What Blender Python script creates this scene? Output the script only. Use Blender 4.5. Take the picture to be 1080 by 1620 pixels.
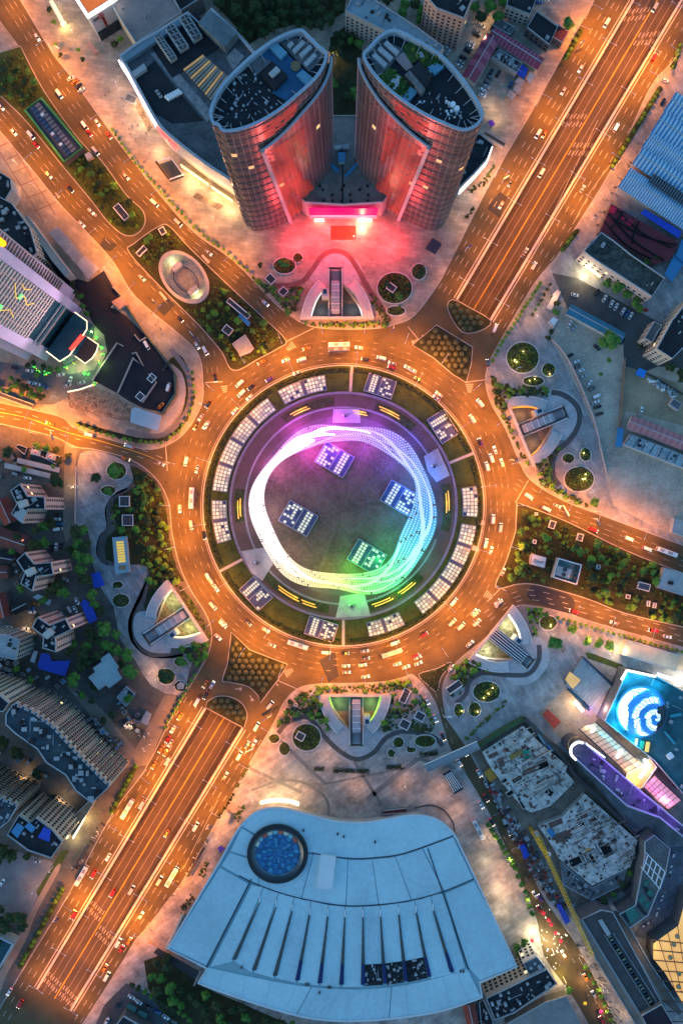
import bpy,bmesh,math,random
from math import sin,cos,pi,atan2,hypot,radians
from mathutils import Vector
random.seed(7)
for _o in list(bpy.data.objects):bpy.data.objects.remove(_o)
SC=bpy.context.scene
COL=SC.collection
# ---------------------------------------------------------------- camera, world, sun, exposure
S,HC=0.4,500.0          # metres per photo pixel at street level, drone height
cam=bpy.data.cameras.new('drone_camera');co=bpy.data.objects.new('drone_camera',cam);COL.objects.link(co)
co.location=(0,0,HC);co.rotation_euler=(0,0,0)
cam.sensor_fit='VERTICAL';cam.angle=2*math.atan(324/HC);cam.clip_end=4000
SC.camera=co
world=bpy.data.worlds.new('World');SC.world=world;world.use_nodes=True
_n=world.node_tree;_n.nodes.clear()
_sky=_n.nodes.new('ShaderNodeTexSky');_sky.sky_type='NISHITA';_sky.sun_disc=False
SUN_EL,SUN_ROT=radians(5),radians(250)
_sky.sun_elevation=SUN_EL;_sky.sun_rotation=SUN_ROT;_sky.altitude=100;_sky.air_density=1.2;_sky.ozone_density=4.0
_mul=_n.nodes.new('ShaderNodeMix');_mul.data_type='RGBA';_mul.blend_type='MULTIPLY';_mul.inputs[0].default_value=1
_mul.inputs[7].default_value=(1.34,1.37,1.26,1)
_bg=_n.nodes.new('ShaderNodeBackground');_bg.inputs[1].default_value=0.128
_ow=_n.nodes.new('ShaderNodeOutputWorld')
_n.links.new(_sky.outputs[0],_mul.inputs[6]);_n.links.new(_mul.outputs[2],_bg.inputs[0]);_n.links.new(_bg.outputs[0],_ow.inputs[0])
sl=bpy.data.lights.new('dusk_sun','SUN');sl.energy=0.06;sl.angle=radians(25);sl.color=(1,.86,.78)
so=bpy.data.objects.new('dusk_sun',sl);COL.objects.link(so)
so.rotation_euler=(radians(78),0,radians(110))
SC.view_settings.view_transform='Standard';SC.view_settings.look='None';SC.view_settings.gamma=1
SC.view_settings.exposure=1.9;SC.view_settings.use_curve_mapping=False
cy=SC.cycles
cy.use_denoising=True;cy.max_bounces=4;cy.diffuse_bounces=2;cy.glossy_bounces=2;cy.transmission_bounces=2
cy.sample_clamp_indirect=4;cy.caustics_reflective=False;cy.caustics_refractive=False;cy.use_light_tree=True
LAMP_K,EMK=0.6,0.45

# ---------------------------------------------------------------- helpers
def W(x,y,z=0.0):
  k=S*(1-z/HC);return ((x-540)*k,(810-y)*k,z)
def W2(pts,z=0.0):return [W(p[0],p[1],z)[:2] for p in pts]
def cr(pts,n=6,closed=False):
  """Catmull-Rom through the points"""
  out=[];N=len(pts)
  for i in range(N if closed else N-1):
    g=lambda k:pts[k % N] if closed else pts[max(0,min(N-1,k))]
    a,b,c,d=g(i-1),g(i),g(i+1),g(i+2)
    for j in range(n):
      t=j/n;t2=t*t;t3=t2*t
      out.append(tuple(.5*((2*b[q])+(-a[q]+c[q])*t+(2*a[q]-5*b[q]+4*c[q]-d[q])*t2+(-a[q]+3*b[q]-3*c[q]+d[q])*t3) for q in (0,1)))
  if not closed:out.append(tuple(pts[-1][:2]))
  return out
def ell(cx,cy_,rx,ry,rot=0,n=28,a0=0,a1=360):
  r=radians(rot);out=[]
  for i in range(n):
    a=radians(a0+(a1-a0)*i/(n if a1-a0 == 360 else n-1));x,y=rx*cos(a),ry*sin(a)
    out.append((cx+x*cos(r)-y*sin(r),cy_+x*sin(r)+y*cos(r)))
  return out
def area(p):return sum(p[i-1][0]*p[i][1]-p[i][0]*p[i-1][1] for i in range(len(p)))/2
def ccw(p):return list(p) if area(p) > 0 else list(reversed(p))
def inside(p,poly):
  x,y=p;c=False
  for i in range(len(poly)):
    (x1,y1),(x2,y2)=poly[i-1][:2],poly[i][:2]
    if (y1 > y) !=(y2 > y) and x <(x2-x1)*(y-y1)/(y2-y1)+x1:c=not c
  return c
def inset(p,d):
  p=ccw(p);out=[]
  for i in range(len(p)):
    a,b,c=Vector(p[i-1][:2]),Vector(p[i][:2]),Vector(p[(i+1) % len(p)][:2])
    u=(b-a);v=(c-b)
    if u.length < 1e-6 or v.length < 1e-6:continue
    u.normalize();v.normalize()
    n=Vector((-u.y-v.y,u.x+v.x));L=n.length
    if L < .2:n=Vector((-u.y,u.x));L=1;k=1
    else:n /= L;k=min(2.2,2/L)
    q=b+n*d*k;out.append((q.x,q.y))
  return out
def densify(p,step,closed=True):
  out=[];N=len(p)
  for i in range(N if closed else N-1):
    a,b=p[i],p[(i+1) % N];L=hypot(b[0]-a[0],b[1]-a[1]);k=max(1,int(L/step))
    for j in range(k):out.append((a[0]+(b[0]-a[0])*j/k,a[1]+(b[1]-a[1])*j/k))
  if not closed:out.append(p[-1])
  return out
ORDS=['first','second','third','fourth','fifth','sixth','seventh','eighth','ninth','tenth','eleventh','twelfth','thirteenth','fourteenth','fifteenth','sixteenth','seventeenth','eighteenth','nineteenth','twentieth']
def ordw(i):
  if i < 20:return ORDS[i]
  n=i+1;return '%d%s' %(n,'th' if 10 < n % 100 < 14 else {1:'st',2:'nd',3:'rd'}.get(n % 10,'th'))
NUM=['zero','one','two','three','four','five','six','seven','eight','nine','ten']

# ---------------------------------------------------------------- materials
MATS={}
def M(name,col,rough=.8,var=.22,scale=.12,metal=0.0,emit=None,es=0.0,bump=0.0,fine=1.2,sample=False,spec=.3):
  if name in MATS:return MATS[name]
  m=bpy.data.materials.new(name);m.use_nodes=True;t=m.node_tree;N=t.nodes;L=t.links
  b=N['Principled BSDF'];b.inputs['Roughness'].default_value=rough;b.inputs['Metallic'].default_value=metal
  b.inputs['Specular IOR Level'].default_value=spec
  if var > 0:
    g=N.new('ShaderNodeNewGeometry')
    n1=N.new('ShaderNodeTexNoise');n1.inputs['Scale'].default_value=scale;n1.inputs['Detail'].default_value=6;n1.inputs['Roughness'].default_value=.65
    n2=N.new('ShaderNodeTexNoise');n2.inputs['Scale'].default_value=fine;n2.inputs['Detail'].default_value=3
    L.new(g.outputs['Position'],n1.inputs['Vector']);L.new(g.outputs['Position'],n2.inputs['Vector'])
    a=N.new('ShaderNodeMath');a.operation='MULTIPLY_ADD';L.new(n2.outputs[0],a.inputs[0]);a.inputs[1].default_value=.5;L.new(n1.outputs[0],a.inputs[2])
    mr=N.new('ShaderNodeMapRange');L.new(a.outputs[0],mr.inputs[0]);mr.inputs[1].default_value=.5;mr.inputs[2].default_value=1.0
    mr.inputs[3].default_value=1-var;mr.inputs[4].default_value=1+var
    vm=N.new('ShaderNodeVectorMath');vm.operation='SCALE';vm.inputs[0].default_value=col[:3];L.new(mr.outputs[0],vm.inputs[3])
    L.new(vm.outputs[0],b.inputs['Base Color'])
    if bump:
      bp=N.new('ShaderNodeBump');bp.inputs['Strength'].default_value=bump;bp.inputs['Distance'].default_value=.3
      L.new(n2.outputs[0],bp.inputs['Height']);L.new(bp.outputs[0],b.inputs['Normal'])
  else:b.inputs['Base Color'].default_value=(*col[:3],1)
  if emit:b.inputs['Emission Color'].default_value=(*emit,1);b.inputs['Emission Strength'].default_value=es*EMK
  if emit and not sample:m.cycles.emission_sampling='NONE'
  m.diffuse_color=(*col[:3],1)
  MATS[name]=m;return m
def tiles(name,c1,c2,mortar,bw,rh,ang=0,rough=.75,ms=.06,var=.25,offs=.5):
  """paving laid in courses: brick texture in world metres over a stain noise"""
  if name in MATS:return MATS[name]
  m=M(name,c1,rough,0);t=m.node_tree;N=t.nodes;L=t.links;b=N['Principled BSDF']
  g=N.new('ShaderNodeNewGeometry');mp=N.new('ShaderNodeMapping');mp.inputs['Rotation'].default_value=(0,0,radians(ang))
  L.new(g.outputs['Position'],mp.inputs[0])
  br=N.new('ShaderNodeTexBrick');br.offset=offs;L.new(mp.outputs[0],br.inputs['Vector'])
  br.inputs['Color1'].default_value=(*c1,1);br.inputs['Color2'].default_value=(*c2,1);br.inputs['Mortar'].default_value=(*mortar,1)
  br.inputs['Scale'].default_value=1;br.inputs['Mortar Size'].default_value=ms;br.inputs['Brick Width'].default_value=bw;br.inputs['Row Height'].default_value=rh
  n1=N.new('ShaderNodeTexNoise');n1.inputs['Scale'].default_value=.09;n1.inputs['Detail'].default_value=8;n1.inputs['Roughness'].default_value=.68;L.new(g.outputs['Position'],n1.inputs['Vector'])
  mr=N.new('ShaderNodeMapRange');L.new(n1.outputs[0],mr.inputs[0]);mr.inputs[1].default_value=.3;mr.inputs[2].default_value=.7;mr.inputs[3].default_value=1-var;mr.inputs[4].default_value=1+var
  vm=N.new('ShaderNodeVectorMath');vm.operation='SCALE';L.new(br.outputs[0],vm.inputs[0]);L.new(mr.outputs[0],vm.inputs[3]);L.new(vm.outputs[0],b.inputs['Base Color'])
  return m
def facade(name,c1,c2,mortar,bw,rh,ms=.12,rough=.35,lit=None,litf=0.0,les=1.5,metal=0.0,spec=.5):
  """curtain wall laid out in wall metres (uv): panes between mullions, a few of them lit"""
  if name in MATS:return MATS[name]
  m=M(name,c1,rough,0,metal=metal,spec=spec);t=m.node_tree;N=t.nodes;L=t.links;b=N['Principled BSDF']
  uv=N.new('ShaderNodeUVMap');br=N.new('ShaderNodeTexBrick');br.offset=0;L.new(uv.outputs[0],br.inputs['Vector'])
  br.inputs['Color1'].default_value=(*c1,1);br.inputs['Color2'].default_value=(*c2,1);br.inputs['Mortar'].default_value=(*mortar,1)
  br.inputs['Scale'].default_value=1;br.inputs['Mortar Size'].default_value=ms;br.inputs['Brick Width'].default_value=bw;br.inputs['Row Height'].default_value=rh
  n1=N.new('ShaderNodeTexNoise');n1.inputs['Scale'].default_value=.05;n1.inputs['Detail'].default_value=5;L.new(uv.outputs[0],n1.inputs['Vector'])
  mr=N.new('ShaderNodeMapRange');L.new(n1.outputs[0],mr.inputs[0]);mr.inputs[1].default_value=.3;mr.inputs[2].default_value=.7;mr.inputs[3].default_value=.7;mr.inputs[4].default_value=1.3
  vm=N.new('ShaderNodeVectorMath');vm.operation='SCALE';L.new(br.outputs[0],vm.inputs[0]);L.new(mr.outputs[0],vm.inputs[3]);L.new(vm.outputs[0],b.inputs['Base Color'])
  if lit:
    sc=N.new('ShaderNodeVectorMath');sc.operation='DIVIDE';sc.inputs[1].default_value=(bw,rh,1);L.new(uv.outputs[0],sc.inputs[0])
    fl=N.new('ShaderNodeVectorMath');fl.operation='FLOOR';L.new(sc.outputs[0],fl.inputs[0])
    wn=N.new('ShaderNodeTexWhiteNoise');wn.noise_dimensions='2D';L.new(fl.outputs[0],wn.inputs[0])
    lt=N.new('ShaderNodeMath');lt.operation='LESS_THAN';L.new(wn.outputs[0],lt.inputs[0]);lt.inputs[1].default_value=litf
    nm=N.new('ShaderNodeMath');nm.operation='SUBTRACT';nm.inputs[0].default_value=1;L.new(br.outputs[1],nm.inputs[1])
    mm=N.new('ShaderNodeMath');mm.operation='MULTIPLY';L.new(lt.outputs[0],mm.inputs[0]);L.new(nm.outputs[0],mm.inputs[1])
    ms_=N.new('ShaderNodeMath');ms_.operation='MULTIPLY';L.new(mm.outputs[0],ms_.inputs[0]);ms_.inputs[1].default_value=les
    b.inputs['Emission Color'].default_value=(*lit,1);L.new(ms_.outputs[0],b.inputs['Emission Strength']);m.cycles.emission_sampling='NONE'
  return m

# ---------------------------------------------------------------- mesh builder
ROOTLOC={}
class MB:
  def __init__(s):s.v=[];s.f=[];s.m=[];s.uv={};s.cur=0
  def face(s,pts,uv=None):
    i=len(s.v);s.v +=[tuple(p) for p in pts];
    if uv:s.uv[len(s.f)]=uv
    s.f.append(tuple(range(i,i+len(pts))));s.m.append(s.cur)
  def poly(s,pts,z):s.face([(x,y,z) for x,y in ccw([p[:2] for p in pts])])
  def sides(s,pts,z0,z1,bot=None,closed=True):
    p=ccw([q[:2] for q in pts]) if closed else [q[:2] for q in pts]
    b=p if bot is None else bot;N=len(p);u=0
    for i in range(N if closed else N-1):
      j=(i+1) % N;L=hypot(p[j][0]-p[i][0],p[j][1]-p[i][1])
      s.face([(b[i][0],b[i][1],z0),(b[j][0],b[j][1],z0),(p[j][0],p[j][1],z1),(p[i][0],p[i][1],z1)],[(u,z0),(u+L,z0),(u+L,z1),(u,z1)]);u += L
  def prism(s,pts,z0,z1,ms=None,mt=None):
    if ms is not None:s.cur=ms
    s.sides(pts,z0,z1)
    if mt is not None:s.cur=mt
    s.poly(pts,z1)
  def box(s,cx,cy_,z0,z1,lx,ly,a=0):
    c,d=cos(a),sin(a);p=[]
    for sx,sy in ((-1,-1),(1,-1),(1,1),(-1,1)):
      x,y=sx*lx/2,sy*ly/2;p.append((cx+x*c-y*d,cy_+x*d+y*c))
    s.prism(p,z0,z1)
  def beam(s,a,b,w,h=None):
    """square bar between two 3D points"""
    a,b=Vector(a),Vector(b);d=(b-a)
    if d.length < 1e-6:return
    d.normalize();h=h or w
    u=d.cross(Vector((0,0,1)))
    if u.length < 1e-3:u=Vector((1,0,0))
    u.normalize();n=u.cross(d)
    q=[u*w/2+n*h/2,-u*w/2+n*h/2,-u*w/2-n*h/2,u*w/2-n*h/2]
    A=[a+x for x in q];B=[b+x for x in q]
    for i in range(4):s.face([A[i],A[(i+1) % 4],B[(i+1) % 4],B[i]])
    s.face(A[::-1]);s.face(B)
  def tube(s,path,r,n=6,closed=False):
    P=[Vector(p) for p in path];N=len(P);rings=[]
    for i in range(N):
      a=P[i-1] if (closed or i > 0) else P[i];b=P[(i+1) % N] if (closed or i < N-1) else P[i]
      d=(b-a);d=d.normalized() if d.length > 1e-9 else Vector((0,0,1))
      u=d.cross(Vector((0,0,1)));u=u.normalized() if u.length > 1e-3 else Vector((1,0,0));w=u.cross(d)
      rr=r[i] if isinstance(r,(list,tuple)) else r
      rings.append([P[i]+(u*cos(2*pi*k/n)+w*sin(2*pi*k/n))*rr for k in range(n)])
    base=len(s.v)
    for R in rings:s.v +=[tuple(q) for q in R]
    for i in range(N if closed else N-1):
      for k in range(n):
        s.f.append((base+i*n+k,base+i*n+(k+1) % n,base+((i+1) % N)*n+(k+1) % n,base+((i+1) % N)*n+k));s.m.append(s.cur)
    if not closed:
      s.f.append(tuple(base+k for k in range(n))[::-1]);s.m.append(s.cur);s.f.append(tuple(base+(N-1)*n+k for k in range(n)));s.m.append(s.cur)
  def cyl(s,cx,cy_,z0,z1,r,n=16,r1=None):
    r1=r if r1 is None else r1
    a=[(cx+r*cos(2*pi*i/n),cy_+r*sin(2*pi*i/n)) for i in range(n)];b=[(cx+r1*cos(2*pi*i/n),cy_+r1*sin(2*pi*i/n)) for i in range(n)]
    s.sides(b,z0,z1,bot=a);s.poly(b,z1)
  def strip(s,path,w,z,closed=False,dash=None):
    """flat ribbon of width w on the ground (world xy path)"""
    P=[Vector(p[:2]) for p in path];N=len(P);Lq=[];Rq=[]
    for i in range(N):
      a=P[i-1] if (closed or i > 0) else P[i];b=P[(i+1) % N] if (closed or i < N-1) else P[i]
      d=(b-a).normalized() if (b-a).length > 1e-9 else Vector((1,0));n=Vector((-d.y,d.x))*(w/2);Lq.append(P[i]+n);Rq.append(P[i]-n)
    for i in range(N if closed else N-1):
      j=(i+1) % N;s.face([(Rq[i].x,Rq[i].y,z),(Rq[j].x,Rq[j].y,z),(Lq[j].x,Lq[j].y,z),(Lq[i].x,Lq[i].y,z)])
  def rail(s,path,w,z0,z1,closed=False):
    """kerb / wall of width w following a path"""
    P=[Vector(p[:2]) for p in path];N=len(P);Lq=[];Rq=[]
    for i in range(N):
      a=P[i-1] if (closed or i > 0) else P[i];b=P[(i+1) % N] if (closed or i < N-1) else P[i]
      d=(b-a).normalized() if (b-a).length > 1e-9 else Vector((1,0));n=Vector((-d.y,d.x))*(w/2);Lq.append(P[i]+n);Rq.append(P[i]-n)
    for i in range(N if closed else N-1):
      j=(i+1) % N
      l0,l1,r0,r1=Lq[i],Lq[j],Rq[i],Rq[j]
      s.face([(r0.x,r0.y,z1),(r1.x,r1.y,z1),(l1.x,l1.y,z1),(l0.x,l0.y,z1)])
      s.face([(r0.x,r0.y,z0),(r1.x,r1.y,z0),(r1.x,r1.y,z1),(r0.x,r0.y,z1)])
      s.face([(l1.x,l1.y,z0),(l0.x,l0.y,z0),(l0.x,l0.y,z1),(l1.x,l1.y,z1)])
    if not closed:
      for i in (0,N-1):s.face([(Rq[i].x,Rq[i].y,z0),(Rq[i].x,Rq[i].y,z1),(Lq[i].x,Lq[i].y,z1),(Lq[i].x,Lq[i].y,z0)])
  def build(s,name,mats,parent=None,smooth=False,loc=None,**props):
    if not isinstance(mats,(list,tuple)):mats=[mats]
    me=bpy.data.meshes.new(name);root=None
    if parent is not None:off=ROOTLOC.get(parent.name,(0,0,0))
    else:off=loc or (0,0,0)
    me.from_pydata([(x-off[0],y-off[1],z-off[2]) for x,y,z in s.v],[],s.f)
    for m in mats:me.materials.append(m)
    if any(s.m):me.polygons.foreach_set('material_index',s.m)
    if s.uv:
      ul=me.uv_layers.new(name='UVMap')
      for fi,uvs in s.uv.items():
        ls=me.polygons[fi].loop_start
        for k,q in enumerate(uvs):ul.data[ls+k].uv=q
    if smooth:me.polygons.foreach_set('use_smooth',[True]*len(me.polygons))
    o=bpy.data.objects.new(name,me);COL.objects.link(o)
    if parent is not None:o.parent=parent;ROOTLOC[o.name]=off
    else:o.location=off;ROOTLOC[o.name]=off
    for k,v in props.items():o[k]=v
    return o
def E(name,label,cat,loc=(0,0,0),group=None):
  o=bpy.data.objects.new(name,None);o.empty_display_size=.5;COL.objects.link(o);o.location=loc;ROOTLOC[o.name]=tuple(loc)
  o['label']=label;o['category']=cat
  if group:o['group']=group
  return o
def tag(o,label,cat,group=None):
  o['label']=label;o['category']=cat
  if group:o['group']=group
  return o
def cen(pts):return (sum(p[0] for p in pts)/len(pts),sum(p[1] for p in pts)/len(pts))
def copytree(o,loc,rz=0,sc=1.0,label=None,group=None):
  def rec(src,par):
    c=src.copy();COL.objects.link(c)
    if par is not None:c.parent=par
    for ch in KIDS.get(src.name,()):rec(ch,c)
    return c
  r=rec(o,None);r.location=loc;r.rotation_euler=(0,0,rz);r.scale=(sc,sc,sc) if not isinstance(sc,(tuple,list)) else sc
  if label:r['label']=label
  if group:r['group']=group
  return r
KIDS={}
def index_kids(root):
  for ch in root.children:KIDS.setdefault(root.name,[]).append(ch);index_kids(ch)
def holed(name,outer,holes,z,mat,parent=None,thick=0.0,**props):
  """flat sheet with holes (world xy), optionally with a kerb face round it"""
  bm=bmesh.new();edges=[]
  for loop in [outer]+list(holes):
    vs=[bm.verts.new((x,y,z)) for x,y in loop]
    for i in range(len(vs)):edges.append(bm.edges.new((vs[i-1],vs[i])))
  bmesh.ops.triangle_fill(bm,use_beauty=True,use_dissolve=False,edges=edges)
  bmesh.ops.recalc_face_normals(bm,faces=bm.faces)
  for f in bm.faces:
    if f.normal.z < 0:f.normal_flip()
  if thick:
    for i in range(len(outer)):
      a,b=outer[i-1],outer[i]
      bm.faces.new([bm.verts.new(p) for p in ((*a,z),(*b,z),(*b,z-thick),(*a,z-thick))])
  me=bpy.data.meshes.new(name);bm.to_mesh(me);bm.free();me.materials.append(mat)
  o=bpy.data.objects.new(name,me);COL.objects.link(o)
  if parent is not None:o.parent=parent
  ROOTLOC[o.name]=(0,0,0)
  for k,v in props.items():o[k]=v
  return o
def sheet(name,pts_px,z,mat,parent=None,**props):
  b=MB();b.poly(W2(pts_px),z);return b.build(name,mat,parent,**props)
def light(name,kind,loc,energy,color,parent=None,size=.3,spot=None,blend=1.0,rot=None,shape=None,sy=None):
  l=bpy.data.lights.new(name,kind);l.energy=energy*LAMP_K;l.color=color
  if kind in ('POINT','SPOT'):l.shadow_soft_size=size
  if kind == 'SPOT':l.spot_size=radians(spot or 150);l.spot_blend=blend
  if kind == 'AREA':
    l.size=size
    if sy:l.shape='RECTANGLE';l.size_y=sy
  o=bpy.data.objects.new(name,l);COL.objects.link(o)
  off=ROOTLOC.get(parent.name,(0,0,0)) if parent is not None else (0,0,0)
  o.location=tuple(loc[i]-off[i] for i in range(3))
  if rot:o.rotation_euler=rot
  if parent is not None:o.parent=parent
  return o
# ================================================================ GROUND, ROADS, PARCELS
ASPH=M('asphalt',(.098,.075,.040),.85,.33,.06,bump=.15,fine=1.6)
ASPH2=M('asphalt_fresh',(.03,.032,.042),.8,.25,.1,bump=.1)
CONC=M('concrete_yard',(.44,.37,.30),.9,.4,.07,fine=.8)
CONC2=M('concrete_lane',(.105,.10,.092),.9,.5,.08)
KERB=M('kerb_stone',(.36,.34,.32),.8,.2)
PAVE_N=tiles('granite_paving',(.38,.325,.26),(.27,.235,.195),(.20,.17,.145),6.0,2.4,8,var=.36)
PAVE_E=tiles('bluestone_paving',(.34,.33,.33),(.24,.24,.25),(.16,.16,.17),7.0,2.2,60,var=.42)
PAVE_S=tiles('plaza_paving',(.44,.38,.35),(.30,.27,.255),(.20,.18,.17),6.5,2.6,-35,var=.5)
PAVE_W=tiles('pavement_slabs',(.32,.28,.225),(.24,.215,.18),(.17,.15,.13),5,3,35,var=.34)
BAND=M('dark_granite',(.085,.082,.085),.7,.25,.2)
BANDR=M('red_granite',(.17,.10,.095),.7,.25,.2)
LAWN=M('lawn_soil',(.034,.038,.016),.95,.55,.12,bump=.3,fine=.7)
LAWN2=M('lawn_grass',(.05,.072,.018),.95,.5,.15,bump=.3,fine=.9)
SOIL=M('bare_soil',(.12,.09,.06),.95,.45,.15,bump=.2)
PAINT=M('road_paint',(.40,.37,.33),.6,.15,.5)
PAINTY=M('road_paint_yellow',(.75,.48,.07),.6,.15,.5)
WHITE=M('white_metal',(.75,.76,.77),.45,.08)
GREYM=M('grey_metal',(.30,.31,.33),.5,.15)
DARKM=M('dark_metal',(.05,.055,.06),.5,.2)
STONE=M('pale_stone',(.50,.49,.47),.7,.15,.2)
BLACK=M('black_glass',(.012,.014,.018),.15,0,spec=.5)
GLASSB=M('blue_glass',(.02,.05,.09),.12,.1,spec=.6)
STEELB=M('blue_roof_steel',(.05,.22,.42),.45,.15)
TARP=M('blue_tarp',(.02,.07,.48),.6,.2,.4)

RC=(543,800);R_IN,R_OUT=222,280
def ringpt(a,r):return (RC[0]+r*cos(radians(a)),RC[1]-r*sin(radians(a)))
# --- openings in the street level: tunnel ramps, sunken wedge courts, oval court
NE_L,NE_R=[(722,474),(1048,-80)],[(775,507),(1125,-80)]
SW_L,SW_R=[(325,1120),(60,1563)],[(384,1152),(113,1597)]
H_NE=[NE_L[0],NE_R[0],NE_R[1],NE_L[1]];H_SW=[SW_L[0],SW_R[0],SW_R[1],SW_L[1]]
WEDGES={'north':((533,504),(0,-1)),'east':((820.7,684.6),(.927,-.385)),'southeast':((775,1002),(.777,.629)),'south':((561,1099),(0,1)),'southwest':((297,965),(-.83,.555))}
def wl(key,u,v):
  (cx,cy_),(nx,ny)=WEDGES[key];return (cx+u*(-ny)+v*nx,cy_+u*nx+v*ny)
PITL=[(-44,3),(-39,19),(-32,36),(-23,45),(-14,45),(-14,3)]
PITR=[(9,3),(9,55),(17,45),(29,30),(37,16),(43,3)]
ESC=[(-13,3),(8,3),(8,81),(-13,81)]
PITALL=[(-44,3),(43,3),(37,16),(29,30),(17,45),(9,55),(9,81),(-14,81),(-14,45),(-23,45),(-32,36),(-39,19)]
OVAL=ell(291.7,439,42,28.5,49,36)
pits={k:W2([wl(k,u,v) for u,v in PITALL]) for k in WEDGES}
big=[(-1500,-1500),(1500,-1500),(1500,1500),(-1500,1500)]
holed('road',big,[W2(H_NE),W2(H_SW),W2(OVAL)]+list(pits.values()),0.0,ASPH,kind='structure')

# --- land parcels between the roads: raised slabs with a kerb
ring_arc=lambda a0,a1,n=10,r=R_OUT:[ringpt(a0+(a1-a0)*i/n,r) for i in range(n+1)]
P_A1=cr([(-60,100),(0,84),(33,73),(72,147),(130,226),(160,253),(200,308),(226,333),(229,355),(215,371),(195,371),(170,350),(147,320),(103,267),(43,193),(0,150),(-60,70)],4,True)
P_A1=[(-60,-30),(0,84),(33,73)] + cr([(33,73),(72,147),(130,226),(160,253),(200,308),(226,333),(229,355),(215,371),(195,371),(170,350),(147,320),(103,267),(43,193),(0,150),(-60,85)],4)[1:]
P_A2=cr([(205,400),(213,385),(250,359),(268,358),(300,392),(360,450),(416,502),(452,538),(440,551),(405,570),(385,582),(372,586),(362,580),(350,556),(317,517),(260,460)],4,True)
P_N=[(33,-120)] + cr([(33,0),(83,83),(117,127),(167,197),(217,263),(300,361),(369,412),(425,470),(453,495),(490,516),(543,521),(600,519),(625,513),(655,499),(693,449),(717,403),(780,280),(847,165),(905,60),(945,-10)],4) +[(1000,-120)]
P_E=[(1180,-120),(1130,-10)] + cr([(1085,60),(1056,105),(1027,140),(967,267),(887,395),(868,420),(845,448),(802,520),(770,582),(773,630),(800,680),(827,743),(850,768),(893,793),(937,810),(1080,863)],4) +[(1180,900)]
P_D=cr([(817,795),(850,807),(900,827),(987,870),(1080,907)],4) +[(1180,945),(1180,1020)] + cr([(1080,992),(987,970),(927,947),(853,926),(820,924),(790,931),(784,922),(800,888),(815,840)],4)
P_SE=cr([(705,1135),(700,1100),(702,1078),(722,1047),(770,1007),(803,970),(827,957),(887,968),(953,989),(1080,1024)],4) +[(1180,1052),(1180,1740),(1025,1740)] + cr([(973,1613),(940,1547),(907,1487),(860,1420),(833,1363),(800,1297),(773,1247),(740,1185)],4)
P_S=cr([(105,1660),(187,1533),(213,1490),(233,1467),(267,1423),(293,1387),(355,1278),(398,1202),(432,1146),(450,1110),(472,1089),(505,1082),(560,1081),(610,1078),(640,1071),(655,1069),(685,1105),(700,1150),(715,1192),(750,1247),(783,1307),(843,1440),(860,1513),(907,1580),(945,1650)],4) +[(980,1740),(60,1740)]
P_W=[(-120,650)] + cr([(0,670),(83,690),(120,707),(150,711),(207,727),(247,757),(267,795),(272,840),(283,890),(300,930),(325,970),(335,1000),(331,1030),(315,1062),(273,1133),(230,1217),(177,1290),(110,1413),(33,1540),(0,1595)],4) +[(-120,1780)]
P_H=[(-120,130)] + cr([(0,207),(50,267),(97,325),(140,370),(180,415),(215,470),(293,537),(315,563),(321,600),(318,643),(287,690),(240,711),(183,698),(120,677),(100,661),(60,650),(0,637)],4) +[(-120,615)]
P_NE1=cr([(652,546),(690,514),(747,549),(745,575),(737,605),(715,592),(685,566)],1,True)
P_NE2=cr([(708,490),(715,474),(745,488),(776,508),(760,523),(730,525)],3,True)
P_SW1=[(366,1000),(395,1028),(455,1051),(440,1075),(412,1112)]+cr([(408,1100),(392,1086),(362,1079),(352,1076),(360,1050)],4)
P_SW2=[(325,1119)]+cr([(328,1110),(342,1102),(362,1102),(382,1112),(391,1130),(386,1152)],4)
P_SEI=cr([(662,1067),(690,1058),(714,1047),(697,1072),(691,1094),(678,1085)],3,True)
RC0,RCW=None,None
def parcel(name,pts,mat,hole_keys=(),extra=(),kerb=True,label=None):
  holes=[pits[k] for k in hole_keys]+[W2(e) for e in extra]
  o=holed(name,W2(pts),holes,.14,mat,thick=.2,kind='structure')
  if kerb:
    b=MB();b.rail(ccw(W2(pts)),.55,.0,.19,closed=True);k=b.build('kerb',KERB,o)
  return o
parcel('pavement_northwest',P_A1,LAWN2);parcel('pavement_oval_court',P_A2,LAWN,extra=[OVAL])
parcel('pavement_north',P_N,PAVE_N,['north']);parcel('pavement_east',P_E,PAVE_E,['east'])
parcel('lawn_east',P_D,LAWN);parcel('pavement_southeast',P_SE,PAVE_E,['southeast'])
parcel('pavement_south',P_S,PAVE_S,['south']);parcel('pavement_west',P_W,CONC2,['southwest'])
parcel('pavement_hotel',P_H,PAVE_W)
for nm,p in (('lawn_northeast_triangle',P_NE1),('lawn_northeast_portal',P_NE2),('lawn_southwest_triangle',P_SW1),('lawn_southwest_portal',P_SW2),('lawn_south_triangle',P_SEI)):parcel(nm,p,LAWN)
# far trench lanes seen at the upper left corner
sheet('pavement_corner',[(-60,-30),(-5,25),(30,72),(0,84),(-60,20)],.17,PAVE_W,kind='structure')

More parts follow.
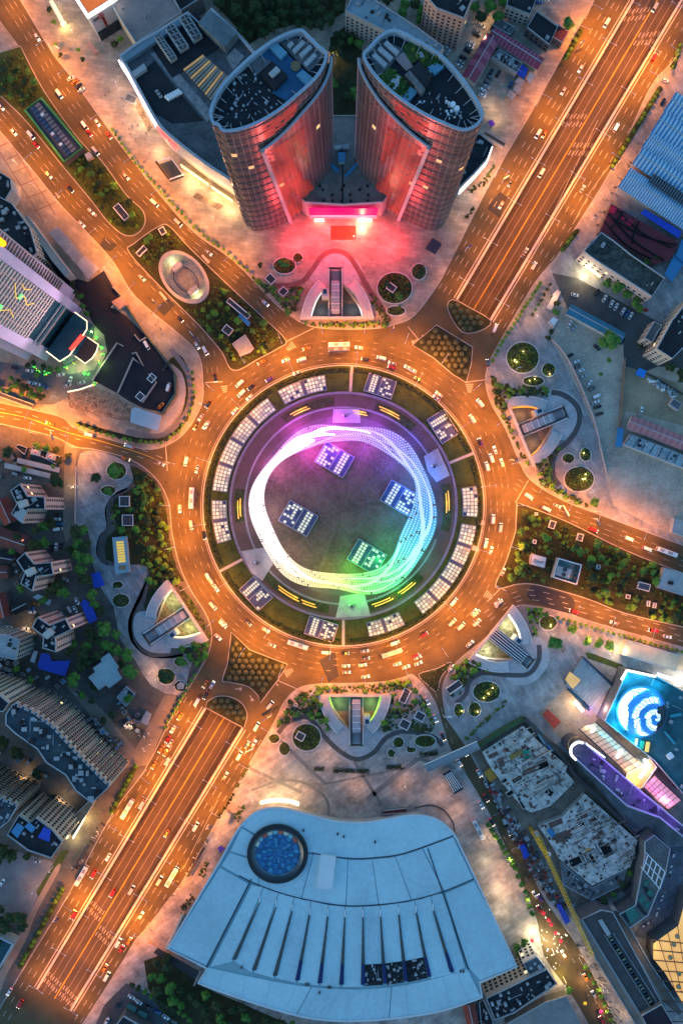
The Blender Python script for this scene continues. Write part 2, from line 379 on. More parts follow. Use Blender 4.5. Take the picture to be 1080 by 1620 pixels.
# --- tunnel ramps
def lerp(a,b,t):return (a[0]+(b[0]-a[0])*t,a[1]+(b[1]-a[1])*t)
def tunnel_ramp(Lp,Rp,z0,z1,nm,yellow):
  def pt(s,t,dz=0):
    q=lerp(lerp(Lp[0],Lp[1],s),lerp(Rp[0],Rp[1],s),t);z=z0+(z1-z0)*s;w=W(q[0],q[1],0);return (w[0],w[1],z+dz)
  b=MB()
  for i in range(10):
    s0,s1=i/10,(i+1)/10;b.face([pt(s0,0),pt(s0,1),pt(s1,1),pt(s1,0)])
  s0=-.06;b.face([pt(s0,0),pt(s0,1),pt(0,1),pt(0,0)])
  r=b.build('road_ramp_'+nm,M('ramp_asphalt',(.085,.062,.044),.85,.3,.08),kind='structure')
  b=MB()   # retaining walls and the portal soffit
  for t in (0,1):
    for i in range(10):
      s0,s1=i/10,(i+1)/10;a,c=pt(s0,t),pt(s1,t);b.face([a,c,(c[0],c[1],.2),(a[0],a[1],.2)])
  a,c=pt(0,0),pt(0,1);b.face([(a[0],a[1],z0+5),(c[0],c[1],z0+5),(c[0],c[1],.13),(a[0],a[1],.13)])
  b.build('retaining_wall',M('ramp_wall',(.28,.24,.22),.8,.25),r)
  b=MB()   # parapets: broad pale coping with a railing line
  for t,sg in ((0,-1),(1,1)):
    path=[W(*lerp(*(Lp if t == 0 else Rp),i/12))[:2] for i in range(13)]
    b.rail(path,1.3,.0,1.0)
  pr=b.build('parapet',M('parapet_concrete',(.52,.46,.44),.7,.15,.3),r)
  b=MB()
  for t,sg in ((0,-1),(1,1)):
    dx,dy=(Rp[0][0]-Lp[0][0]),(Rp[0][1]-Lp[0][1]);L=hypot(dx,dy);ox,oy=sg*5*dx/L,sg*5*dy/L
    path=[W(*(lambda q:(q[0]+ox,q[1]+oy))(lerp(*(Lp if t == 0 else Rp),i/12)))[:2] for i in range(13)]
    b.rail(path,.55,.0,.45)
  b.build('kerb',M('kerb_pale',(.5,.45,.43),.7,.15),r)
  w=MB();y=MB()
  for k in (1/6,2/6,4/6,5/6,.03,.97):     # lane lines
    for i in range(40):
      s0,s1=i/40,(i+1)/40;hw=.0034
      w.face([pt(s0,k-hw,.14),pt(s0,k+hw,.14),pt(s1,k+hw,.14),pt(s1,k-hw,.14)])
  for k in (.493,.507):
    for i in range(20):
      s0,s1=i/20,(i+1)/20;y.face([pt(s0,k-.004,.14),pt(s0,k+.004,.14),pt(s1,k+.004,.14),pt(s1,k-.004,.14)])
  for sc,side in yellow:                         # slow-down bars, two sets of short thick dashes in each lane group
    for lane in range(3):
      for q in range(2):
        c=side*.5+(lane*2+q+.8)/13.2;st=sc+lane*.004
        for rep in range(2):
          s0=st+rep*.022;w.face([pt(s0,c-.009,.15),pt(s0,c+.009,.15),pt(s0+.013,c+.009,.15),pt(s0+.013,c-.009,.15)])
  w.build('road_marking',PAINT,r);y.build('road_marking',PAINTY,r)
  return pt
NE_pt=tunnel_ramp(NE_L,NE_R,-7,-.4,'northeast',[(.505,0),(.44,1),(.80,0),(.74,1)])
SW_pt=tunnel_ramp(SW_L,SW_R,-7,-.1,'southwest',[(.69,0),(.74,1),(.94,0),(.95,1)])

# --- painted markings on the other roads
def lane_marks(name,paths,w=.28,dash=4,gap=6,mat=PAINT,z=.02):
  b=MB()
  for path in paths:
    P=densify(W2(path),.8,False)
    if dash is None:b.strip(P,w,z);continue
    acc=0;seg=[P[0]];on=True
    for i in range(1,len(P)):
      acc += hypot(P[i][0]-P[i-1][0],P[i][1]-P[i-1][1]);
      if on:seg.append(P[i])
      if acc >=(dash if on else gap):
        if on and len(seg) > 1:b.strip(seg,w,z)
        on=not on;acc=0;seg=[P[i]]
  return b.build(name,mat,kind='structure')
def offs(path,d):
  """path in px shifted sideways by d px"""
  out=[]
  for i,p in enumerate(path):
    a=path[max(0,i-1)];c=path[min(len(path)-1,i+1)];L=hypot(c[0]-a[0],c[1]-a[1]) or 1
    out.append((p[0]-(c[1]-a[1])/L*d,p[1]+(c[0]-a[0])/L*d))
  return out
lane_marks('road_marking_ring',[[ringpt(a*3,r) for a in range(121)] for r in (233,243,252.5,262)],.17,2.5,8)
lane_marks('road_marking_ring_edge',[[ringpt(a*3,r) for a in range(121)] for r in (225.2,)],.3,None)
RD1=cr([(-30,-60),(45,50),(95,138),(150,210),(190,265),(260,340),(335,405),(400,460),(455,520)],4)
RD2=cr([(-30,140),(25,205),(75,265),(125,325),(180,380),(230,432),(285,490),(325,540),(338,600)],4)
RD3=cr([(-30,648),(40,660),(100,682),(160,698),(225,718),(265,735)],4)
RD6=cr([(815,765),(870,800),(940,830),(1000,855),(1110,900)],4)
RD7=cr([(770,975),(800,952),(835,940),(900,955),(970,975),(1110,1015)],4)
RDS=cr([(672,1075),(692,1105),(706,1150),(730,1210),(765,1275),(800,1330),(850,1425),(895,1500),(945,1590),(985,1670)],4)
ax=(0.507,-0.862)   # direction of the boulevard
NEl=[(700,470),(1018,-70)];NEr=[(800,500),(860,400),(1150,-80)]
lane_marks('road_marking_northwest',[offs(RD1,d) for d in (-8,0,8)],.2,3.5,6)
lane_marks('road_marking_hotel',[offs(RD2,d) for d in (-8,0,8)],.2,3.5,6)
lane_marks('road_marking_west',[offs(RD3,d) for d in (-6,6)],.3,3.5,6)
lane_marks('road_marking_west_centre',[RD3],.3,None,mat=PAINTY)
lane_marks('road_marking_east',[offs(RD6,d) for d in (-8,0,8)],.2,3.5,6)
lane_marks('road_marking_southeast',[offs(RD7,d) for d in (-7,1,8)],.3,3.5,6)
lane_marks('road_marking_street',[RDS],.25,3,6)
def par(p,q,d):
  L=hypot(q[0]-p[0],q[1]-p[1]);n=((q[1]-p[1])/L*d,-(q[0]-p[0])/L*d);return [(p[0]+n[0],p[1]+n[1]),(q[0]+n[0],q[1]+n[1])]
lane_marks('road_marking_northeast_left',[par(*NE_L,d) for d in (15,24,33)],.3,3.5,6)
lane_marks('road_marking_northeast_right',[par(*NE_R,d) for d in (-14,-24,-34)],.3,3.5,6)
lane_marks('road_marking_southwest_left',[par((325,1120),(0,1663),d) for d in (-14,-24,-34,-43)],.3,3.5,6)
lane_marks('road_marking_southwest_right',[par((384,1152),(80,1650),d) for d in (14,24,34)],.3,3.5,6)
lane_marks('road_marking_parking_line',[[(945,190),(846,395)],[(1010,200),(935,300),(905,355)],[(180,1285),(115,1400)],[(345,1265),(290,1375)]],.3,None)
b=MB()   # give-way lines and chevrons where the arms meet the roundabout
for p,q in (((325,605),(352,604)),((645,517),(668,545)),((815,795),(835,760)),((790,932),(770,952)),((398,1083),(380,1080)),((438,1076),(470,1090)),((265,745),(262,700)),((452,541),(496,519)),((735,605),(772,600))):
  b.strip(W2([p,q]),.5,.022)
for c,a,n in (((455,553),40,5),((742,620),90,5),((778,945),150,5),((462,1060),210,5),((356,620),100,4)):
  for k in range(n):
    p=(c[0]+k*3*cos(radians(a)),c[1]-k*3*sin(radians(a)));L=3+k*.8
    b.strip(W2([(p[0]-L*sin(radians(a)),p[1]-L*cos(radians(a))),(p[0]+L*sin(radians(a)),p[1]+L*cos(radians(a)))]),.5,.022)
# lane arrows
for x,y,a in ((660,537,150),(676,528,150),(668,545,150),(220,340,230),(395,1100,60),(440,1085,230),(233,370,20),(145,335,40),(88,305,50),(300,455,50),(372,1090,0)):
  d=(cos(radians(a)),sin(radians(a)));b.strip(W2([(x,y),(x+d[0]*8,y+d[1]*8)]),.6,.022);b.strip(W2([(x+d[0]*7,y+d[1]*7),(x+d[0]*10,y+d[1]*10)]),1.8,.024)
b.build('road_marking_junctions',PAINT,kind='structure')
# tyre-darkened wheel tracks and patched strips
b=MB();WEAR=M('worn_asphalt',(.083,.064,.035),.8,.4,.12);rr_=random.Random(12)
for r in (227.4,230.2,236.3,239.3,246,249,255.6,258.6,265,268):
  a=0
  while a < 360:
    L_=min(rr_.uniform(12,50),360-a);b.strip([W(*ringpt(a+L_*i/10,r+rr_.uniform(-.15,.15)))[:2] for i in range(11)],rr_.uniform(.6,1.1),.005);a += L_+rr_.uniform(0,6)
for p0_,q0_,sg_ in ((NE_L[0],NE_L[1],1),(NE_R[0],NE_R[1],-1),((325,1120),(0,1663),-1),((384,1152),(80,1650),1)):
  for d in (9,12,18,21,27,30):b.strip(W2(par(p0_,q0_,d*sg_)),rr_.uniform(.6,1.0),.0062)
for zr_,R_ in ((.0072,RD1),(.008,RD2),(.0088,RD6),(.0096,RD7)):
  for d in (-13,-10.5,-5,-2.5,2.5,5,10.5,13):b.strip(W2(offs(R_[:-5] if R_ in (RD1,RD2) else R_[5:],d)),rr_.uniform(.5,.9),zr_)
for k in range(60):
  x,y=ringpt(rr_.uniform(0,360),rr_.uniform(226,276));w=W(x,y);b.box(w[0],w[1],.001,.0102+.00003*k,rr_.uniform(1,5),rr_.uniform(.6,2.2),rr_.uniform(0,3.1))
b.build('road_wear',WEAR,kind='structure')
# darker fresh asphalt patches
for i,p in enumerate(([(247,488),(265,470),(277,482),(260,500)],[(165,375),(185,388),(175,398),(156,392)],cr([(838,948),(835,935),(845,925),(872,932),(905,946),(905,968),(880,966)],3,True),[(505,1045),(530,1030),(535,1070),(520,1080)],[(770,330),(790,303),(802,312),(790,345)])):
  sheet('road_patch_%s' %['hotel','median','southeast','ring','boulevard'][i],p,.012,ASPH2,kind='structure')
# manhole covers
b=MB()
for x,y in ((925,815),(930,827),(918,822),(890,945),(893,952),(770,690),(305,755),(262,763),(90,300),(820,240),(640,560),(580,540),(430,560)):b.poly(ell(*W(x,y)[:2],.45,.45,n=10),.014)
b.build('manhole_cover',M('iron_cover',(.03,.03,.03),.6,0),kind='structure')
# ================================================================ CENTRAL ISLAND
def ringpoly(r0,r1,a0=0,a1=360,n=96):
  return [ringpt(a0+(a1-a0)*i/n,r1) for i in range(n+1)]+[ringpt(a1-(a1-a0)*i/n,r0) for i in range(n+1)]
def disc(name,r0,r1,z,mat,parent=None,a0=0,a1=360,n=96,thick=0,**kw):
  b=MB()
  for i in range(n):
    t0,t1=a0+(a1-a0)*i/n,a0+(a1-a0)*(i+1)/n
    q=[W(*ringpt(t,r)) for t,r in ((t0,r0),(t0,r1),(t1,r1),(t1,r0))] if r0 > 0 else [W(*RC),W(*ringpt(t0,r1)),W(*ringpt(t1,r1))]
    b.face([(p[0],p[1],z) for p in q])
    if thick:
      p,q2=W(*ringpt(t0,r1)),W(*ringpt(t1,r1));b.face([(p[0],p[1],z-thick),(q2[0],q2[1],z-thick),(q2[0],q2[1],z),(p[0],p[1],z)])
  return b.build(name,mat,parent,**kw)
isl=disc('lawn_central_island',0,R_IN,.16,LAWN2,thick=.2,kind='structure')
b=MB();b.rail([W(*ringpt(a*3,R_IN))[:2] for a in range(120)],.7,0,.22,closed=True);b.build('kerb',M('kerb_pale',(.5,.45,.43)),isl)
disc('pavement_island_terrace',0,181,.3,M('terrace_paving',(.115,.075,.066),.8,.3,.1),thick=.2,kind='structure')
disc('pavement_island_circle',0,126,.32,M('circle_paving',(.15,.10,.07),.8,.5,.055,fine=.5),kind='structure')
disc('pavement_island_walk',126,142,.34,M('walk_paving',(.14,.11,.105),.8,.25,.15),kind='structure')
disc('pavement_island_kerb_ring',154,157,.36,M('terrace_kerb',(.26,.23,.24),.8,.2),a0=20,a1=340,kind='structure')
rim=disc('pavement_island_rim',176.5,180.5,.55,M('glass_rim',(.2,.18,.24),.4,.2,.3),thick=.4,kind='structure')
# flagstone joints radiating on the inner circle
b=MB()
for a in range(0,360,30):b.strip([W(*ringpt(a+10,20))[:2],W(*ringpt(a+10,126))[:2]],.25,.335)
for r in (40,80,118):b.strip([W(*ringpt(a*6,r))[:2] for a in range(60)],.25,.336,closed=True)
b.build('pavement_island_joints',M('joint_line',(.15,.14,.14),.8,0),kind='structure')
for a,nm in ((86.5,'north'),(22,'northeast'),(208,'southwest'),(270,'south'),(353,'east'),(342,'southeast')):   # paths across the lawn
  r0,r1=(180,222) if a not in (353,342) else (214,224)
  b=MB();b.strip([W(*ringpt(a,r0))[:2],W(*ringpt(a,r1))[:2]],1.7 if r0 == 180 else 3,.24);b.build('path_'+nm,M('path_stone',(.42,.38,.36)),kind='structure')
PAD=tiles('pad_paving',(.42,.39,.40),(.37,.34,.36),(.28,.26,.27),2,2,20)
for nm,pts,lamp in (('north',[(527,647),(568,647),(570,669),(526,669)],(1,.2,1)),('east',[(670,722),(692,709),(711,752),(690,763),(676,745)],(.3,.3,1)),('south',[(538,943),(576,938),(586,974),(531,977)],(.4,1,.2)),('southwest',[(382,872),(418,866),(432,892),(415,919),(397,905)],(1,.8,.7))):
  b=MB();b.prism(W2(pts),.3,.7);b.build('pavement_pad_'+nm,PAD,kind='structure')
  c=cen(pts);t=E('projector_cabinet',{'north':'small projector cabinet on the violet lit pad at the top','east':'projector cabinet with drums on the blue lit right pad','south':'dark projector cabinet on the green lit bottom pad','southwest':'projector cabinet on the pale lower left pad'}[nm],'cabinet',(*W(*c)[:2],.7))
  b=MB();w=W(*c);b.box(w[0],w[1],.7,2.0,2.6,1.3,.5);b.build('housing',DARKM,t);b=MB();b.box(w[0]+.5,w[1]+.2,2.0,2.5,1.0,.9,.5);b.build('lens_hood',GREYM,t)
  b=MB();b.cyl(w[0]-2.2,w[1]+.5,.7,1.6,.6,10);b.build('drum',WHITE,t)
# planted beds on the terrace with amber strip lights
AMBER=M('amber_strip',(.9,.5,.1),.5,0,emit=(1,.42,.04),es=.75)
BED=M('bed_planting',(.05,.06,.022),.95,.5,.3,bump=.3)
BEDS=[(48,72,'upper right',((57,69),)),(95,125,'upper left',((109,119),)),(171,189,'left',((176,186),)),(215,262,'lower left',((231,244),(246,254))),(282,318,'lower right',((286,297),(302,312))),(346,372,'right',((356,367),)),(74,84,'top',((75,83),))]
for a0,a1,nm,strips in BEDS:
  r0,r1=(158,172) if nm not in ('top',) else (146,153)
  o=disc('flower_bed',r0,r1,.45,BED,a0=a0,a1=a1,n=14,thick=.15)
  tag(o,f'curved flower bed with amber strip lights at {nm} of the round terrace','flower bed','terrace flower beds')
  for s0,s1 in strips:
    for rr in ((r0+r1)/2-2.2,(r0+r1)/2+1.6):
      b=MB();sh=1.2 if rr >(r0+r1)/2 else 0
      b.rail([W(*ringpt(s0+sh+(s1-s0)*i/8,rr))[:2] for i in range(9)],.55,.4,.75);b.build('strip_light',AMBER,o)
  am=(strips[0][0]+strips[-1][1])/2
  light('amber_glow','POINT',W(*ringpt(am,(r0+r1)/2),2.0),160,(1,.45,.08),o,.8)
# hedge ring on the lawn edge
HEDGE=M('hedge_leaf',(.035,.05,.016),.9,.6,.5,bump=.5,fine=1.5)
for a0,a1,nm in ((88,119,'top left'),(122,206,'left'),(210,268,'lower left'),(272,339,'lower right'),(344,380,'right'),(24,85,'upper right')):
  b=MB();rr=random.Random(a0);n=int((a1-a0)*1.6)
  for row in (0,1):
    for i in range(n):
      a=a0+(a1-a0)*(i+rr.random())/n;x,y,_=W(*ringpt(a,213.5+row*3.4+rr.uniform(-1,1)));h=rr.uniform(.7,1.3);q=rr.uniform(.7,1.15)
      b.cyl(x,y,.15,.15+h,q,6,q*.55)
  tag(b.build('hedge',HEDGE),f'low dark hedge round the {nm} edge of the central lawn','hedge','hedges of the central lawn')
# ---- skylights let into the lawn
PANE=M('lit_pane',(.5,.52,.44),.3,.3,.5,emit=(.88,.90,.62),es=.36)
PANE2=M('lit_pane_dim',(.4,.42,.36),.3,.3,.5,emit=(.88,.9,.62),es=.27);PANE3=M('lit_pane_dull',(.3,.33,.32),.3,.3,.5,emit=(.8,.9,.75),es=.1)
PANED=M('dark_pane',(.02,.045,.13),.15,.3,.4,spec=.6)
FRAME=M('skylight_frame',(.16,.17,.19),.5,.1)
SKB=M('skylight_louvre',(.07,.085,.16),.35,.3,.3)
def arc_skylight(a0,a1,r0,r1,bays,label,louvre=()):
  t=E('skylight',label,'skylight',(*W(*ringpt((a0+a1)/2,(r0+r1)/2))[:2],.16),'skylights of the central island')
  P=lambda a,r,z:(*W(*ringpt(a,r))[:2],z)
  n=10;b=MB();q=[W(*ringpt(a0+(a1-a0)*i/n,r1))[:2] for i in range(n+1)]+[W(*ringpt(a1-(a1-a0)*i/n,r0))[:2] for i in range(n+1)]
  b.prism(q,.1,.75);b.build('curb',FRAME,t)
  # bays separated by blue louvre bands
  edges=[a0];
  gap=1.15
  for k in range(bays):
    s0=a0+(a1-a0)*k/bays;s1=a0+(a1-a0)*(k+1)/bays
    if k < bays-1:
      b=MB();b.face([P(s1-gap,r0+1,.84),P(s1-gap,r1-1,.84),P(s1+gap*.2,r1-1,.84),P(s1+gap*.2,r0+1,.84)][::-1]);b.build('louvre_band',SKB,t)
    e0=s0+(gap*.3 if k else .25);e1=s1-(gap*1.05 if k < bays-1 else .25)
    cols=max(2,int(round((e1-e0)*pi/180*(r0+r1)/2/5.6)));rows=4;b=MB()
    for i in range(cols):
      for j in range(rows):
        A0=e0+(e1-e0)*(i+.13)/cols;A1=e0+(e1-e0)*(i+.87)/cols;R0=r0+1+(r1-r0-2)*(j+.13)/rows;R1=r0+1+(r1-r0-2)*(j+.87)/rows
        b.cur=1 if (i*7+j*3+k) % 11 == 0 and bays < 3 else random.choice((0,0,2,2,3))
        b.face([P(A0,R0,.85),P(A0,R1,.85),P(A1,R1,.85),P(A1,R0,.85)][::-1])
    b.build('glass_bay',[PANE,PANED,PANE2,PANE3],t,kind='stuff')
  return t
arc_skylight(98,120,184,209,2,'lit glass skylight of two bays at the upper left of the island')
arc_skylight(125,173.5,184,208.5,4,'long curved lit skylight of four bays along the left')
arc_skylight(177.5,197,184,208,2,'lit skylight of two bays at the far left of the lawn')
arc_skylight(355,368.5,188,213,1,'single bay lit skylight on the right of the lawn')
arc_skylight(306,351.5,188,213,5,'long curved lit skylight of five bays along lower right')
arc_skylight(281,297.5,188,212,2,'lit glass skylight of two bays at the bottom of lawn')
def rect_skylight(c,w,h,ang,label,seed,z=.16,half=0,sp=.5):
  rr=random.Random(seed);cx,cy_,_=W(*c);t=E('skylight',label,'skylight',(cx,cy_,z),'skylights of the central island')
  A=radians(ang);L,Hh=w*S,h*S
  def q(u,v):return (cx+u*cos(A)-v*sin(A),cy_+u*sin(A)+v*cos(A))
  b=MB();b.prism([q(-L/2,-Hh/2),q(L/2,-Hh/2),q(L/2,Hh/2),q(-L/2,Hh/2)],z-.05,z+.7);b.build('curb',FRAME,t)
  b=MB();b.face([(*q(u,v),z+.75) for u,v in ((-L/2+.4,-Hh/2+.4),(L/2-.4,-Hh/2+.4),(L/2-.4,Hh/2-.4),(-L/2+.4,Hh/2-.4))]);b.build('louvre_panel',SKB,t)
  b=MB()
  for u in (-L/2+.2,-L/2+L*.5,L/2-.2):b.beam((*q(u,-Hh/2),z+.85),(*q(u,Hh/2),z+.85),.3)
  for v in (-Hh/2+.2,Hh/2-.2):b.beam((*q(-L/2,v),z+.85),(*q(L/2,v),z+.85),.3)
  b.build('frame',M('pale_frame',(.45,.46,.5),.5,.1),t)
  b=MB()                      # lit panes: a full grid on one side, broken on the other
  for i in range(4):
    for j in range(7):
      for sd in (0,1):
        if sd == half and not (i in (1,2)):continue
        if sd != half and rr.random() < sp:continue
        u=(-L/2+.6 if sd == 0 else .35)+(L/2-1.0)*(i+.5)/4;v=-Hh/2+.6+(Hh-1.2)*(j+.5)/7;du=(L/2-1)/4*.36;dv=(Hh-1.2)/7*.36
        b.face([(*q(u-du,v-dv),z+.8),(*q(u+du,v-dv),z+.8),(*q(u+du,v+dv),z+.8),(*q(u-du,v+dv),z+.8)])
  b.build('lit_panes',PANE,t,kind='stuff')
rect_skylight((601,611),46,30,-18,'blue louvred skylight with broken lit panes at the top of lawn',1,sp=.6)
rect_skylight((700,675),46,32,-58,'blue louvred skylight at the upper right of the lawn',2,sp=.6)
rect_skylight((508,995),48,30,162,'blue louvred skylight at the bottom of the lawn beside path',3,sp=.5,half=1)
rect_skylight((405,939),46,32,132,'blue louvred skylight at the lower left of the lawn',4,sp=.7,half=1)
rect_skylight((529,727),52,38,-30,'square blue skylight inside the light ring, topmost',5,z=.34,half=1,sp=.35)
rect_skylight((632,788),52,38,-30,'square blue skylight inside the light ring, rightmost',6,z=.34,half=0,sp=.35)
rect_skylight((472,820),52,38,-30,'square skylight inside the light ring, leftmost',7,z=.34,half=1,sp=.35)
rect_skylight((580,881),52,38,-30,'square teal skylight inside the light ring, bottom one',8,z=.34,half=0,sp=.45)

# ================================================================ RING OF LIGHT (LED sculpture)
LC=(542,806)
INN=[107,118,127,108,104,112,121,123,123,116,108,106,106,103,106,104]      # every 22.5 deg from east, counter-clockwise
OUT=[145,147,145,140,135,138,141,144,145,143,137,132,131,140,149,147]
def per(T,a):
  x=(a % 360)/22.5;i=int(x);f=x-i;g=lambda k:T[k % 16];p0,p1,p2,p3=g(i-1),g(i),g(i+1),g(i+2)
  return .5*(2*p1+(-p0+p2)*f+(2*p0-5*p1+4*p2-p3)*f*f+(-p0+3*p1-3*p2+p3)*f**3)
INN2=[i*1.0 for i in INN];INN2[2]=118;INN2[3]=112
def lring(a,f,dz=0):
  """point on the sculpture: f 0..1 from its inner to its outer edge, dz lifts it off the shell"""
  r=per(INN2,a)*(1-f)+per(OUT,a)*f
  r += 4.6*sin(radians(a*5+20))*(1-f)+4.2*sin(radians(a*6+130))*f;zc=15+6*sin(radians(a*2+40));z=zc+5.0*sin(pi*f)+dz
  return W(LC[0]+r*cos(radians(a)),LC[1]-r*sin(radians(a)),z)
def led_mat(name,base,k,white):
  m=M(name,(.02,.02,.02),.5,0);t=m.node_tree;N=t.nodes;L=t.links;b=N['Principled BSDF']
  g=N.new('ShaderNodeNewGeometry');sx=N.new('ShaderNodeSeparateXYZ');L.new(g.outputs['Position'],sx.inputs[0])
  at=N.new('ShaderNodeMath');at.operation='ARCTAN2';L.new(sx.outputs[1],at.inputs[0]);L.new(sx.outputs[0],at.inputs[1])
  mr=N.new('ShaderNodeMapRange');L.new(at.outputs[0],mr.inputs[0]);mr.inputs[1].default_value=-pi;mr.inputs[2].default_value=pi
  cr_=N.new('ShaderNodeValToRGB');L.new(mr.outputs[0],cr_.inputs[0]);e=cr_.color_ramp.elements
  for p,c in base:
    q=e.new(p);q.color=(*[x*(1-white)+white for x in c],1)
  e.remove(e[0]);e.remove(e[-1])
  L.new(cr_.outputs[0],b.inputs['Emission Color']);b.inputs['Emission Strength'].default_value=k;m.cycles.emission_sampling='NONE'
  return m
#   fraction of the turn from west through south (0.25), east (0.5), north (0.75)
LEDC=[(0.001,(1,.85,.9)),(.07,(1,.8,.75)),(.13,(1,.75,.45)),(.2,(1,.8,.25)),(.25,(.75,1,.2)),(.29,(.2,1,.12)),(.36,(.1,1,.35)),(.43,(.1,.75,.9)),(.5,(.08,.4,1)),(.58,(.15,.3,1)),(.65,(.3,.2,1)),(.72,(.55,.2,1)),(.8,(.85,.15,1)),(.88,(1,.35,1)),(.94,(1,.75,1)),(.999,(1,.85,.9))]
LED_DOT=led_mat('led_dots',LEDC,.6,.22);LED_RIB=led_mat('led_ribbons',LEDC,.36,.34);LED_NET=led_mat('led_net',LEDC,.16,.0);LED_SKIN=led_mat('led_skin',LEDC,.24,.02);LED_HOT=led_mat('led_ribbons_hot',LEDC,1.1,.72)
sculp=E('light_ring_sculpture','huge woven ring of white, violet, blue and green lights on the plaza','sculpture',(*W(*LC)[:2],.34))
b=MB()                                              # steel net
for k in range(6):b.tube([lring(a*3,k/5,-.1) for a in range(120)],.12,3,closed=True)
for a in range(0,360,3):b.tube([lring(a+j*1.5,j/5,-.12) for j in range(6)],.09,3)
b.build('steel_net',LED_NET,sculp,kind='stuff')
b=MB()                                              # glowing mesh skin under the bulbs
for a in range(0,360,2):
  for j in range(7):
    if (a//2*3+j*5) % 11 == 0:continue
    b.face([lring(a,j/7,-.25),lring(a,(j+1)/7,-.25),lring(a+2,(j+1)/7,-.25),lring(a+2,j/7,-.25)])
b.build('light_skin',LED_SKIN,sculp)
b=MB()                                              # bulbs in diagonal rows
oct_=((1,0,0),(0,1,0),(-1,0,0),(0,-1,0))
for i in range(190):
  for j in range(9):
    a=i*360/190+(j % 2)*.95;f=(j+.5)/9;x,y,z=lring(a,f,.12);r=.46
    i0=len(b.v);b.v +=[(x+r*d[0],y+r*d[1],z) for d in oct_]+[(x,y,z+r)]
    for q in range(4):b.f.append((i0+q,i0+(q+1) % 4,i0+4));b.m.append(0)
b.build('led_bulbs',LED_DOT,sculp,kind='stuff')
def ribbon(f0,amp,fr,ph,w,a0,a1,mat,name):    # flowing ribbons laid over the net
  b=MB();n=int((a1-a0)/2)
  def ff(a):return min(.95,max(.05,f0+amp*sin(radians(a*fr+ph))))
  for i in range(n):
    A,B=a0+(a1-a0)*i/n,a0+(a1-a0)*(i+1)/n;ta=min(1,.25+4*min(i/n,1-i/n));tb=min(1,.25+4*min((i+1)/n,1-(i+1)/n))
    wa,wb=w*ta,w*tb
    b.face([lring(A,max(0,ff(A)-wa),.55),lring(B,max(0,ff(B)-wb),.55),lring(B,min(1,ff(B)+wb),.55),lring(A,min(1,ff(A)+wa),.55)][::-1])
  b.build(name,mat,sculp)
for spec in ((.5,.16,3,40,.17,96,236),(.45,.22,2,0,.20,112,220),(.55,.3,4,90,.10,70,250),(.5,.32,3,200,.075,-70,80),(.62,.18,3,100,.05,-40,60),(.4,.3,3,10,.07,200,330),(.7,.15,4,0,.045,220,310),(.3,.2,5,60,.035,20,130),(.78,.12,4,160,.05,120,200),(.25,.15,4,20,.06,130,215),(.5,.25,3,150,.045,262,345)):
  ribbon(*spec,LED_HOT if spec[5] >= 70 and spec[4] > .09 else LED_RIB,'light_ribbon')
b=MB()                                              # slender legs
for a in range(10,370,30):
  for f in (.1,.9):
    p=lring(a,f,-.2);b.tube([(p[0],p[1],.3),p],.22,5)
b.build('support_legs',GREYM,sculp,kind='stuff')
for a,c,e in ((95,(.7,.06,1),2.6),(120,(.85,.08,1),2.8),(150,(1,.2,.8),1.0),(185,(1,.6,.75),.55),(220,(1,.65,.45),.5),(255,(.9,.9,.15),.6),(278,(.12,1,.05),1.7),(305,(.04,1,.15),1.5),(330,(.08,.8,.5),.7),(355,(.06,.4,1),.9),(20,(.06,.2,1),1.6),(45,(.12,.08,1),1.8),(70,(.4,.06,1),2.4)):
  for f in (-.25,1.2):
    p=lring(a,f);light('led_glow','POINT',(p[0],p[1],9),2300*e,c,sculp,2.0)

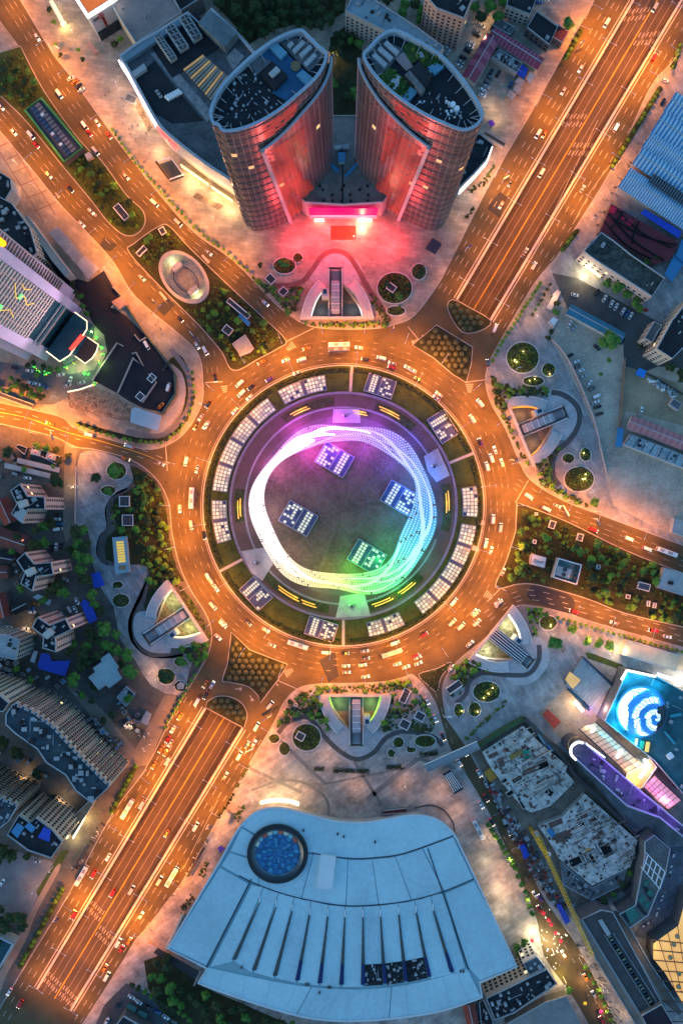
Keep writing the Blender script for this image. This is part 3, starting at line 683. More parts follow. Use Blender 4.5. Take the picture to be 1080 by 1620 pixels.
# ================================================================ SUNKEN WEDGE COURTS
CANOPY=M('wedge_stone',(.46,.46,.47),.6,.15,.3)
def wedge_court(key,label,glow,floor_mat,ledc,e=60,bars=False,kiosk_l=True):
  c=wl(key,0,30);t=E('sunken_court',label,'subway entrance',(*W(*c)[:2],.14),'wedge shaped subway entrances round the ring road')
  P=lambda u,v,z:(*W(*wl(key,u,v))[:2],z)
  D=-6.5
  b=MB();b.face([P(u,v,D) for u,v in PITALL]);b.build('court_floor',floor_mat,t)
  b=MB()
  for i in range(len(PITALL)):
    a,q=PITALL[i-1],PITALL[i];b.face([P(*a,D),P(*q,D),P(*q,.14),P(*a,.14)])
  b.build('retaining_wall',M('court_wall',(.40,.38,.35),.8,.2),t)
  for sgn in (-1,1):                              # curved roof arms, raised and thick
    o=[(-58,0),(-55,14),(-50,29),(-43,43),(-34,55),(-28,60)];i_=[(-43,1),(-39,15),(-34,28),(-28,38),(-21,46),(-17,50)]
    o=[(u*(1 if sgn < 0 else -1),v) for u,v in cr(o,3)];i_=[(u*(1 if sgn < 0 else -1),v) for u,v in cr(i_,3)]
    if sgn > 0:i_=[(u-1,v) for u,v in i_]
    b=MB();n=len(o)
    zz=lambda k:3.2-2.6*(k/(n-1))**1.5
    for k in range(n-1):
      b.face([P(*o[k],zz(k)),P(*o[k+1],zz(k+1)),P(*i_[k+1],zz(k+1)+.3),P(*i_[k],zz(k)+.3)])
      b.face([P(*o[k],.1),P(*o[k+1],.1),P(*o[k+1],zz(k+1)),P(*o[k],zz(k))]);b.face([P(*i_[k],.1),P(*i_[k+1],.1),P(*i_[k+1],zz(k+1)+.3),P(*i_[k],zz(k)+.3)])
    b.face([P(*o[0],.1),P(*i_[0],.1),P(*i_[0],zz(0)+.3),P(*o[0],zz(0))])
    arm=b.build('roof_arm',CANOPY,t)
    b=MB();b.tube([P(u*.975,v,zz(k)+.2) for k,(u,v) in enumerate(o)],.35,5);b.build('rim',M('wedge_rim',(.6,.6,.62),.5,.1),arm)
    b=MB();b.tube([P(u*.97,v-.5,-.5) for u,v in i_],.4,5);b.build('led_strip',M('led_'+key,ledc,.5,0,emit=ledc,es=glow),arm)
  b=MB();b.beam(P(-58,0,1.6),P(58,0,1.6),1.3,3.0);b.build('front_beam',CANOPY,t)
  b=MB()                                         # stair/escalator flight sloping down towards the ring road
  b.face([P(-12.5,5,D+.3),P(7.5,5,D+.3),P(7.5,78,.12),P(-12.5,78,.12)]);fl=b.build('stair_flight',M('stair_tread',(.36,.36,.38),.6,.2),t)
  b=MB()
  n=44
  for k in range(n):
    v=6+71*k/n;z=D+.35+(6.2)*k/n;b.beam(P(-12,v,z+.05),P(7,v,z+.05),.12)
  b.build('steps',M('stair_nosing',(.18,.18,.2)),fl,kind='stuff')
  for u in (-13.2,-9.5,4.5,8.2):
    b=MB();b.beam(P(u,4,D+1.5),P(u,79,1.2),.55,1.2);b.build('escalator_balustrade',DARKM if u in (-9.5,4.5) else WHITE,t)
  if bars:
    for u in (-10.5,-6.5,-2.5,1.5,5.5):
      b=MB();b.beam(P(u,2,2.6),P(u,66,2.6),.45,.6);b.build('roof_bar',WHITE,t)
    b=MB();b.face([P(-13,2,2.1),P(8,2,2.1),P(8,64,2.1),P(-13,64,2.1)]);b.build('roof_glass',GLASSB,t)
  else:
    b=MB();b.face([P(-9,6,2.6),P(4,6,2.6),P(4,58,2.8),P(-9,58,2.8)]);b.face([P(-9,6,2.4),P(4,6,2.4),P(4,58,2.6),P(-9,58,2.6)][::-1]);cnp=b.build('stair_canopy',M('canopy_panel',(.34,.35,.38),.5,.25,.3),t)
    for v in (12,22,32,42,52):
      b=MB();b.beam(P(-9.2,v,2.85),P(4.2,v,2.85),.3);b.build('canopy_rib',WHITE,cnp)
  u0=-19 if kiosk_l else 14                      # lift kiosk with a square dark rooflight
  b=MB();k=[P(u0-5,33,0),P(u0+5,33,0),P(u0+5,46,0),P(u0-5,46,0)];b.prism([q[:2] for q in k],D,3.2);lk=b.build('lift_shaft',M('kiosk_wall',(.5,.5,.5),.6,.15),t)
  b=MB();k=[P(u0-3,37,0),P(u0+3,37,0),P(u0+3,44,0),P(u0-3,44,0)];b.prism([q[:2] for q in k],3.2,3.4);b.build('rooflight',GLASSB,lk)
  if e:
    for u,v in ((-26,16),(25,16)):light('court_glow','POINT',P(u,v,-2.5),e*10,tuple(min(1,x+.15) for x in ledc),t,1.5)
  return t
COURTF=M('court_paving',(.24,.21,.18),.8,.4,.2);COURTG=M('court_planting',(.22,.19,.11),.9,.8,.5,fine=1.5,bump=.4)
wedge_court('north','pink lit wedge shaped sunken court in front of the twin towers',.8,M('court_dark',(.10,.11,.11),.8,.3),(.8,.75,.75),25)
wedge_court('east','wedge shaped sunken court edged in orange, right of the ring road',.9,COURTF,(1,.32,.03),45)
wedge_court('southeast','wedge shaped sunken court with bright yellow floor, lower right',2.2,COURTG,(1,.93,.62),150,True)
wedge_court('south','green edged wedge shaped sunken court before the blue roofed hall',.8,COURTF,(.35,.9,.1),45,kiosk_l=True)
wedge_court('southwest','wedge shaped sunken court with yellow lit planting, lower left',1.6,COURTG,(1,.85,.36),110)
# pale aprons and dark paving bands that swing round each court
def band(name,pts,w,mat,z=.17):
  b=MB();b.strip(W2(cr(pts,6)),w*S,z);return b.build(name,mat,kind='structure')
APR=M('apron_stone',(.40,.40,.42),.75,.25,.15)
def apron(key,z=.155):
  o=[wl(key,u,v) for u,v in cr([(-35,54),(-44,66),(-40,84),(-25,100),(-2,104),(20,100),(37,84),(40,66),(34,54)],4)]
  inn=[(17,46),(10,56),(10,82),(-15,82),(-15,46)]
  b=MB();b.face([(*W(*p)[:2],z) for p in o+[wl(key,u,v) for u,v in inn]]);b.build('pavement_apron_'+key,APR,kind='structure')
for k in WEDGES:apron(k)
band('pavement_band_north',[(430,452),(460,451),(480,444),(495,425),(510,405),(530,397),(550,404),(565,425),(580,452),(600,482),(617,508)],8,BANDR)
band('pavement_band_east',[(871,621),(886,623),(903,633),(914,647),(916,664),(910,682),(896,700),(880,714),(873,732),(875,754),(884,768)],8.5,BAND)
band('pavement_band_southeast',[(852,1020),(851,1045),(835,1066),(805,1068),(785,1066),(760,1065),(742,1078),(736,1098),(722,1112)],7.5,BAND)
band('pavement_band_south',[(440,1160),(455,1143),(483,1134),(500,1147),(513,1165),(538,1189),(564,1201),(590,1191),(612,1166),(641,1157),(683,1165),(700,1180)],7.5,BAND)
band('pavement_band_southwest',[(215,770),(185,783),(170,805),(172,835),(159,852),(157,878),(172,893)],7,BAND)
band('pavement_band_southwest_court',[(243,893),(232,925),(218,955),(207,985),(213,1015),(240,1036),(290,1036)],8,BAND)
# ---- oval sunken court
t=E('oval_sunken_court','oval sunken court with pale rim and lit green water steps','fountain',(*W(291.7,439)[:2],.14))
ov=lambda k,z:[(*W(*p)[:2],z) for p in ell(291.7,439,42*k,28.5*k,49,36)]
def bowl(k0,z0,k1,z1,nm,mat):
  A,B=ov(k0,z0),ov(k1,z1);b=MB()
  for i in range(36):b.face([A[i-1],A[i],B[i],B[i-1]])
  return b.build(nm,mat,t,smooth=True)
bowl(1.14,1.3,.98,1.4,'rim_top',M('oval_rim',(.36,.35,.35),.6,.12));bowl(1.14,.1,1.14,1.3,'rim_side',STONE);bowl(.98,1.4,.86,-4.5,'inner_wall',M('oval_wall',(.28,.29,.28),.5,.3,.3))
bowl(.86,-4.5,.6,-5.2,'step_ring',M('oval_floor',(.36,.37,.33),.6,.3,.3));bowl(.6,-5.2,.57,-5.8,'basin_wall',DARKM)
b=MB();b.face(ov(.57,-5.6));b.build('basin_floor',M('oval_basin',(.20,.22,.24),.35,.35,.3),t)
for sg in (-1,1):
  b=MB();d=(cos(radians(-41)),sin(radians(-41)))
  for k in range(8):
    q=22+k*3.2;z=-5+6.5*k/8;c=(291.7+d[0]*q*sg,439+d[1]*q*sg);w=W(*c);b.box(w[0],w[1],z-.8,z,1.4,6.5,radians(41))
  b.build('stair',M('oval_stair',(.5,.42,.38),.7,.1),t)
  w=W(291.7+13*sg,439+24*sg*.8);b=MB();b.box(w[0],w[1],-5.2,-1.5,7,3.5,radians(41));b.build('pavilion_roof',M('oval_pavilion',(.42,.44,.48),.5,.15),t)
for x,y in ((274,416),(312,466)):light('basin_light','POINT',W(x,y,-2.5),420,(1,1,.45),t,1)
# ================================================================ BUILDINGS: generic makers
ROOFD=M('roof_felt_dark',(.018,.021,.027),.85,.45,.12,fine=.6)
ROOFG=M('roof_felt_grey',(.13,.135,.14),.85,.4,.12,fine=.6)
ROOFP=M('roof_pale',(.36,.37,.38),.8,.25,.1)
WALLP=M('wall_pale',(.48,.44,.40),.8,.15,.2)
WALLC=M('wall_cream',(.52,.45,.36),.8,.15,.2)
WALLK=M('wall_pink',(.55,.36,.31),.8,.15,.2)
WALLD=M('wall_dark',(.12,.115,.12),.8,.2,.2)
WIN=M('window_dark',(.02,.028,.04),.2,.3,.5,spec=.5)
WINL=M('window_lit',(.5,.4,.2),.5,0,emit=(1,.75,.35),es=1.1)
COPING=M('coping',(.38,.40,.43),.7,.15,.3)
DUCT=M('roof_unit',(.34,.36,.38),.6,.25,.6)
def win_boxes(b,p,z0,z1,fh,cw,ww,wh,rr,lit=.006,sill=1.0,edges=None,d=.09):
  p=ccw(p);N=len(p)
  for i in range(N):
    if edges is not None and i not in edges:continue
    a,c=Vector(p[i]),Vector(p[(i+1) % N]);L=(c-a).length
    if L < 1.1:continue
    u=(c-a)/L;n=Vector((u.y,-u.x));k=max(1,int((L-.4)/cw));ww_=min(ww,.72*L/k)
    for f in range(int((z1-z0)/fh)):
      z=z0+f*fh+sill
      for q in range(k):
        m=a+u*(L*(q+.5)/k);b.cur=1 if rr.random() < lit else 0
        A,B=m-u*ww_/2,m+u*ww_/2;A2,B2=A+n*d,B+n*d
        b.face([(A2.x,A2.y,z),(B2.x,B2.y,z),(B2.x,B2.y,z+wh),(A2.x,A2.y,z+wh)])
        b.face([(A2.x,A2.y,z+wh),(B2.x,B2.y,z+wh),(B.x,B.y,z+wh),(A.x,A.y,z+wh)])
def clutter(b,poly,z,n,rr,smin=.8,smax=3.2,hmax=2.0,nm=1):
  xs=[p[0] for p in poly];ys=[p[1] for p in poly];k=0;g=0
  A=atan2(poly[1][1]-poly[0][1],poly[1][0]-poly[0][0])
  while k < n and g < n*30:
    g += 1;x,y=rr.uniform(min(xs),max(xs)),rr.uniform(min(ys),max(ys))
    if not inside((x,y),poly):continue
    b.cur=rr.randrange(nm);s_=rr.uniform(smin,smax);t_=rr.random()
    if t_ < .72:b.box(x,y,z,z+rr.uniform(.4,hmax),s_,s_*rr.uniform(.3,1),A+(pi/2)*rr.randrange(2))
    elif t_ < .88:b.cyl(x,y,z,z+rr.uniform(.5,hmax),s_*.4,10)
    else:b.box(x,y,z,z+.35,s_*3.2,.3,A+(pi/2)*rr.randrange(2))
    k += 1
def block(name,label,cat,roof,z,wall=WALLP,roofm=ROOFG,z0=0.,win=None,units=0,par=.9,seed=1,group=None,pw=.5,edges=None,lit=.008,um=None):
  rr=random.Random(seed);p=ccw(W2(roof,z));c=cen(p);t=E(name,label,cat,(*c,z0),group)
  b=MB();b.sides(p,z0,z);b.build('wall',wall,t)
  b=MB();b.poly(inset(p,.02),z-.02);b.build('roof',roofm,t)
  if par:
    b=MB();b.rail(inset(p,pw*.45),pw,z-.3,z+par,closed=True);b.build('parapet',COPING,t)
  if win:
    b=MB();win_boxes(b,p,z0+.6,z-.6,*win,rr,lit=lit,edges=edges);b.build('windows',[WIN,WINL],t,kind='stuff')
  if units:
    b=MB();clutter(b,inset(p,1.6),z,units,rr,nm=3);b.build('roof_equipment',um or [DUCT,ROOFD,GREYM],t,kind='stuff')
  return t
def gable(name,label,cat,a,bb,w,z,rise,roofm,wall=WALLP,group=None,ribs=None,ribm=None,over=.6):
  """long gabled shed: eaves line a->bb (px, ridge line), half width w px"""
  A,B=Vector(W(*a,z)[:2]),Vector(W(*bb,z)[:2]);u=(B-A).normalized();n=Vector((-u.y,u.x));h=w*S*(1-z/HC)
  t=E(name,label,cat,(*((A+B)/2),0),group)
  q=[A+n*h,A-n*h,B-n*h,B+n*h];b=MB();b.sides([tuple(x) for x in q],0,z)
  b.face([(*q[0],z),(*q[1],z),(*A,z+rise)]);b.face([(*q[2],z),(*q[3],z),(*B,z+rise)]);b.build('wall',wall,t)
  for sg in (1,-1):
    b=MB();e0,e1=A+n*h*sg*1.06-u*over,B+n*h*sg*1.06+u*over;r0,r1=A-u*over,B+u*over;ze=z-rise*.06+.08;zr=z+rise+.08
    b.face([(*e0,ze),(*e1,ze),(*r1,zr),(*r0,zr)]);b.face([(*e0,ze-.15),(*e1,ze-.15),(*r1,zr-.15),(*r0,zr-.15)][::-1]);sl_=b.build('roof_slope',roofm,t)
    if ribs:
      b=MB();L=(B-A).length;k=int(L/ribs)
      for i in range(k):
        d=ribs*(i+.5);c0=A+u*d;m0,m1=c0-u*ribs*.27,c0+u*ribs*.27
        p0,p1,p2,p3=(*(m0+n*h*sg*1.06),ze+.18),(*(m1+n*h*sg*1.06),ze+.18),(*m1,zr+.18),(*m0,zr+.18)
        b.face([p0,p1,p2,p3]);b.face([(p0[0],p0[1],ze),p0,p3,(p3[0],p3[1],zr)]);b.face([p1,(p1[0],p1[1],ze),(p2[0],p2[1],zr),p2])
      b.build('roof_ribs',ribm,sl_,kind='stuff')
  b=MB();b.beam((*(A-u*over),z+rise+.15),(*(B+u*over),z+rise+.15),.5,.25);b.build('ridge_cap',COPING,t)
  return t
def slabroof(name,label,cat,pts,z,mat,wall=WALLD,group=None,th=.4):
  """light canopy: a sheet roof on posts"""
  p=ccw(W2(pts,z));t=E(name,label,cat,(*cen(p),.14),group)
  b=MB();b.prism(p,z-th,z);b.poly(p,z-th);b.build('roof',mat,t)
  b=MB()
  for q in inset(p,.6)[::max(1,len(p)//4)]:b.tube([(*q,.1),(*q,z-th)],.15,5)
  b.build('posts',wall,t,kind='stuff');return t
def vent(x,y,w,h,ang,label,z=1.6,dark=BLACK,group='vents and shafts in the gardens',frame=WHITE,name='vent_shaft',cat='vent'):
  cx,cy_,_=W(x,y,z);A=radians(-ang);L,Hh=w*S,h*S;q=lambda u,v:(cx+u*cos(A)-v*sin(A),cy_+u*sin(A)+v*cos(A))
  p=[q(-L/2,-Hh/2),q(L/2,-Hh/2),q(L/2,Hh/2),q(-L/2,Hh/2)];t=E(name,label,cat,(cx,cy_,.14),group)
  b=MB();b.sides(p,.1,z);b.build('wall',M('vent_wall',(.42,.41,.40),.8,.2),t);b=MB();b.rail(inset(p,.3),.6,z-.2,z+.12,closed=True);b.build('rim',frame,t)
  b=MB();b.poly(inset(p,.5),z-.35);b.build('grille',dark,t)
  b=MB();k=max(2,int(L/.9))
  for i in range(k):u=-L/2+.6+(L-1.2)*(i+.5)/k;b.beam((*q(u,-Hh/2+.6),z-.25),(*q(u,Hh/2-.6),z-.25),.1)
  b.build('louvres',GREYM,t,kind='stuff');return t

# ================================================================ TWIN TOWERS
FAC=facade('tower_curtain_wall',(.125,.085,.075),(.06,.045,.048),(.27,.20,.18),3.4,4.0,.3,.3,lit=(1,.5,.2),litf=.004,les=.3)
FAC2=facade('tower_shell_wall',(.12,.085,.082),(.07,.052,.058),(.25,.19,.18),2.8,4.0,.3,.3,lit=(1,.6,.25),litf=.002,les=.3)
ZT=130.
TL=cr([(331,180),(337,158),(352,132),(378,105),(408,79),(440,58),(474,46),(487,54),(505,72),(518,84),(514,104),(500,126),(472,152),(440,178),(405,198),(375,208),(352,209),(345,200),(336,196)],3,True)
TR=cr([(573,86),(585,72),(600,56),(624,46),(656,60),(690,80),(715,103),(738,131),(757,161),(765,182),(758,196),(750,203),(731,208),(700,197),(665,180),(630,157),(600,131),(580,105)],3,True)
def tower(name,label,roof,corner,tip,foot,seed,zs):
  p=ccw(W2(roof,ZT));c=cen(p);t=E(name,label,'tower',(*c,.14));rr=random.Random(seed)
  b=MB();b.sides(p,.1,ZT);b.build('curtain_wall',FAC,t)
  b=MB();b.poly(inset(p,.3),ZT-3);b.build('roof',ROOFD,t)
  b=MB();b.rail(inset(p,.7),1.4,ZT-3.2,ZT+.6,closed=True);b.build('crown_ring',M('crown_ring',(.30,.38,.46),.45,.15),t)
  b=MB()
  for z in range(8,130,8):b.rail(inset(p,-.12),.35,z,z+.5,closed=True)
  b.build('floor_fins',M('floor_fin',(.20,.15,.15),.5,.1),t,kind='stuff')
  # outer shell: a lower, curved screen wall that peels off the facade and ends in a slanted fin
  po=inset(p,-1.5);near=lambda v:min(range(len(po)),key=lambda i:hypot(po[i][0]-v[0],po[i][1]-v[1]))
  def run(i,j):
    a=[po[k % len(po)] for k in range(i,j+1 if j >= i else j+1+len(po))];c_=[po[k % len(po)] for k in range(j,i+1 if i >= j else i+1+len(po))][::-1]
    a=a if len(a) < len(c_) else c_;a=densify(a,.5,False);return [a[int(k*(len(a)-1)/24)] for k in range(25)]
  ic=near(W(*corner,ZT));T_=[(*v,zs[0]+(zs[1]-zs[0])*k/24) for k,v in enumerate(run(ic,near(W(*tip,ZT))))]
  B_=[(*v,.14) for v in run(ic,near(W(*foot)))];b=MB();u=0
  for i in range(len(T_)-1):
    L=hypot(B_[i+1][0]-B_[i][0],B_[i+1][1]-B_[i][1]);H_=T_[i][2]
    b.face([B_[i],B_[i+1],T_[i+1],T_[i]],[(u,0),(u+L,0),(u+L,H_),(u,H_)]);u += L
  b.build('shell_wall',FAC2,t)
  b=MB();b.tube([(x,y,z+.3) for x,y,z in T_],.8,6);b.build('shell_coping',M('crown_ring',(.3,.38,.46)),t)
  b=MB()                                       # terrace floor behind the shell
  ins=[(q[0]*.93+c[0]*.07,q[1]*.93+c[1]*.07,q[2]-4) for q in T_]
  for i in range(len(T_)-1):b.face([(T_[i][0],T_[i][1],T_[i][2]-4),(T_[i+1][0],T_[i+1][1],T_[i+1][2]-4),ins[i+1],ins[i]])
  b.build('shell_terrace',M('terrace_blue',(.03,.09,.15),.6,.3),t)
  b=MB();e,f=T_[-1],B_[-1];b.beam(e,f,2.6,2.0);b.build('fin',M('fin_panel',(.5,.38,.40),.5,.1),t)
  e,f=T_[0],B_[0];b=MB();b.beam(e,f,1.2);b.build('fin',M('fin_edge',(.3,.28,.32),.5,.1),t)
  b=MB();c0=Vector((*c,0))                    # glowing coral strips emulate the pink light on the shell and wall above
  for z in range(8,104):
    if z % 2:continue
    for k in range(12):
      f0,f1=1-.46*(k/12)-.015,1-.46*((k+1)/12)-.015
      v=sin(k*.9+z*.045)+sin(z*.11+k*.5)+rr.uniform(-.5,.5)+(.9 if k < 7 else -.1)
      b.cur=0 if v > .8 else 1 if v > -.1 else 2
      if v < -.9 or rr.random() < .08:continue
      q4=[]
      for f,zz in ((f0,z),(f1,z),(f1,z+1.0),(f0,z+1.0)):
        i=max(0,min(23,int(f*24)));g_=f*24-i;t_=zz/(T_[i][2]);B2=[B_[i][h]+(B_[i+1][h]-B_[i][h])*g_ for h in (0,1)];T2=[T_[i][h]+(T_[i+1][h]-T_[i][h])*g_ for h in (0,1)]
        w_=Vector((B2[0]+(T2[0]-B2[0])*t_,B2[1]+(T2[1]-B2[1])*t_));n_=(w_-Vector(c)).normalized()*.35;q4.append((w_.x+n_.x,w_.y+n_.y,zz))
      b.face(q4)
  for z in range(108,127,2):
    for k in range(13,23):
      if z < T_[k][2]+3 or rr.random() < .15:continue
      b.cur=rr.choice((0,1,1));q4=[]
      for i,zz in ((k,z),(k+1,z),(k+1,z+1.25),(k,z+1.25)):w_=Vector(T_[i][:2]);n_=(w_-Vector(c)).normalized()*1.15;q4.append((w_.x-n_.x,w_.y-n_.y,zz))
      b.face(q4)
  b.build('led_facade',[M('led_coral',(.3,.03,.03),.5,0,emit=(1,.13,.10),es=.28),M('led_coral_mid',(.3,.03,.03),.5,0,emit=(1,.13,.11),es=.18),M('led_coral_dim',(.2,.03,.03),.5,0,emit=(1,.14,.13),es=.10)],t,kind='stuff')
  b=MB();N=len(p)                             # tangled steel braces behind the crown
  for i in range(0,N,2):
    a=inset(p,1.6)[i % len(inset(p,1.6))];q=inset(p,5.0+rr.random()*1.5)[min(i,len(inset(p,5))-1)];b.beam((*a,ZT-.2),(*q,ZT-2.8),.3)
  b.build('crown_braces',GREYM,t,kind='stuff')
  return t,p
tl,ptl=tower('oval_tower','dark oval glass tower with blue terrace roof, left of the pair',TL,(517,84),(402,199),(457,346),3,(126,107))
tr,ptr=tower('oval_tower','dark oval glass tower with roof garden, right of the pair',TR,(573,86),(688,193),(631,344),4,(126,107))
zr=ZT-3
def roofbits(t,items):
  for nm,pts,z0,z1,mat in items:
    b=MB();b.prism(W2(pts,z1),z0,z1);b.build(nm,mat,t)
TEAL=M('roof_teal',(.02,.10,.20),.6,.3,.2)
# roof of the left tower (crop 4.909x from 320,30)
q=lambda x,y:(320+x/4.909,30+y/4.909)
roofbits(tl,[('terrace_floor',[q(440,290),q(560,180),q(870,470),q(660,640),q(540,570),q(650,430),q(550,330)],zr,zr+.5,TEAL),
  ('terrace_floor',[q(330,330),q(430,430),q(540,330),q(440,280)],zr,zr+.4,ROOFG),
  ('roof_canopy',[q(510,205),q(570,175),q(660,260),q(610,310)],zr,zr+2.5,M('teal_panels',(.10,.26,.36),.5,.2)),('roof_canopy',[q(730,430),q(780,395),q(870,465),q(820,520)],zr,zr+2.5,M('teal_panels',(.10,.26,.36))),
  ('plant_room',[q(460,420),q(550,330),q(660,435),q(560,540)],zr,zr+3.5,ROOFD),('plant_hatch',[q(515,420),q(575,365),q(605,395),q(545,450)],zr+3.5,zr+5,ROOFP),
  ('plant_deck',[q(610,190),q(700,150),q(820,150),q(940,270),q(930,310),q(830,410),q(760,345)],zr,zr+.6,ROOFG)])
b=MB();w=W(*q(725,375),zr);b.cyl(w[0],w[1],zr+.5,zr+1.2,2.4,16);b.build('planter_disc',M('planter_soil',(.22,.15,.08)),tl)
def fan_rows(t,rows,z,nm='cooling_unit'):
  for a,bb,n,w in rows:
    for i in range(n):
      c=lerp(a,bb,(i+.5)/n);x,y,_=W(*c,z);A=atan2(-(bb[1]-a[1]),bb[0]-a[0]);L=hypot(bb[0]-a[0],bb[1]-a[1])*S*.9/n*.82
      b=MB();b.box(x,y,z,z+1.8,L,w,A);o=b.build(nm,DUCT,t)
fan_rows(tl,[(q(710,270),q(790,190),5,2),(q(765,300),q(845,225),5,2),(q(800,370),q(880,290),5,2),(q(670,230),q(705,200),2,2)],zr+.6)
b=MB();clutter(b,W2([q(110,700),q(340,350),q(600,640),q(560,700),q(250,830)],zr),zr,70,random.Random(5),.4,1.6,1.2,3);b.build('roof_debris',[GREYM,ROOFD,DUCT],tl,kind='stuff')
# roof of the right tower (crop 4.5x from 560,30)
q=lambda x,y:(560+x/4.5,30+y/4.5)
GARD=M('roof_garden',(.04,.09,.02),.95,.5,.4,bump=.4)
roofbits(tr,[('roof_garden',[q(160,430),q(250,340),q(330,400),q(440,500),q(370,580),q(250,510)],zr,zr+.7,GARD),('roof_garden',[q(350,190),q(430,140),q(660,270),q(640,310),q(540,370),q(460,290),q(380,330)],zr,zr+.7,GARD),
  ('garden_path',[q(260,440),q(300,395),q(330,410),q(310,490),q(280,505)],zr+.7,zr+.8,STONE),('garden_path',[q(440,245),q(480,230),q(500,270),q(450,280)],zr+.7,zr+.8,STONE),
  ('plant_room',[q(355,400),q(465,300),q(560,400),q(480,520)],zr,zr+4,ROOFD),('plant_wall',[q(360,395),q(395,365),q(505,495),q(480,520)],zr,zr+4.4,ROOFG),
  ('roof_canopy',[q(345,560),q(400,480),q(450,515),q(375,600)],zr,zr+2,M('teal_panels',(.1,.26,.36))),('roof_canopy',[q(520,345),q(580,310),q(640,340),q(570,395)],zr,zr+2,M('teal_panels',(.1,.26,.36))),
  ('plant_deck',[q(110,240),q(210,150),q(350,215),q(250,340),q(165,415)],zr,zr+.5,ROOFG),('gangway',[q(290,280),q(350,230),q(420,340),q(370,370)],zr+.5,zr+.8,M('gangway',(.3,.22,.22)))])
fan_rows(tr,[(q(220,180),q(310,260),5,2.2),(q(175,220),q(265,300),5,2.2),(q(135,265),q(225,345),5,2.2)],zr+.5)
for x,y,r in ((700,615,1.5),(728,645,1.5),(655,595,.6),(537,385,1.0),(672,605,.6)):
  b=MB();w=W(*q(x,y),zr);b.cyl(w[0],w[1],zr,zr+1.6,r,14,r*.8);b.build('satellite_dish',WHITE,tr)
b=MB();clutter(b,W2([q(500,530),q(640,520),q(820,700),q(720,740),q(420,590)],zr),zr,30,random.Random(6),.4,1.6,1.2,3);b.build('roof_debris',[GREYM,WHITE,DUCT],tr,kind='stuff')
b=MB();rr_=random.Random(3)
for k in range(150):
  x,y=rr_.uniform(165,650),rr_.uniform(140,590)
  if not (inside((x,y),[(160,430),(250,340),(330,400),(440,500),(370,580),(250,510)]) or inside((x,y),[(350,190),(430,140),(660,270),(640,310),(540,370),(460,290),(380,330)])):continue
  w=W(*q(x,y),zr);r=rr_.uniform(.5,1.5);b.cyl(w[0],w[1],zr+.5,zr+.5+r*1.3,r,7,r*.4)
b.build('garden_shrubs',M('shrub_leaf',(.06,.11,.025),.9,.5,.6,bump=.4),tr,kind='stuff')
for cx_,tw_ in ((402,tl),(676,tr)):                # floodlights washing the towers pink from the plaza
  for dx in (0,):
    pass
# podium between the towers with the pink screen
q=lambda x,y:(460+x/6.75,220+y/6.75)
zp=22.
pod=block('podium_hall','low grey podium with glowing pink screen between the oval towers','building',[q(60,590),q(340,250),q(400,90),q(410,-250),q(715,-250),q(720,100),q(790,260),q(1055,580),q(980,675),q(560,700),q(150,675)],zp,M('podium_stone',(.45,.34,.33),.6,.15),M('podium_roof',(.19,.18,.17),.85,.35,.15),par=.8)
pp=W2([q(190,702),q(930,702)],zp)
SCR=M('pink_screen',(.04,.0,.01),.4,0,emit=(1,.0,.17),es=.62)
y0=min(p_[1] for p_ in pp)-1.2
b=MB();b.box((pp[0][0]+pp[1][0])/2,y0,9,zp-2.0,abs(pp[1][0]-pp[0][0]),.5);b.build('led_screen',SCR,pod)
b=MB();b.box((pp[0][0]+pp[1][0])/2,y0-.3,5.2,8.6,abs(pp[1][0]-pp[0][0])*1.0,1.6);b.build('entrance_fascia',M('fascia',(.5,.42,.46),.5,.1),pod)
for sx,cw_ in ((-.36,6),(.32,9)):
  b=MB();b.box((pp[0][0]+pp[1][0])/2+sx*abs(pp[1][0]-pp[0][0]),y0-.6,.4,4.2,cw_,.6);b.build('lit_doorway',M('doorway_light',(1,.9,.7),.5,0,emit=(1,.85,.5),es=3),pod)
xm=(pp[0][0]+pp[1][0])/2
light('screen_glow','AREA',(xm,y0-1.5,13),40000,(1,.045,.055),pod,40,rot=(radians(-55),0,0),sy=12)
light('screen_glow','POINT',(xm-30,y0-16,7),8000,(1,.05,.06),pod,3);light('screen_glow','POINT',(xm+32,y0-16,7),8000,(1,.05,.06),pod,3)
light('door_glow','POINT',(xm+12,y0-5,3),1500,(1,.7,.4),pod,1)
for sx in (-1,1):                                     # facade floods, aimed up at the shell walls
  tgt=Vector((*W(462 if sx < 0 else 626,342)[:2],58));src=Vector((xm+sx*5,y0-46,9));d=(tgt-src)
  d2=Vector((*W(440 if sx < 0 else 648,352)[:2],112))-src;light('facade_flood','SPOT',src,60000,(1,.10,.085),pod,2.5,spot=14,blend=.7,rot=d2.to_track_quat('-Z','Y').to_euler())
  light('facade_flood','SPOT',src,90000,(1,.14,.12),pod,2.5,spot=24,blend=.8,rot=d.to_track_quat('-Z','Y').to_euler())
zq=zp
roofbits(pod,[('plant_housing',[q(505,140),q(580,140),q(580,235),q(505,235)],zq,zq+3,STEELB),('plant_housing',[q(510,235),q(575,235),q(575,255),q(510,255)],zq,zq+2,ROOFP),('roof_duct',[q(370,220),q(390,205),q(515,330),q(490,355)],zq,zq+1.6,STEELB),('roof_duct',[q(740,200),q(760,220),q(600,400),q(575,380)],zq,zq+1.6,STEELB),
  ('roof_gutter',[q(545,250),q(556,250),q(560,690),q(546,690)],zq,zq+.3,ROOFD),('plant_housing',[q(460,70),q(540,60),q(540,100),q(470,110)],zq,zq+2.5,ROOFP),('plant_housing',[q(545,60),q(620,45),q(625,95),q(550,105)],zq,zq+2.2,GREYM),('edge_duct',[q(0,620),q(370,190),q(385,230),q(70,590),q(30,660)],zq,zq+1.5,STEELB)])
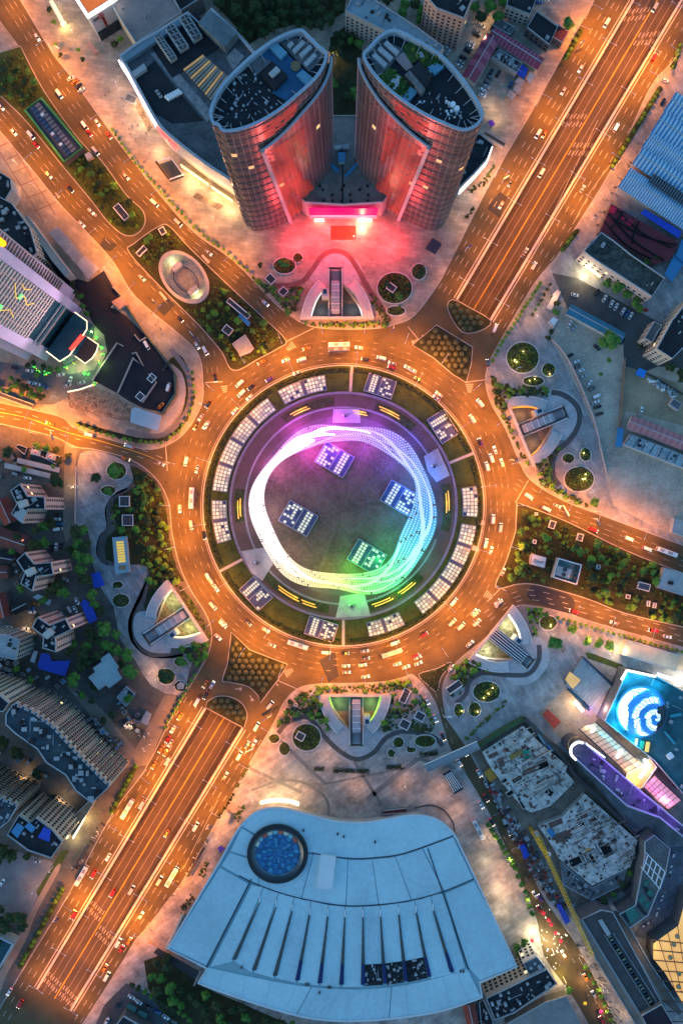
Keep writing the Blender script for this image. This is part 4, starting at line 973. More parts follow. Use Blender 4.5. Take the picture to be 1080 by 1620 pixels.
b=MB();rr_=random.Random(8)
for x,y in ((310,505),(340,545),(440,600),(540,545),(630,600),(735,545),(815,505),(825,600),(445,665),(565,500),(640,665),(350,660),(540,665),(820,665)):
  w=W(*q(x,y),zq);b.cyl(w[0],w[1],zq,zq+.8,.8,10)
b.build('roof_vents',ROOFD,pod,kind='stuff')
b=MB();b.box(xm,y0-8,.145,.16,16,9);b.build('entrance_carpet',M('red_carpet',(.22,.06,.03),.9,.3,.4),pod)
# right wing with lit white band
LITB=M('lit_white_band',(.9,.9,.9),.5,0,emit=(1,.97,.9),es=2.6)
wing=block('shop_wing','low wedge shop wing with glowing white wall right of towers','building',[(748,222),(757,211),(779,228),(771,250),(752,272),(728,296),(715,290)],16,WALLP,ROOFD,units=10,seed=3)
p_=W2([(779,228),(771,250),(752,272),(728,297)],14);b=MB();b.rail([(x+.3,y-.4) for x,y in p_],.6,5,11.5);b.build('lit_band',LITB,wing)
# ================================================================ SHOPPING MALL (north-west)
zm=23.
mall_roof=[(189,90),(215,71),(299,20),(316,36),(335,14),(376,52),(400,80),(430,110),(430,300),(395,306),(360,284)]+cr([(360,284),(325,261),(287,232),(253,201),(227,157),(205,116),(189,90)],4)[1:-1]
mall=block('shopping_mall','large mall with curved white front and rooftop chillers beside oval tower','mall',mall_roof,zm,M('mall_panel',(.5,.47,.45),.6,.15),M('mall_deck',(.085,.095,.105),.85,.5,.1,fine=.5),par=1.6,pw=1.6)
fr=cr([(362,286),(325,261),(287,232)],6);p_=W2(fr,15);b=MB();b.rail([(x-.5,y-.9) for x,y in p_],.8,9.5,15.5);b.build('lit_band',LITB,mall)
fr=cr([(246,190),(227,157),(205,116),(190,92)],5);p_=W2(fr,zm);b=MB();b.rail([(x-1.2,y-.5) for x,y in p_],.8,14,22);b.build('led_band',M('mall_led',(.9,.9,.95),.5,0,emit=(.8,.82,1),es=2.2),mall)
fr=cr([(278,226),(262,210),(247,191)],4);p_=W2(fr,zm);b=MB();b.rail([(x-1.2,y-.7) for x,y in p_],.8,14,18);b.build('led_band',M('mall_led_red',(.9,.1,.1),.5,0,emit=(1,.08,.08),es=1.6),mall)
for i,(a,bb) in enumerate((((287,262),(330,292)),((335,296),(368,318)))):
  b=MB();P0=W2([a,bb],3);b.rail([(P0[0][0],P0[0][1]),(P0[1][0],P0[1][1])],.4,1,5);b.build('shopfront_light',M('shop_glow',(1,.7,.3),.5,0,emit=(1,.55,.16),es=2),mall)
for x,y in ((300,285),(335,308),(365,330),(250,235),(215,165),(225,190)):light('shopfront_glow','POINT',W(x,y,6),3600 if y > 250 else 2200,(1,.55,.25),mall,1)
q=lambda x,y:(180+x/4.5,y/4.5)
def chiller(a,bb,w,fans):
  A,B=Vector(W(*a,zm)[:2]),Vector(W(*bb,zm)[:2]);c=(A+B)/2;ang=atan2(B.y-A.y,B.x-A.x);L=(B-A).length
  b=MB();b.box(c.x,c.y,zm+.8,zm+4.2,L,w,ang);ch=b.build('chiller',M('chiller_case',(.42,.42,.40),.6,.2),mall)
  b=MB();b.box(c.x,c.y,zm,zm+.8,L*1.05,w*1.5,ang);b.build('plinth',ROOFD,ch)
  for i in range(fans):
    m=A+(B-A)*((i+.5)/fans);b=MB();b.cyl(m.x,m.y,zm+4.2,zm+4.6,w*.4,14);b.build('fan_cowl',DARKM,ch)
    b=MB()
    for k in range(4):b.beam((m.x,m.y,zm+4.7),(m.x+w*.36*cos(k*pi/2+.4),m.y+w*.36*sin(k*pi/2+.4),zm+4.7),.5,.1)
    b.build('fan_blades',GREYM,ch)
chiller(q(510,150),q(605,300),6.4,4);chiller(q(410,220),q(510,370),6.4,4);chiller(q(325,285),q(435,445),4.6,6)
b=MB();b.box(*W(*q(500,320),zm)[:2],zm,zm+.5,26,34,radians(-57));b.build('chiller_deck',ROOFD,mall)
for i in range(12):                                    # slatted rooflight, some slats glowing
  a,bb=q(500+i*17,500+i*19),q(640+i*15,395+i*13);b=MB();b.beam(W(*a,zm+1),W(*bb,zm+1),1.2,.6);b.build('rooflight_slat',M('slat',(.3,.27,.22),.6,.2) if i % 3 else M('slat_lit',(.5,.35,.15),.6,.2,emit=(1,.5,.15),es=.12),mall)
roofbits(mall,[('canopy_roof',[q(600,160),q(690,70),q(880,230),q(790,335)],zm,zm+7,M('canopy_slate',(.11,.15,.17),.6,.35,.15)),('stair_bulkhead',[q(130,510),q(215,450),q(235,485),q(150,545)],zm,zm+3,ROOFP),('gravel_strip',[q(260,380),q(330,360),q(700,800),q(670,870)],zm,zm+.15,M('gravel_strip',(.22,.23,.24),.9,.4,.3)),('gravel_strip',[q(800,410),q(860,340),q(930,400),q(850,500)],zm,zm+.15,M('gravel_strip',(.22,.23,.24))),
  ('dark_deck',[q(150,560),q(290,430),q(420,600),q(640,860),q(420,880),q(280,800)],zm,zm+.1,ROOFD),('parapet_wall',[q(60,400),q(530,90),q(550,125),q(80,440)],zm,zm+3.2,M('mall_parapet',(.14,.22,.27),.6,.2))])
for i in range(6):
  b=MB();x,y,_=W(*q(385+i*17,705-i*9),zm);b.tube([(x-1.2,y+1.2,zm+1),(x+1.4,y-1.2,zm+1)],1.0,8);b.build('water_tank',WHITE,mall)
for i in range(3):
  b=MB();x,y,_=W(*q(310+i*14,660+i*20),zm);b.tube([(x-1,y,zm+.9),(x+1,y+.8,zm+.9)],.8,8);b.build('water_tank',GREYM,mall)
# ================================================================ upper-left shops
sg=block('corner_shop','shop block with glowing roof edge and red sign on pale wall','building',[(140,24),(181,-2),(150,-60),(95,-45)],26,M('sign_wall',(.45,.43,.46),.7,.1),M('orange_roof',(.6,.14,.04),.6,.4,.2,emit=(1,.2,.03),es=.35),par=1,pw=.8)  # orange light falling on the roof is put into its colour and glow
pr=ccw(W2([(140,24),(181,-2),(150,-60),(95,-45)],26));b=MB();b.rail(inset(pr,-.6),1.6,25,27.2,closed=True);b.build('light_border',LITB,sg)
A,B=Vector(W(140,24,26)[:2]),Vector(W(181,-2,26)[:2]);u=(B-A).normalized();n=Vector((u.y,-u.x))
if n.y > 0:n=-n
def wallpt(s_,z,d=.15):v=A+u*s_+n*d;return (v.x,v.y,z)
RED=M('red_sign',(.28,.02,.02),.5,0)
L_=(B-A).length
b=MB();b.face([wallpt(0,0,.3),wallpt(L_,0,.3),wallpt(L_,9,.3),wallpt(0,9,.3)]);b.build('glass_front',WIN,sg)
b=MB();b.tube([wallpt(L_*.36+2.0*cos(k*pi/8),20+2.0*sin(k*pi/8),.25) for k in range(16)],.3,4,closed=True);b.build('sign_roundel',RED,sg)
b=MB();b.beam(wallpt(L_*.36-1,20,.25),wallpt(L_*.36+1,20,.25),.4);b.beam(wallpt(L_*.36,18.8,.25),wallpt(L_*.36,21.2,.25),.4);b.build('sign_emblem',RED,sg)
for k in range(4):                                     # column of four strokes-and-box characters under the roundel
  z=16.6-k*2.0;s0=L_*.40;b=MB()
  for a,c in (((-.9,.8),(.9,.8)),((-.9,0),(.9,0)),((-.9,-.8),(.9,-.8)),((-.7,.9),(-.7,-.9)),((.7,.9),(.7,-.9)),((0,.9),(0,-.9)))[(k % 2):]:b.beam(wallpt(s0+a[0],z+a[1],.25),wallpt(s0+c[0],z+c[1],.25),.28)
  b.build('sign_character',RED,sg)
b=MB();b.face([wallpt(1.2,18.2,.2),wallpt(5.2,18.2,.2),wallpt(5.2,20.6,.2),wallpt(1.2,20.6,.2)]);b.build('wall_poster',WALLD,sg)
b=MB()
for s_,z in ((L_*.22,15),(L_*.22,11.5)):b.face([wallpt(s_,z,.2),wallpt(s_+2,z,.2),wallpt(s_+2,z+1.1,.2),wallpt(s_,z+1.1,.2)])
b.build('wall_plaque',GREYM,sg)
block('flat_roof_store','wide store with plain pinkish flat roof above the mall','building',[(179,12),(216,70),(288,20),(262,-25),(200,-40)],20,WALLC,M('pink_grey_roof',(.24,.20,.19),.85,.3,.1),par=1,units=3,seed=9)
block('rear_roof_block','dark flat block peeping over the plain store roof','building',[(268,-14),(286,18),(320,-4),(310,-40)],14,WALLD,ROOFD)
# ================================================================ NORTH-EAST houses
fw=(3.2,3.0,1.5,1.5)
block('apartment_slab','long apartment slab with pale blue roof boxes behind right tower','apartments',[(546,18),(556,-2),(577,-10),(660,44),(702,75),(692,86),(615,53)],20,WALLP,M('slab_roof',(.22,.30,.34),.8,.3,.15),win=fw,units=16,seed=11)
block('apartment_block','grey apartment block with dark roof at the top edge','apartments',[(672,-6),(690,14),(733,30),(748,-6),(720,-40),(680,-40)],32,WALLK,ROOFD,win=fw,units=12,seed=12)
block('dark_house','dark flat roofed house at top beside the car park','house',[(800,10),(806,-20),(855,-20),(838,24)],12,WALLP,ROOFD,win=fw,units=4,seed=13)
block('dark_house','small black roofed house above the striped market roof','house',[(832,44),(848,18),(882,42),(868,72)],8,WALLD,ROOFD,win=fw,units=2,seed=14)
block('dark_house','maroon roofed cottage beside the boulevard near black house','house',[(868,55),(880,38),(900,50),(888,68)],6,WALLD,M('maroon_roof',(.12,.04,.05),.8,.3),par=.3)
block('grey_hut','long grey hut beside the car park under dark house','hut',[(777,40),(786,27),(815,44),(806,56)],5,WALLD,ROOFG,units=5,par=.4,seed=15)
PURP=M('purple_red_roof',(.25,.045,.09),.6,.2,.3);PURP2=M('purple_red_rib',(.36,.10,.15),.6,.15)
gable('market_hall','purple red gabled market roof along the car park','market hall',(779,60),(741,125),11.5,6,2.0,PURP,ribs=8,ribm=PURP2,group='purple roofed market')
gable('market_hall','purple red striped market roof running towards the boulevard','market hall',(777,52),(854,101),10,6,2.0,PURP,ribs=2.6,ribm=PURP2,group='purple roofed market')
slabroof('market_canopy','narrow green canopy below the striped purple roof','canopy',[(800,83),(806,76),(850,104),(844,112)],4.5,M('green_sheet',(.03,.16,.12),.6,.2))
slabroof('market_canopy','bright blue tarp roof beside green canopy','canopy',[(818,108),(824,100),(835,108),(829,124),(817,117)],4,TARP)
slabroof('market_canopy','pale sheet roof next to the blue tarp','canopy',[(832,124),(838,113),(846,118),(838,134)],4,ROOFP)
block('market_shop','shop row crowded with white roof units in purple market yard','shop',[(777,90),(789,78),(826,100),(816,116)],5,WALLP,ROOFG,units=34,par=.5,seed=16)
for i,(x,y) in enumerate(((822,131),(808,152),(818,143))):slabroof('market_canopy',['rusty white awning, upper of three near the boulevard','rusty white awning, lowest of three near the boulevard','rusty white awning, middle of three near the boulevard'][i],'awning',[(x-8,y-1),(x-2,y-10),(x+8,y-3),(x+2,y+7)],3.5,M('rusty_awning',(.42,.33,.30),.8,.4,.5))
slabroof('market_canopy','violet umbrella tent beside the right tower','tent',[(771,192),(778,189),(783,196),(776,201)],3,M('violet_tent',(.10,.03,.35)))
block('terrace_shed','brown roof terrace strip beside the shop wing','shed',[(763,213),(768,207),(800,226),(796,233)],4,WALLC,M('brown_roof',(.14,.09,.06)),par=.4)
# ================================================================ EAST sheds
BLUE1=M('shed_blue',(.04,.25,.50),.5,.2,.2);PALE1=M('shed_pale',(.52,.62,.68),.5,.2,.3)
sd=(.836,.549);L0,L1=(1069,146),(979,296)
ts=[(0,.2,'topmost'),(.2,.42,'second from the top'),(.42,.58,'middle'),(.58,.76,'fourth from the top'),(.80,1.0,'lowest')]
for i,(a,c,nm) in enumerate(ts):
  m=lerp(L0,L1,(a+c)/2);w=hypot(L1[0]-L0[0],L1[1]-L0[1])*(c-a)/2*.98
  gable('blue_shed',f'blue and white ribbed market shed beside the boulevard, {nm} of five','shed',m,(m[0]+sd[0]*210,m[1]+sd[1]*210),w,9,2.4,BLUE1,ribs=2.6 if i in (0,1,3) else 1.7,ribm=PALE1,group='blue ribbed sheds beside the boulevard')
m=lerp(L0,L1,.78);b=MB();c0=W(m[0]+28,m[1]+20,9.3);c1=W(m[0]+200,m[1]+134,9.3)
o=E('rooflight_strip','dark glazed strip between two blue market sheds','rooflight',(*W(m[0]+80,m[1]+54)[:2],9));b.beam((c0[0],c0[1],11.5),(c1[0],c1[1],11.5),5.5,.5);b.build('glazing',WIN,o)
b=MB();u=Vector((c1[0]-c0[0],c1[1]-c0[1])).normalized();n=Vector((-u.y,u.x))
for k in range(40):v=Vector(c0[:2])+u*(k*1.7+1);b.beam((*(v+n*2.7),11.85),(*(v-n*2.7),11.85),.3)
b.build('bars',GREYM,o,kind='stuff')
rm=E('red_market_roof','dark red sheet market roof draped with black nets','market roof',(*W(1010,368)[:2],0))
RQ=[(966,322),(1072,384),(1060,410),(1036,418),(948,366)];p=ccw(W2(RQ,7));b=MB();b.prism(p,.1,7,0,1);b.build('hall',[WALLD,M('red_sheet',(.16,.025,.035),.7,.35,.3)],rm)
for k in range(26):
  a,c=lerp(RQ[0],RQ[1],(k+.5)/26),lerp(RQ[4],RQ[3],(k+.5)/26);b=MB();b.beam(W(*a,7.1),W(*lerp(a,c,.97),7.1),.5,.3);b.build('roof_rib',M('red_rib',(.21,.04,.05),.7,.3),rm)
for a,c in (((975,332),(1062,392)),((962,338),(1050,412)),((955,350),(1030,410)),((985,334),(968,360)),((1010,350),(1000,385)),((968,345),(1070,388))):
  m=lerp(a,c,.5);b=MB();b.tube([W(x,y,7.4) for x,y in cr([a,(m[0]-4,m[1]+6),c],8)],.55,4);b.build('net',M('black_net',(.01,.01,.012),.9,0),rm)
for x,y,s_ in ((969,332,9),(995,352,8),(985,345,5)):
  b=MB();w=W(x,y,7.5);b.box(w[0],w[1],7.2,7.6,s_*S,s_*S*1.1,-.6);b.build('bright_sheet',M('bright_red_sheet',(.55,.01,.06),.6,.2),rm)
slabroof('blue_canopy','vivid blue sheet roof strip above red market roof','canopy',[(1012,337),(1019,331),(1078,366),(1073,377)],8,TARP)
slabroof('blue_canopy','light blue sheet roof at right edge below the red market','canopy',[(1068,404),(1078,378),(1100,386),(1084,418)],6,STEELB)
slabroof('blue_canopy','light blue lean to roof beside the dark flat block','canopy',[(1050,434),(1066,402),(1084,412),(1062,446)],5,STEELB)
dk=block('flat_block','dark flat roofed block with green awning facing the parking lane','building',[(922,398),(950,368),(968,380),(998,404),(1050,440),(1030,470),(978,436),(940,412)],17,M('cream_pink_wall',(.5,.40,.36),.8,.15),M('mottled_roof',(.06,.065,.06),.9,.7,.1,fine=.4),win=(4,3.4,1.8,1.9),units=5,seed=21,par=1.0)
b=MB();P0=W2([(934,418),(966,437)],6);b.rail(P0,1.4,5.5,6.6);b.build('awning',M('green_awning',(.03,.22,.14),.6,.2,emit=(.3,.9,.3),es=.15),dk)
b=MB();P0=W2([(926,420),(950,437)],3.5);b.rail(P0,.5,1.2,3.6);b.build('lit_shopfront',M('shop_glow_y',(1,.8,.3),.5,0,emit=(1,.75,.25),es=2.0),dk)
light('shop_glow','POINT',W(925,430,5),2500,(1,.85,.5),dk,1)
block('low_annex','small grey annex at the corner of the dark flat block','building',[(922,398),(935,380),(948,388),(934,408)],10,WALLP,ROOFG,units=3,seed=22)
gable('long_shed','long teal blue roofed shed in the east car yard','shed',(900,489),(984,534),8,5,1.0,M('teal_blue_roof',(.03,.17,.27),.5,.2),WALLP)
cb=block('cream_office','cream office block with dark roof at the right edge','office',[(1037,552),(1062,506),(1066,502),(1090,470),(1130,500),(1062,568)],22,WALLC,ROOFD,win=(3.6,3.2,1.7,1.7),units=6,seed=23)
block('cream_annex','lower cream annex in front of the cream office','office',[(1018,535),(1034,508),(1046,515),(1030,542)],12,WALLC,ROOFG,win=(3.6,3.2,1.7,1.7),seed=24)
PINKR=M('pink_sheet',(.42,.16,.17),.7,.2,.3)
gable('pink_roof_barrack','long pink roofed barrack in the bare yard at right','barrack',(996,668),(1110,713),10.5,5,1.6,PINKR,WALLP,ribs=4,ribm=M('pink_rib',(.47,.2,.21),.7,.15))
pr_=block('cabin_row','row of pale site cabins below the pink barrack','cabins',[(986,703),(997,687),(1110,732),(1104,750)],5,WALLP,M('cabin_roof',(.33,.40,.43),.7,.3,.3),par=.2,units=20,seed=25)
for k in range(9):
  a,c=lerp((988,702),(1104,748),k/9),lerp((998,688),(1110,733),k/9);b=MB();b.beam(W(*a,5.2),W(*c,5.2),.35,.4);b.build('cabin_joint',DARKM,pr_)
slabroof('blue_canopy','blue sheet canopy left of the pale site cabins','canopy',[(973,706),(976,676),(986,678),(983,708)],4,STEELB)
slabroof('blue_canopy','small bright blue tent near the yard fence at right','tent',[(1004,592),(1010,582),(1022,586),(1018,598)],3.5,M('bright_blue_tent',(.02,.22,.7),.6,.1))
gr=E('stored_goods','row of pale crates and sheets along the yard fence','goods',(*W(1040,610)[:2],.14));b=MB();clutter(b,W2([(1018,598),(1026,596),(1072,622),(1066,632)]),.14,60,random.Random(3),.6,2,1.6,3);b.build('crates',[WHITE,ROOFP,M('pale_blue',(.3,.42,.5))],gr,kind='stuff')
block('yard_hut','small grey hut at the end of the yard fence','hut',[(1058,640),(1064,630),(1078,638),(1072,650)],4,WALLP,ROOFG,par=.3)
block('white_store','white roofed store at the right edge above the road','store',[(1062,842),(1066,820),(1110,832),(1110,860)],5,WALLP,ROOFP,par=.3)
# east wall and yard surfaces
sheet('car_yard',[(905,455),(1000,500),(1180,560),(1180,900),(1080,858),(970,800),(958,760),(945,690),(915,620),(873,540),(890,480)],.16,CONC,kind='structure')
sheet('parking_lane',[(872,432),(912,440),(1060,520),(1180,560),(1180,590),(1040,580),(990,600),(985,560),(985,530),(905,482),(898,492),(885,460)],.165,M('lane_asphalt',(.075,.08,.085),.85,.35,.08),kind='structure')
sheet('bare_yard',[(990,580),(1180,640),(1180,700),(990,650),(975,690),(985,575)],.168,M('yard_earth',(.34,.26,.17),.9,.4,.06),kind='structure')
def wall(name,label,pts,h,w,mat,cat='wall',closed=False):
  P=W2(pts);c=cen(P);b=MB();b.rail(P,w,.1,h,closed);o=b.build(name,mat,loc=(*c,0));return tag(o,label,cat)
wall('garden_wall','long pale curved wall between plaza and the east car yard',cr([(872,538),(890,558),(908,590),(925,630),(940,670),(950,715),(958,750)],4),2.2,.6,M('wall_rose',(.5,.38,.36),.8,.15))
wall('yard_fence','straight brown wall dividing the concrete yard',[(987,568),(982,640),(975,700)],2.2,.5,M('wall_brown',(.26,.18,.13)))
wall('yard_fence','dark fence along the stored crates in the yard',[(1010,585),(1035,598),(1080,625)],2,.4,DARKM)
# ================================================================ EAST ISLAND
v=E('ventilation_building','square pale rimmed plant building with roof fans in the east garden','plant building',(*W(897,905)[:2],.14))
p=ccw(W2([(882,882),(920,893),(912,926),(873,914)],5));b=MB();b.sides(p,.1,5);b.build('wall',WALLP,v);b=MB();b.poly(inset(p,.1),4.2);b.build('roof',M('teal_roof',(.09,.15,.16),.7,.3),v);b=MB();b.rail(inset(p,.5),.9,4,5.6,closed=True);b.build('parapet',WHITE,v)
b=MB();b.box(*W(890,905,5)[:2],4.2,7,8.5,6,radians(-16));b.build('plant_housing',ROOFP,v)
for x,y in ((893,901),(891,909)):b=MB();w=W(x,y,7);b.cyl(w[0],w[1],7,7.5,1.3,14);b.build('fan_cowl',DARKM,v)
for i in range(4):
  w=W(*lerp((913,898),(907,922),i/3),5);b=MB();b.box(w[0],w[1],4.2,5.2,2.6,1.8,radians(-16));b.build('roof_hatch',DARKM,v)
block('pump_house','small white flat pump house left of square plant building','pump house',[(839,880),(842,876),(864,882),(861,899),(838,893)],3.5,WALLP,WHITE,units=4,par=.3,seed=2)
block('white_pavilion','white roofed pavilion at right end of the east garden','pavilion',[(1040,930),(1050,898),(1110,915),(1104,950)],5,WALLP,ROOFP,units=2,par=.3,seed=3)
for i,(x,y,w,h,a,l) in enumerate(((873,830,10,13,18,'upper left pale vent near the east road'),(917,850,10,12,15,'pale vent in the middle of east road edge'),(845,857,6,7,15,'small teal vent left in the east garden'),(848,813,5,5,0,'tiny round edged vent at the garden tip'),(1018,928,20,12,15,'wide pale vent platform with teal hatch'),(993,944,7,7,10,'small square vent right of the plant building'),(1025,955,5,9,8,'narrow vent, left one of a pair by the lower road'),(1035,958,5,9,8,'narrow vent, right one of a pair by the lower road'),(946,897,6,8,15,'small pale vent among trees right of plant building'))):
  vent(x,y,w,h,a,l,dark=[BLACK,GLASSB][i in (2,4)])
# ================================================================ other garden vents
for x,y,w,h,a,l in ((193,335,11,30,-55+90-90,''),):pass
for a_ in ((192,335,28,12,50,'long black vent in the tip of the north west median'),(257,365,10,12,-30,'small open frame vent at the top of the oval court garden'),(224,397,18,9,-45,'narrow dark vent left of the oval court'),
  (377,488,44,9,40,'long dark vent with blue canopy right of oval court'),(360,522,15,13,38,'square dark vent in the middle of the oval garden'),(428,441,15,13,45,'pale rimmed square vent left of the north court, upper one'),(448,461,12,13,42,'pale rimmed square vent left of the north court, lower one'),(619,455,14,12,35,'square vent in the round bed right of north court'),
  (197,793,17,17,0,'upper black square vent in the west garden'),(202,823,18,18,0,'lower black square vent in the west garden'),
  (640,1101,12,24,25,'tall white and black vent right of the south court'),(664,1133,16,14,28,'black square vent right of the south court, right one'),(640,1146,16,15,28,'black square vent right of the south court, left one'),(718,1087,26,12,-35,'dark glazed vent by the south street junction'),(475,1165,14,13,28,'black square vent in round bed left of the south court'),(468,1115,6,5,30,'small pale vent left of the south court'),(240,598,11,13,40,'square vent with dark top in the black hotel yard'),(222,627,12,12,40,'second square vent in the black hotel yard')):
  vent(*a_)
vent(281,448+0,1,1,0,'x') if False else None
kb=block('glass_kiosk','white kiosk with glass roof at bottom of oval court garden','kiosk',[(367,544),(388,529),(401,550),(395,556),(380,562)],4,WALLP,M('kiosk_glass',(.25,.28,.32),.3,.3,.5),par=.3)
slabroof('blue_canopy','light blue canopy beside the long vent in oval garden','canopy',[(376,500),(381,496),(396,510),(393,517)],3.5,STEELB)
slabroof('kiosk','dark glass kiosk with white frame on the pink plaza','kiosk',[(672,393),(684,376),(699,386),(688,402)],4,M('kiosk_dark',(.06,.05,.07),.4,.2))
kk=block('lit_vent_hall','long blue rimmed rooflight glowing yellow in the west garden','rooflight',[(178,850),(200,848),(205,905),(183,909)],3.5,M('rim_blue_wall',(.3,.4,.46)),M('rim_blue',(.30,.42,.5),.6,.1),par=.3)
for i in range(8):b=MB();c=lerp((190,858),(193,888),i/7);w=W(*c,3.6);b.box(w[0],w[1],3.5,3.75,4.6,1.3,radians(5));b.build('lit_pane',M('lit_amber_pane',(.8,.55,.1),.5,.2,.4,emit=(1,.6,.08),es=.32),kk)
b=MB();w=W(194,898,3.6);b.box(w[0],w[1],3.5,3.75,4.4,3,radians(5));b.build('brown_hatch',M('brown_hatch',(.3,.2,.1)),kk)
slabroof('blue_kiosk','bright blue kiosk roof with white border in west park','kiosk',[(144,908),(158,904),(166,926),(149,931)],3.5,TARP,th=.5)
block('pavilion_lodge','pale white kiosk in planted loop by lower left road','kiosk',[(280,1084),(285,1079),(292,1082),(290,1090),(281,1090)],3,WALLP,ROOFP,par=.2)
slabroof('bus_stop_hall','long cream bus shelter roof beside the north east plaza','shelter',[(864,486),(880,458),(887,462),(871,491)],4,M('cream_sheet',(.55,.47,.42)))
block('glass_kiosk','white kiosk with square skylight beside the east lane','kiosk',[(867,508),(875,500),(883,506),(876,517)],3.5,WALLP,WHITE,par=.2)
# green rimmed station building on the north-west median
gs=E('green_rim_station','long dark roofed station with bright green rim on the median','station',(*W(85,205)[:2],.14));GQ=[(38,174),(66,153),(133,234),(102,258)];p=ccw(W2(GQ,5));b=MB();b.sides(p,.1,5);b.build('wall',WALLD,gs)
b=MB();b.poly(inset(p,.2),4.4);b.build('roof',M('station_roof',(.05,.06,.075),.8,.3),gs);b=MB();b.rail(inset(p,.6),1.3,4.2,5.5,closed=True);b.build('green_rim',M('green_rim',(.07,.30,.08),.6,.2),gs)
for i in range(14):
  a,c=lerp((62,160),(122,236),(i+.5)/14),lerp((46,172),(106,249),(i+.5)/14)
  for k,(s0,s1) in enumerate(((.05,.48),(.55,.92))):
    A_,B_=W(*lerp(a,c,s0),5),W(*lerp(a,c,s1),5);b=MB();b.beam((A_[0],A_[1],4.7),(B_[0],B_[1],4.7),1.9,.4);b.build('roof_panel',M('grey_panel',(.16,.17,.19),.6,.3) if k == 0 else M('blue_panel',(.03,.08,.16),.5,.3),gs)
for x,y in ((68,182),(84,212),(97,229)):b=MB();w=W(x,y,5);b.box(w[0],w[1],4.4,6,2.2,1.4,.6);b.build('roof_vent',WHITE,gs)
block('small_gatehouse','tiny pale gatehouse beside the green rim station','hut',[(134,244),(142,240),(148,248),(138,253)],3,WALLP,ROOFP,par=.2)
for a_ in (([(77,2),(84,-2),(104,34),(96,38)],'glowing yellow glass stair box at the upper left corner'),):
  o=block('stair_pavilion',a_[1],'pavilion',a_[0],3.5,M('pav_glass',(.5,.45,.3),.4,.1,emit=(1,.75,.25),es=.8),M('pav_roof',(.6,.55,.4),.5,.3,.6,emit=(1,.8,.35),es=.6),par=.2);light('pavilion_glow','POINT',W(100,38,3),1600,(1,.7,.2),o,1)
slabroof('planter_sign','red and white ad panel over green planter, upper left','sign',[(138,70),(142,66),(155,82),(150,85)],2.5,M('pink_panel',(.5,.25,.2),.6,.4,.8))
gt=E('mall_gate_canopy','white framed subway entrance canopy before the mall','subway entrance',(*W(268,262)[:2],.14))
p=W2([(247,256),(270,249),(290,276),(268,284)],4);b=MB()
for i in range(4):b.beam((*p[i-1],4),(*p[i],4),.6)
b.build('frame',WHITE,gt);b=MB();b.beam((*p[0],4),(*p[3],4),1.6,.6);b.build('side_wall',M('gate_side',(.3,.2,.1)),gt);b=MB();b.face([(*q_,.16) for q_ in p]);b.build('stairwell',DARKM,gt)
vent(207,156,18,13,25,'dark equipment box with bollards before the mall',z=2.6,dark=DARKM,frame=GREYM)
for nm,x0,y0,x1,y1,lab in (('bicycle_rack',222,165,240,200,'row of parking racks along the mall front, upper'),('bicycle_rack',312,305,352,325,'row of parking racks along the mall front, lower')):
  o=E(nm,lab,'rack',(*W((x0+x1)/2,(y0+y1)/2)[:2],.14));b=MB()
  for i in range(14):
    c=lerp((x0,y0),(x1,y1),i/13);b.beam((*W(*c)[:2],.5),(*W(c[0]-6,c[1]+7)[:2],.5),.22,.8)
  b.build('rails',M('rack_steel',(.3,.2,.12),.5,0),o,kind='stuff')
# ================================================================ HOTEL (west)
LAV=M('lavender_panel',(.62,.52,.62),.6,.12,.1)
hz=150.
ht=E('hotel_tower','tall lavender hotel tower with striped windows and glowing roof line','hotel tower',(*W(80,520)[:2],.14))
def pxbase(pts,z):return W2(pts,z)
def hpart(nm,pts,z0,z1,mat,win=None,seed=1):
  p=ccw(W2(pts,8));b=MB();b.sides(p,z0,z1);o=b.build(nm,mat,ht);b=MB();b.poly(p,z1);b.build('roof',ROOFD,ht);return p
hpart('wing',[(115,457),(107,471),(20,420),(40,395)],.1,hz,LAV)
hpart('wing',[(46,552),(37,567),(-30,520),(-20,500)],.1,hz,LAV)
hpart('pylon',[(123,483),(116,495),(60,455),(70,440)],.1,hz-6,M('pylon_panel',(.62,.54,.68),.6,.12))
hpart('pylon',[(76,551),(67,568),(10,525),(20,510)],.1,hz-6,M('pylon_panel',(.62,.54,.68)))
bay=hpart('window_bay',[(116,494),(74,553),(15,515),(60,450)],.1,hz-4,M('bay_glass',(.02,.07,.085),.2,.3,.2,spec=.6))
F0,F1=Vector(W(116.5,494.5,8)[:2]),Vector(W(74,554,8)[:2]);fu=(F1-F0).normalized();fn=Vector((fu.y,-fu.x));fn=fn if fn.x > 0 else -fn
FL=(F1-F0).length
def hp(s_,z,d):v=F0+fu*s_+fn*d;return (v.x,v.y,z)
SPN=M('spandrel_band',(.60,.50,.40),.6,.15,.3)
for k in range(29):
  z=42+k*3.6;b=MB();b.beam(hp(.5,z,.5),hp(FL-.5,z,.5),1.0,1.5);b.build('spandrel_band',SPN,ht)
b=MB()
for s_ in (.17,.33,.5,.67,.83):
  b.beam(hp(FL*s_,42,.75),hp(FL*s_,144,.75),.35)
b.build('mullions',SPN,ht,kind='stuff')
b=MB();b.beam(hp(0,24,.7),hp(FL,24,.7),1.4,2.4);b.build('cornice',WALLP,ht);b=MB();b.beam(hp(0,30,.6),hp(FL,30,.6),1.0,1.2);b.build('cornice',WALLP,ht)
WN=M('wing_window',(.10,.09,.06),.4,.3,.4)
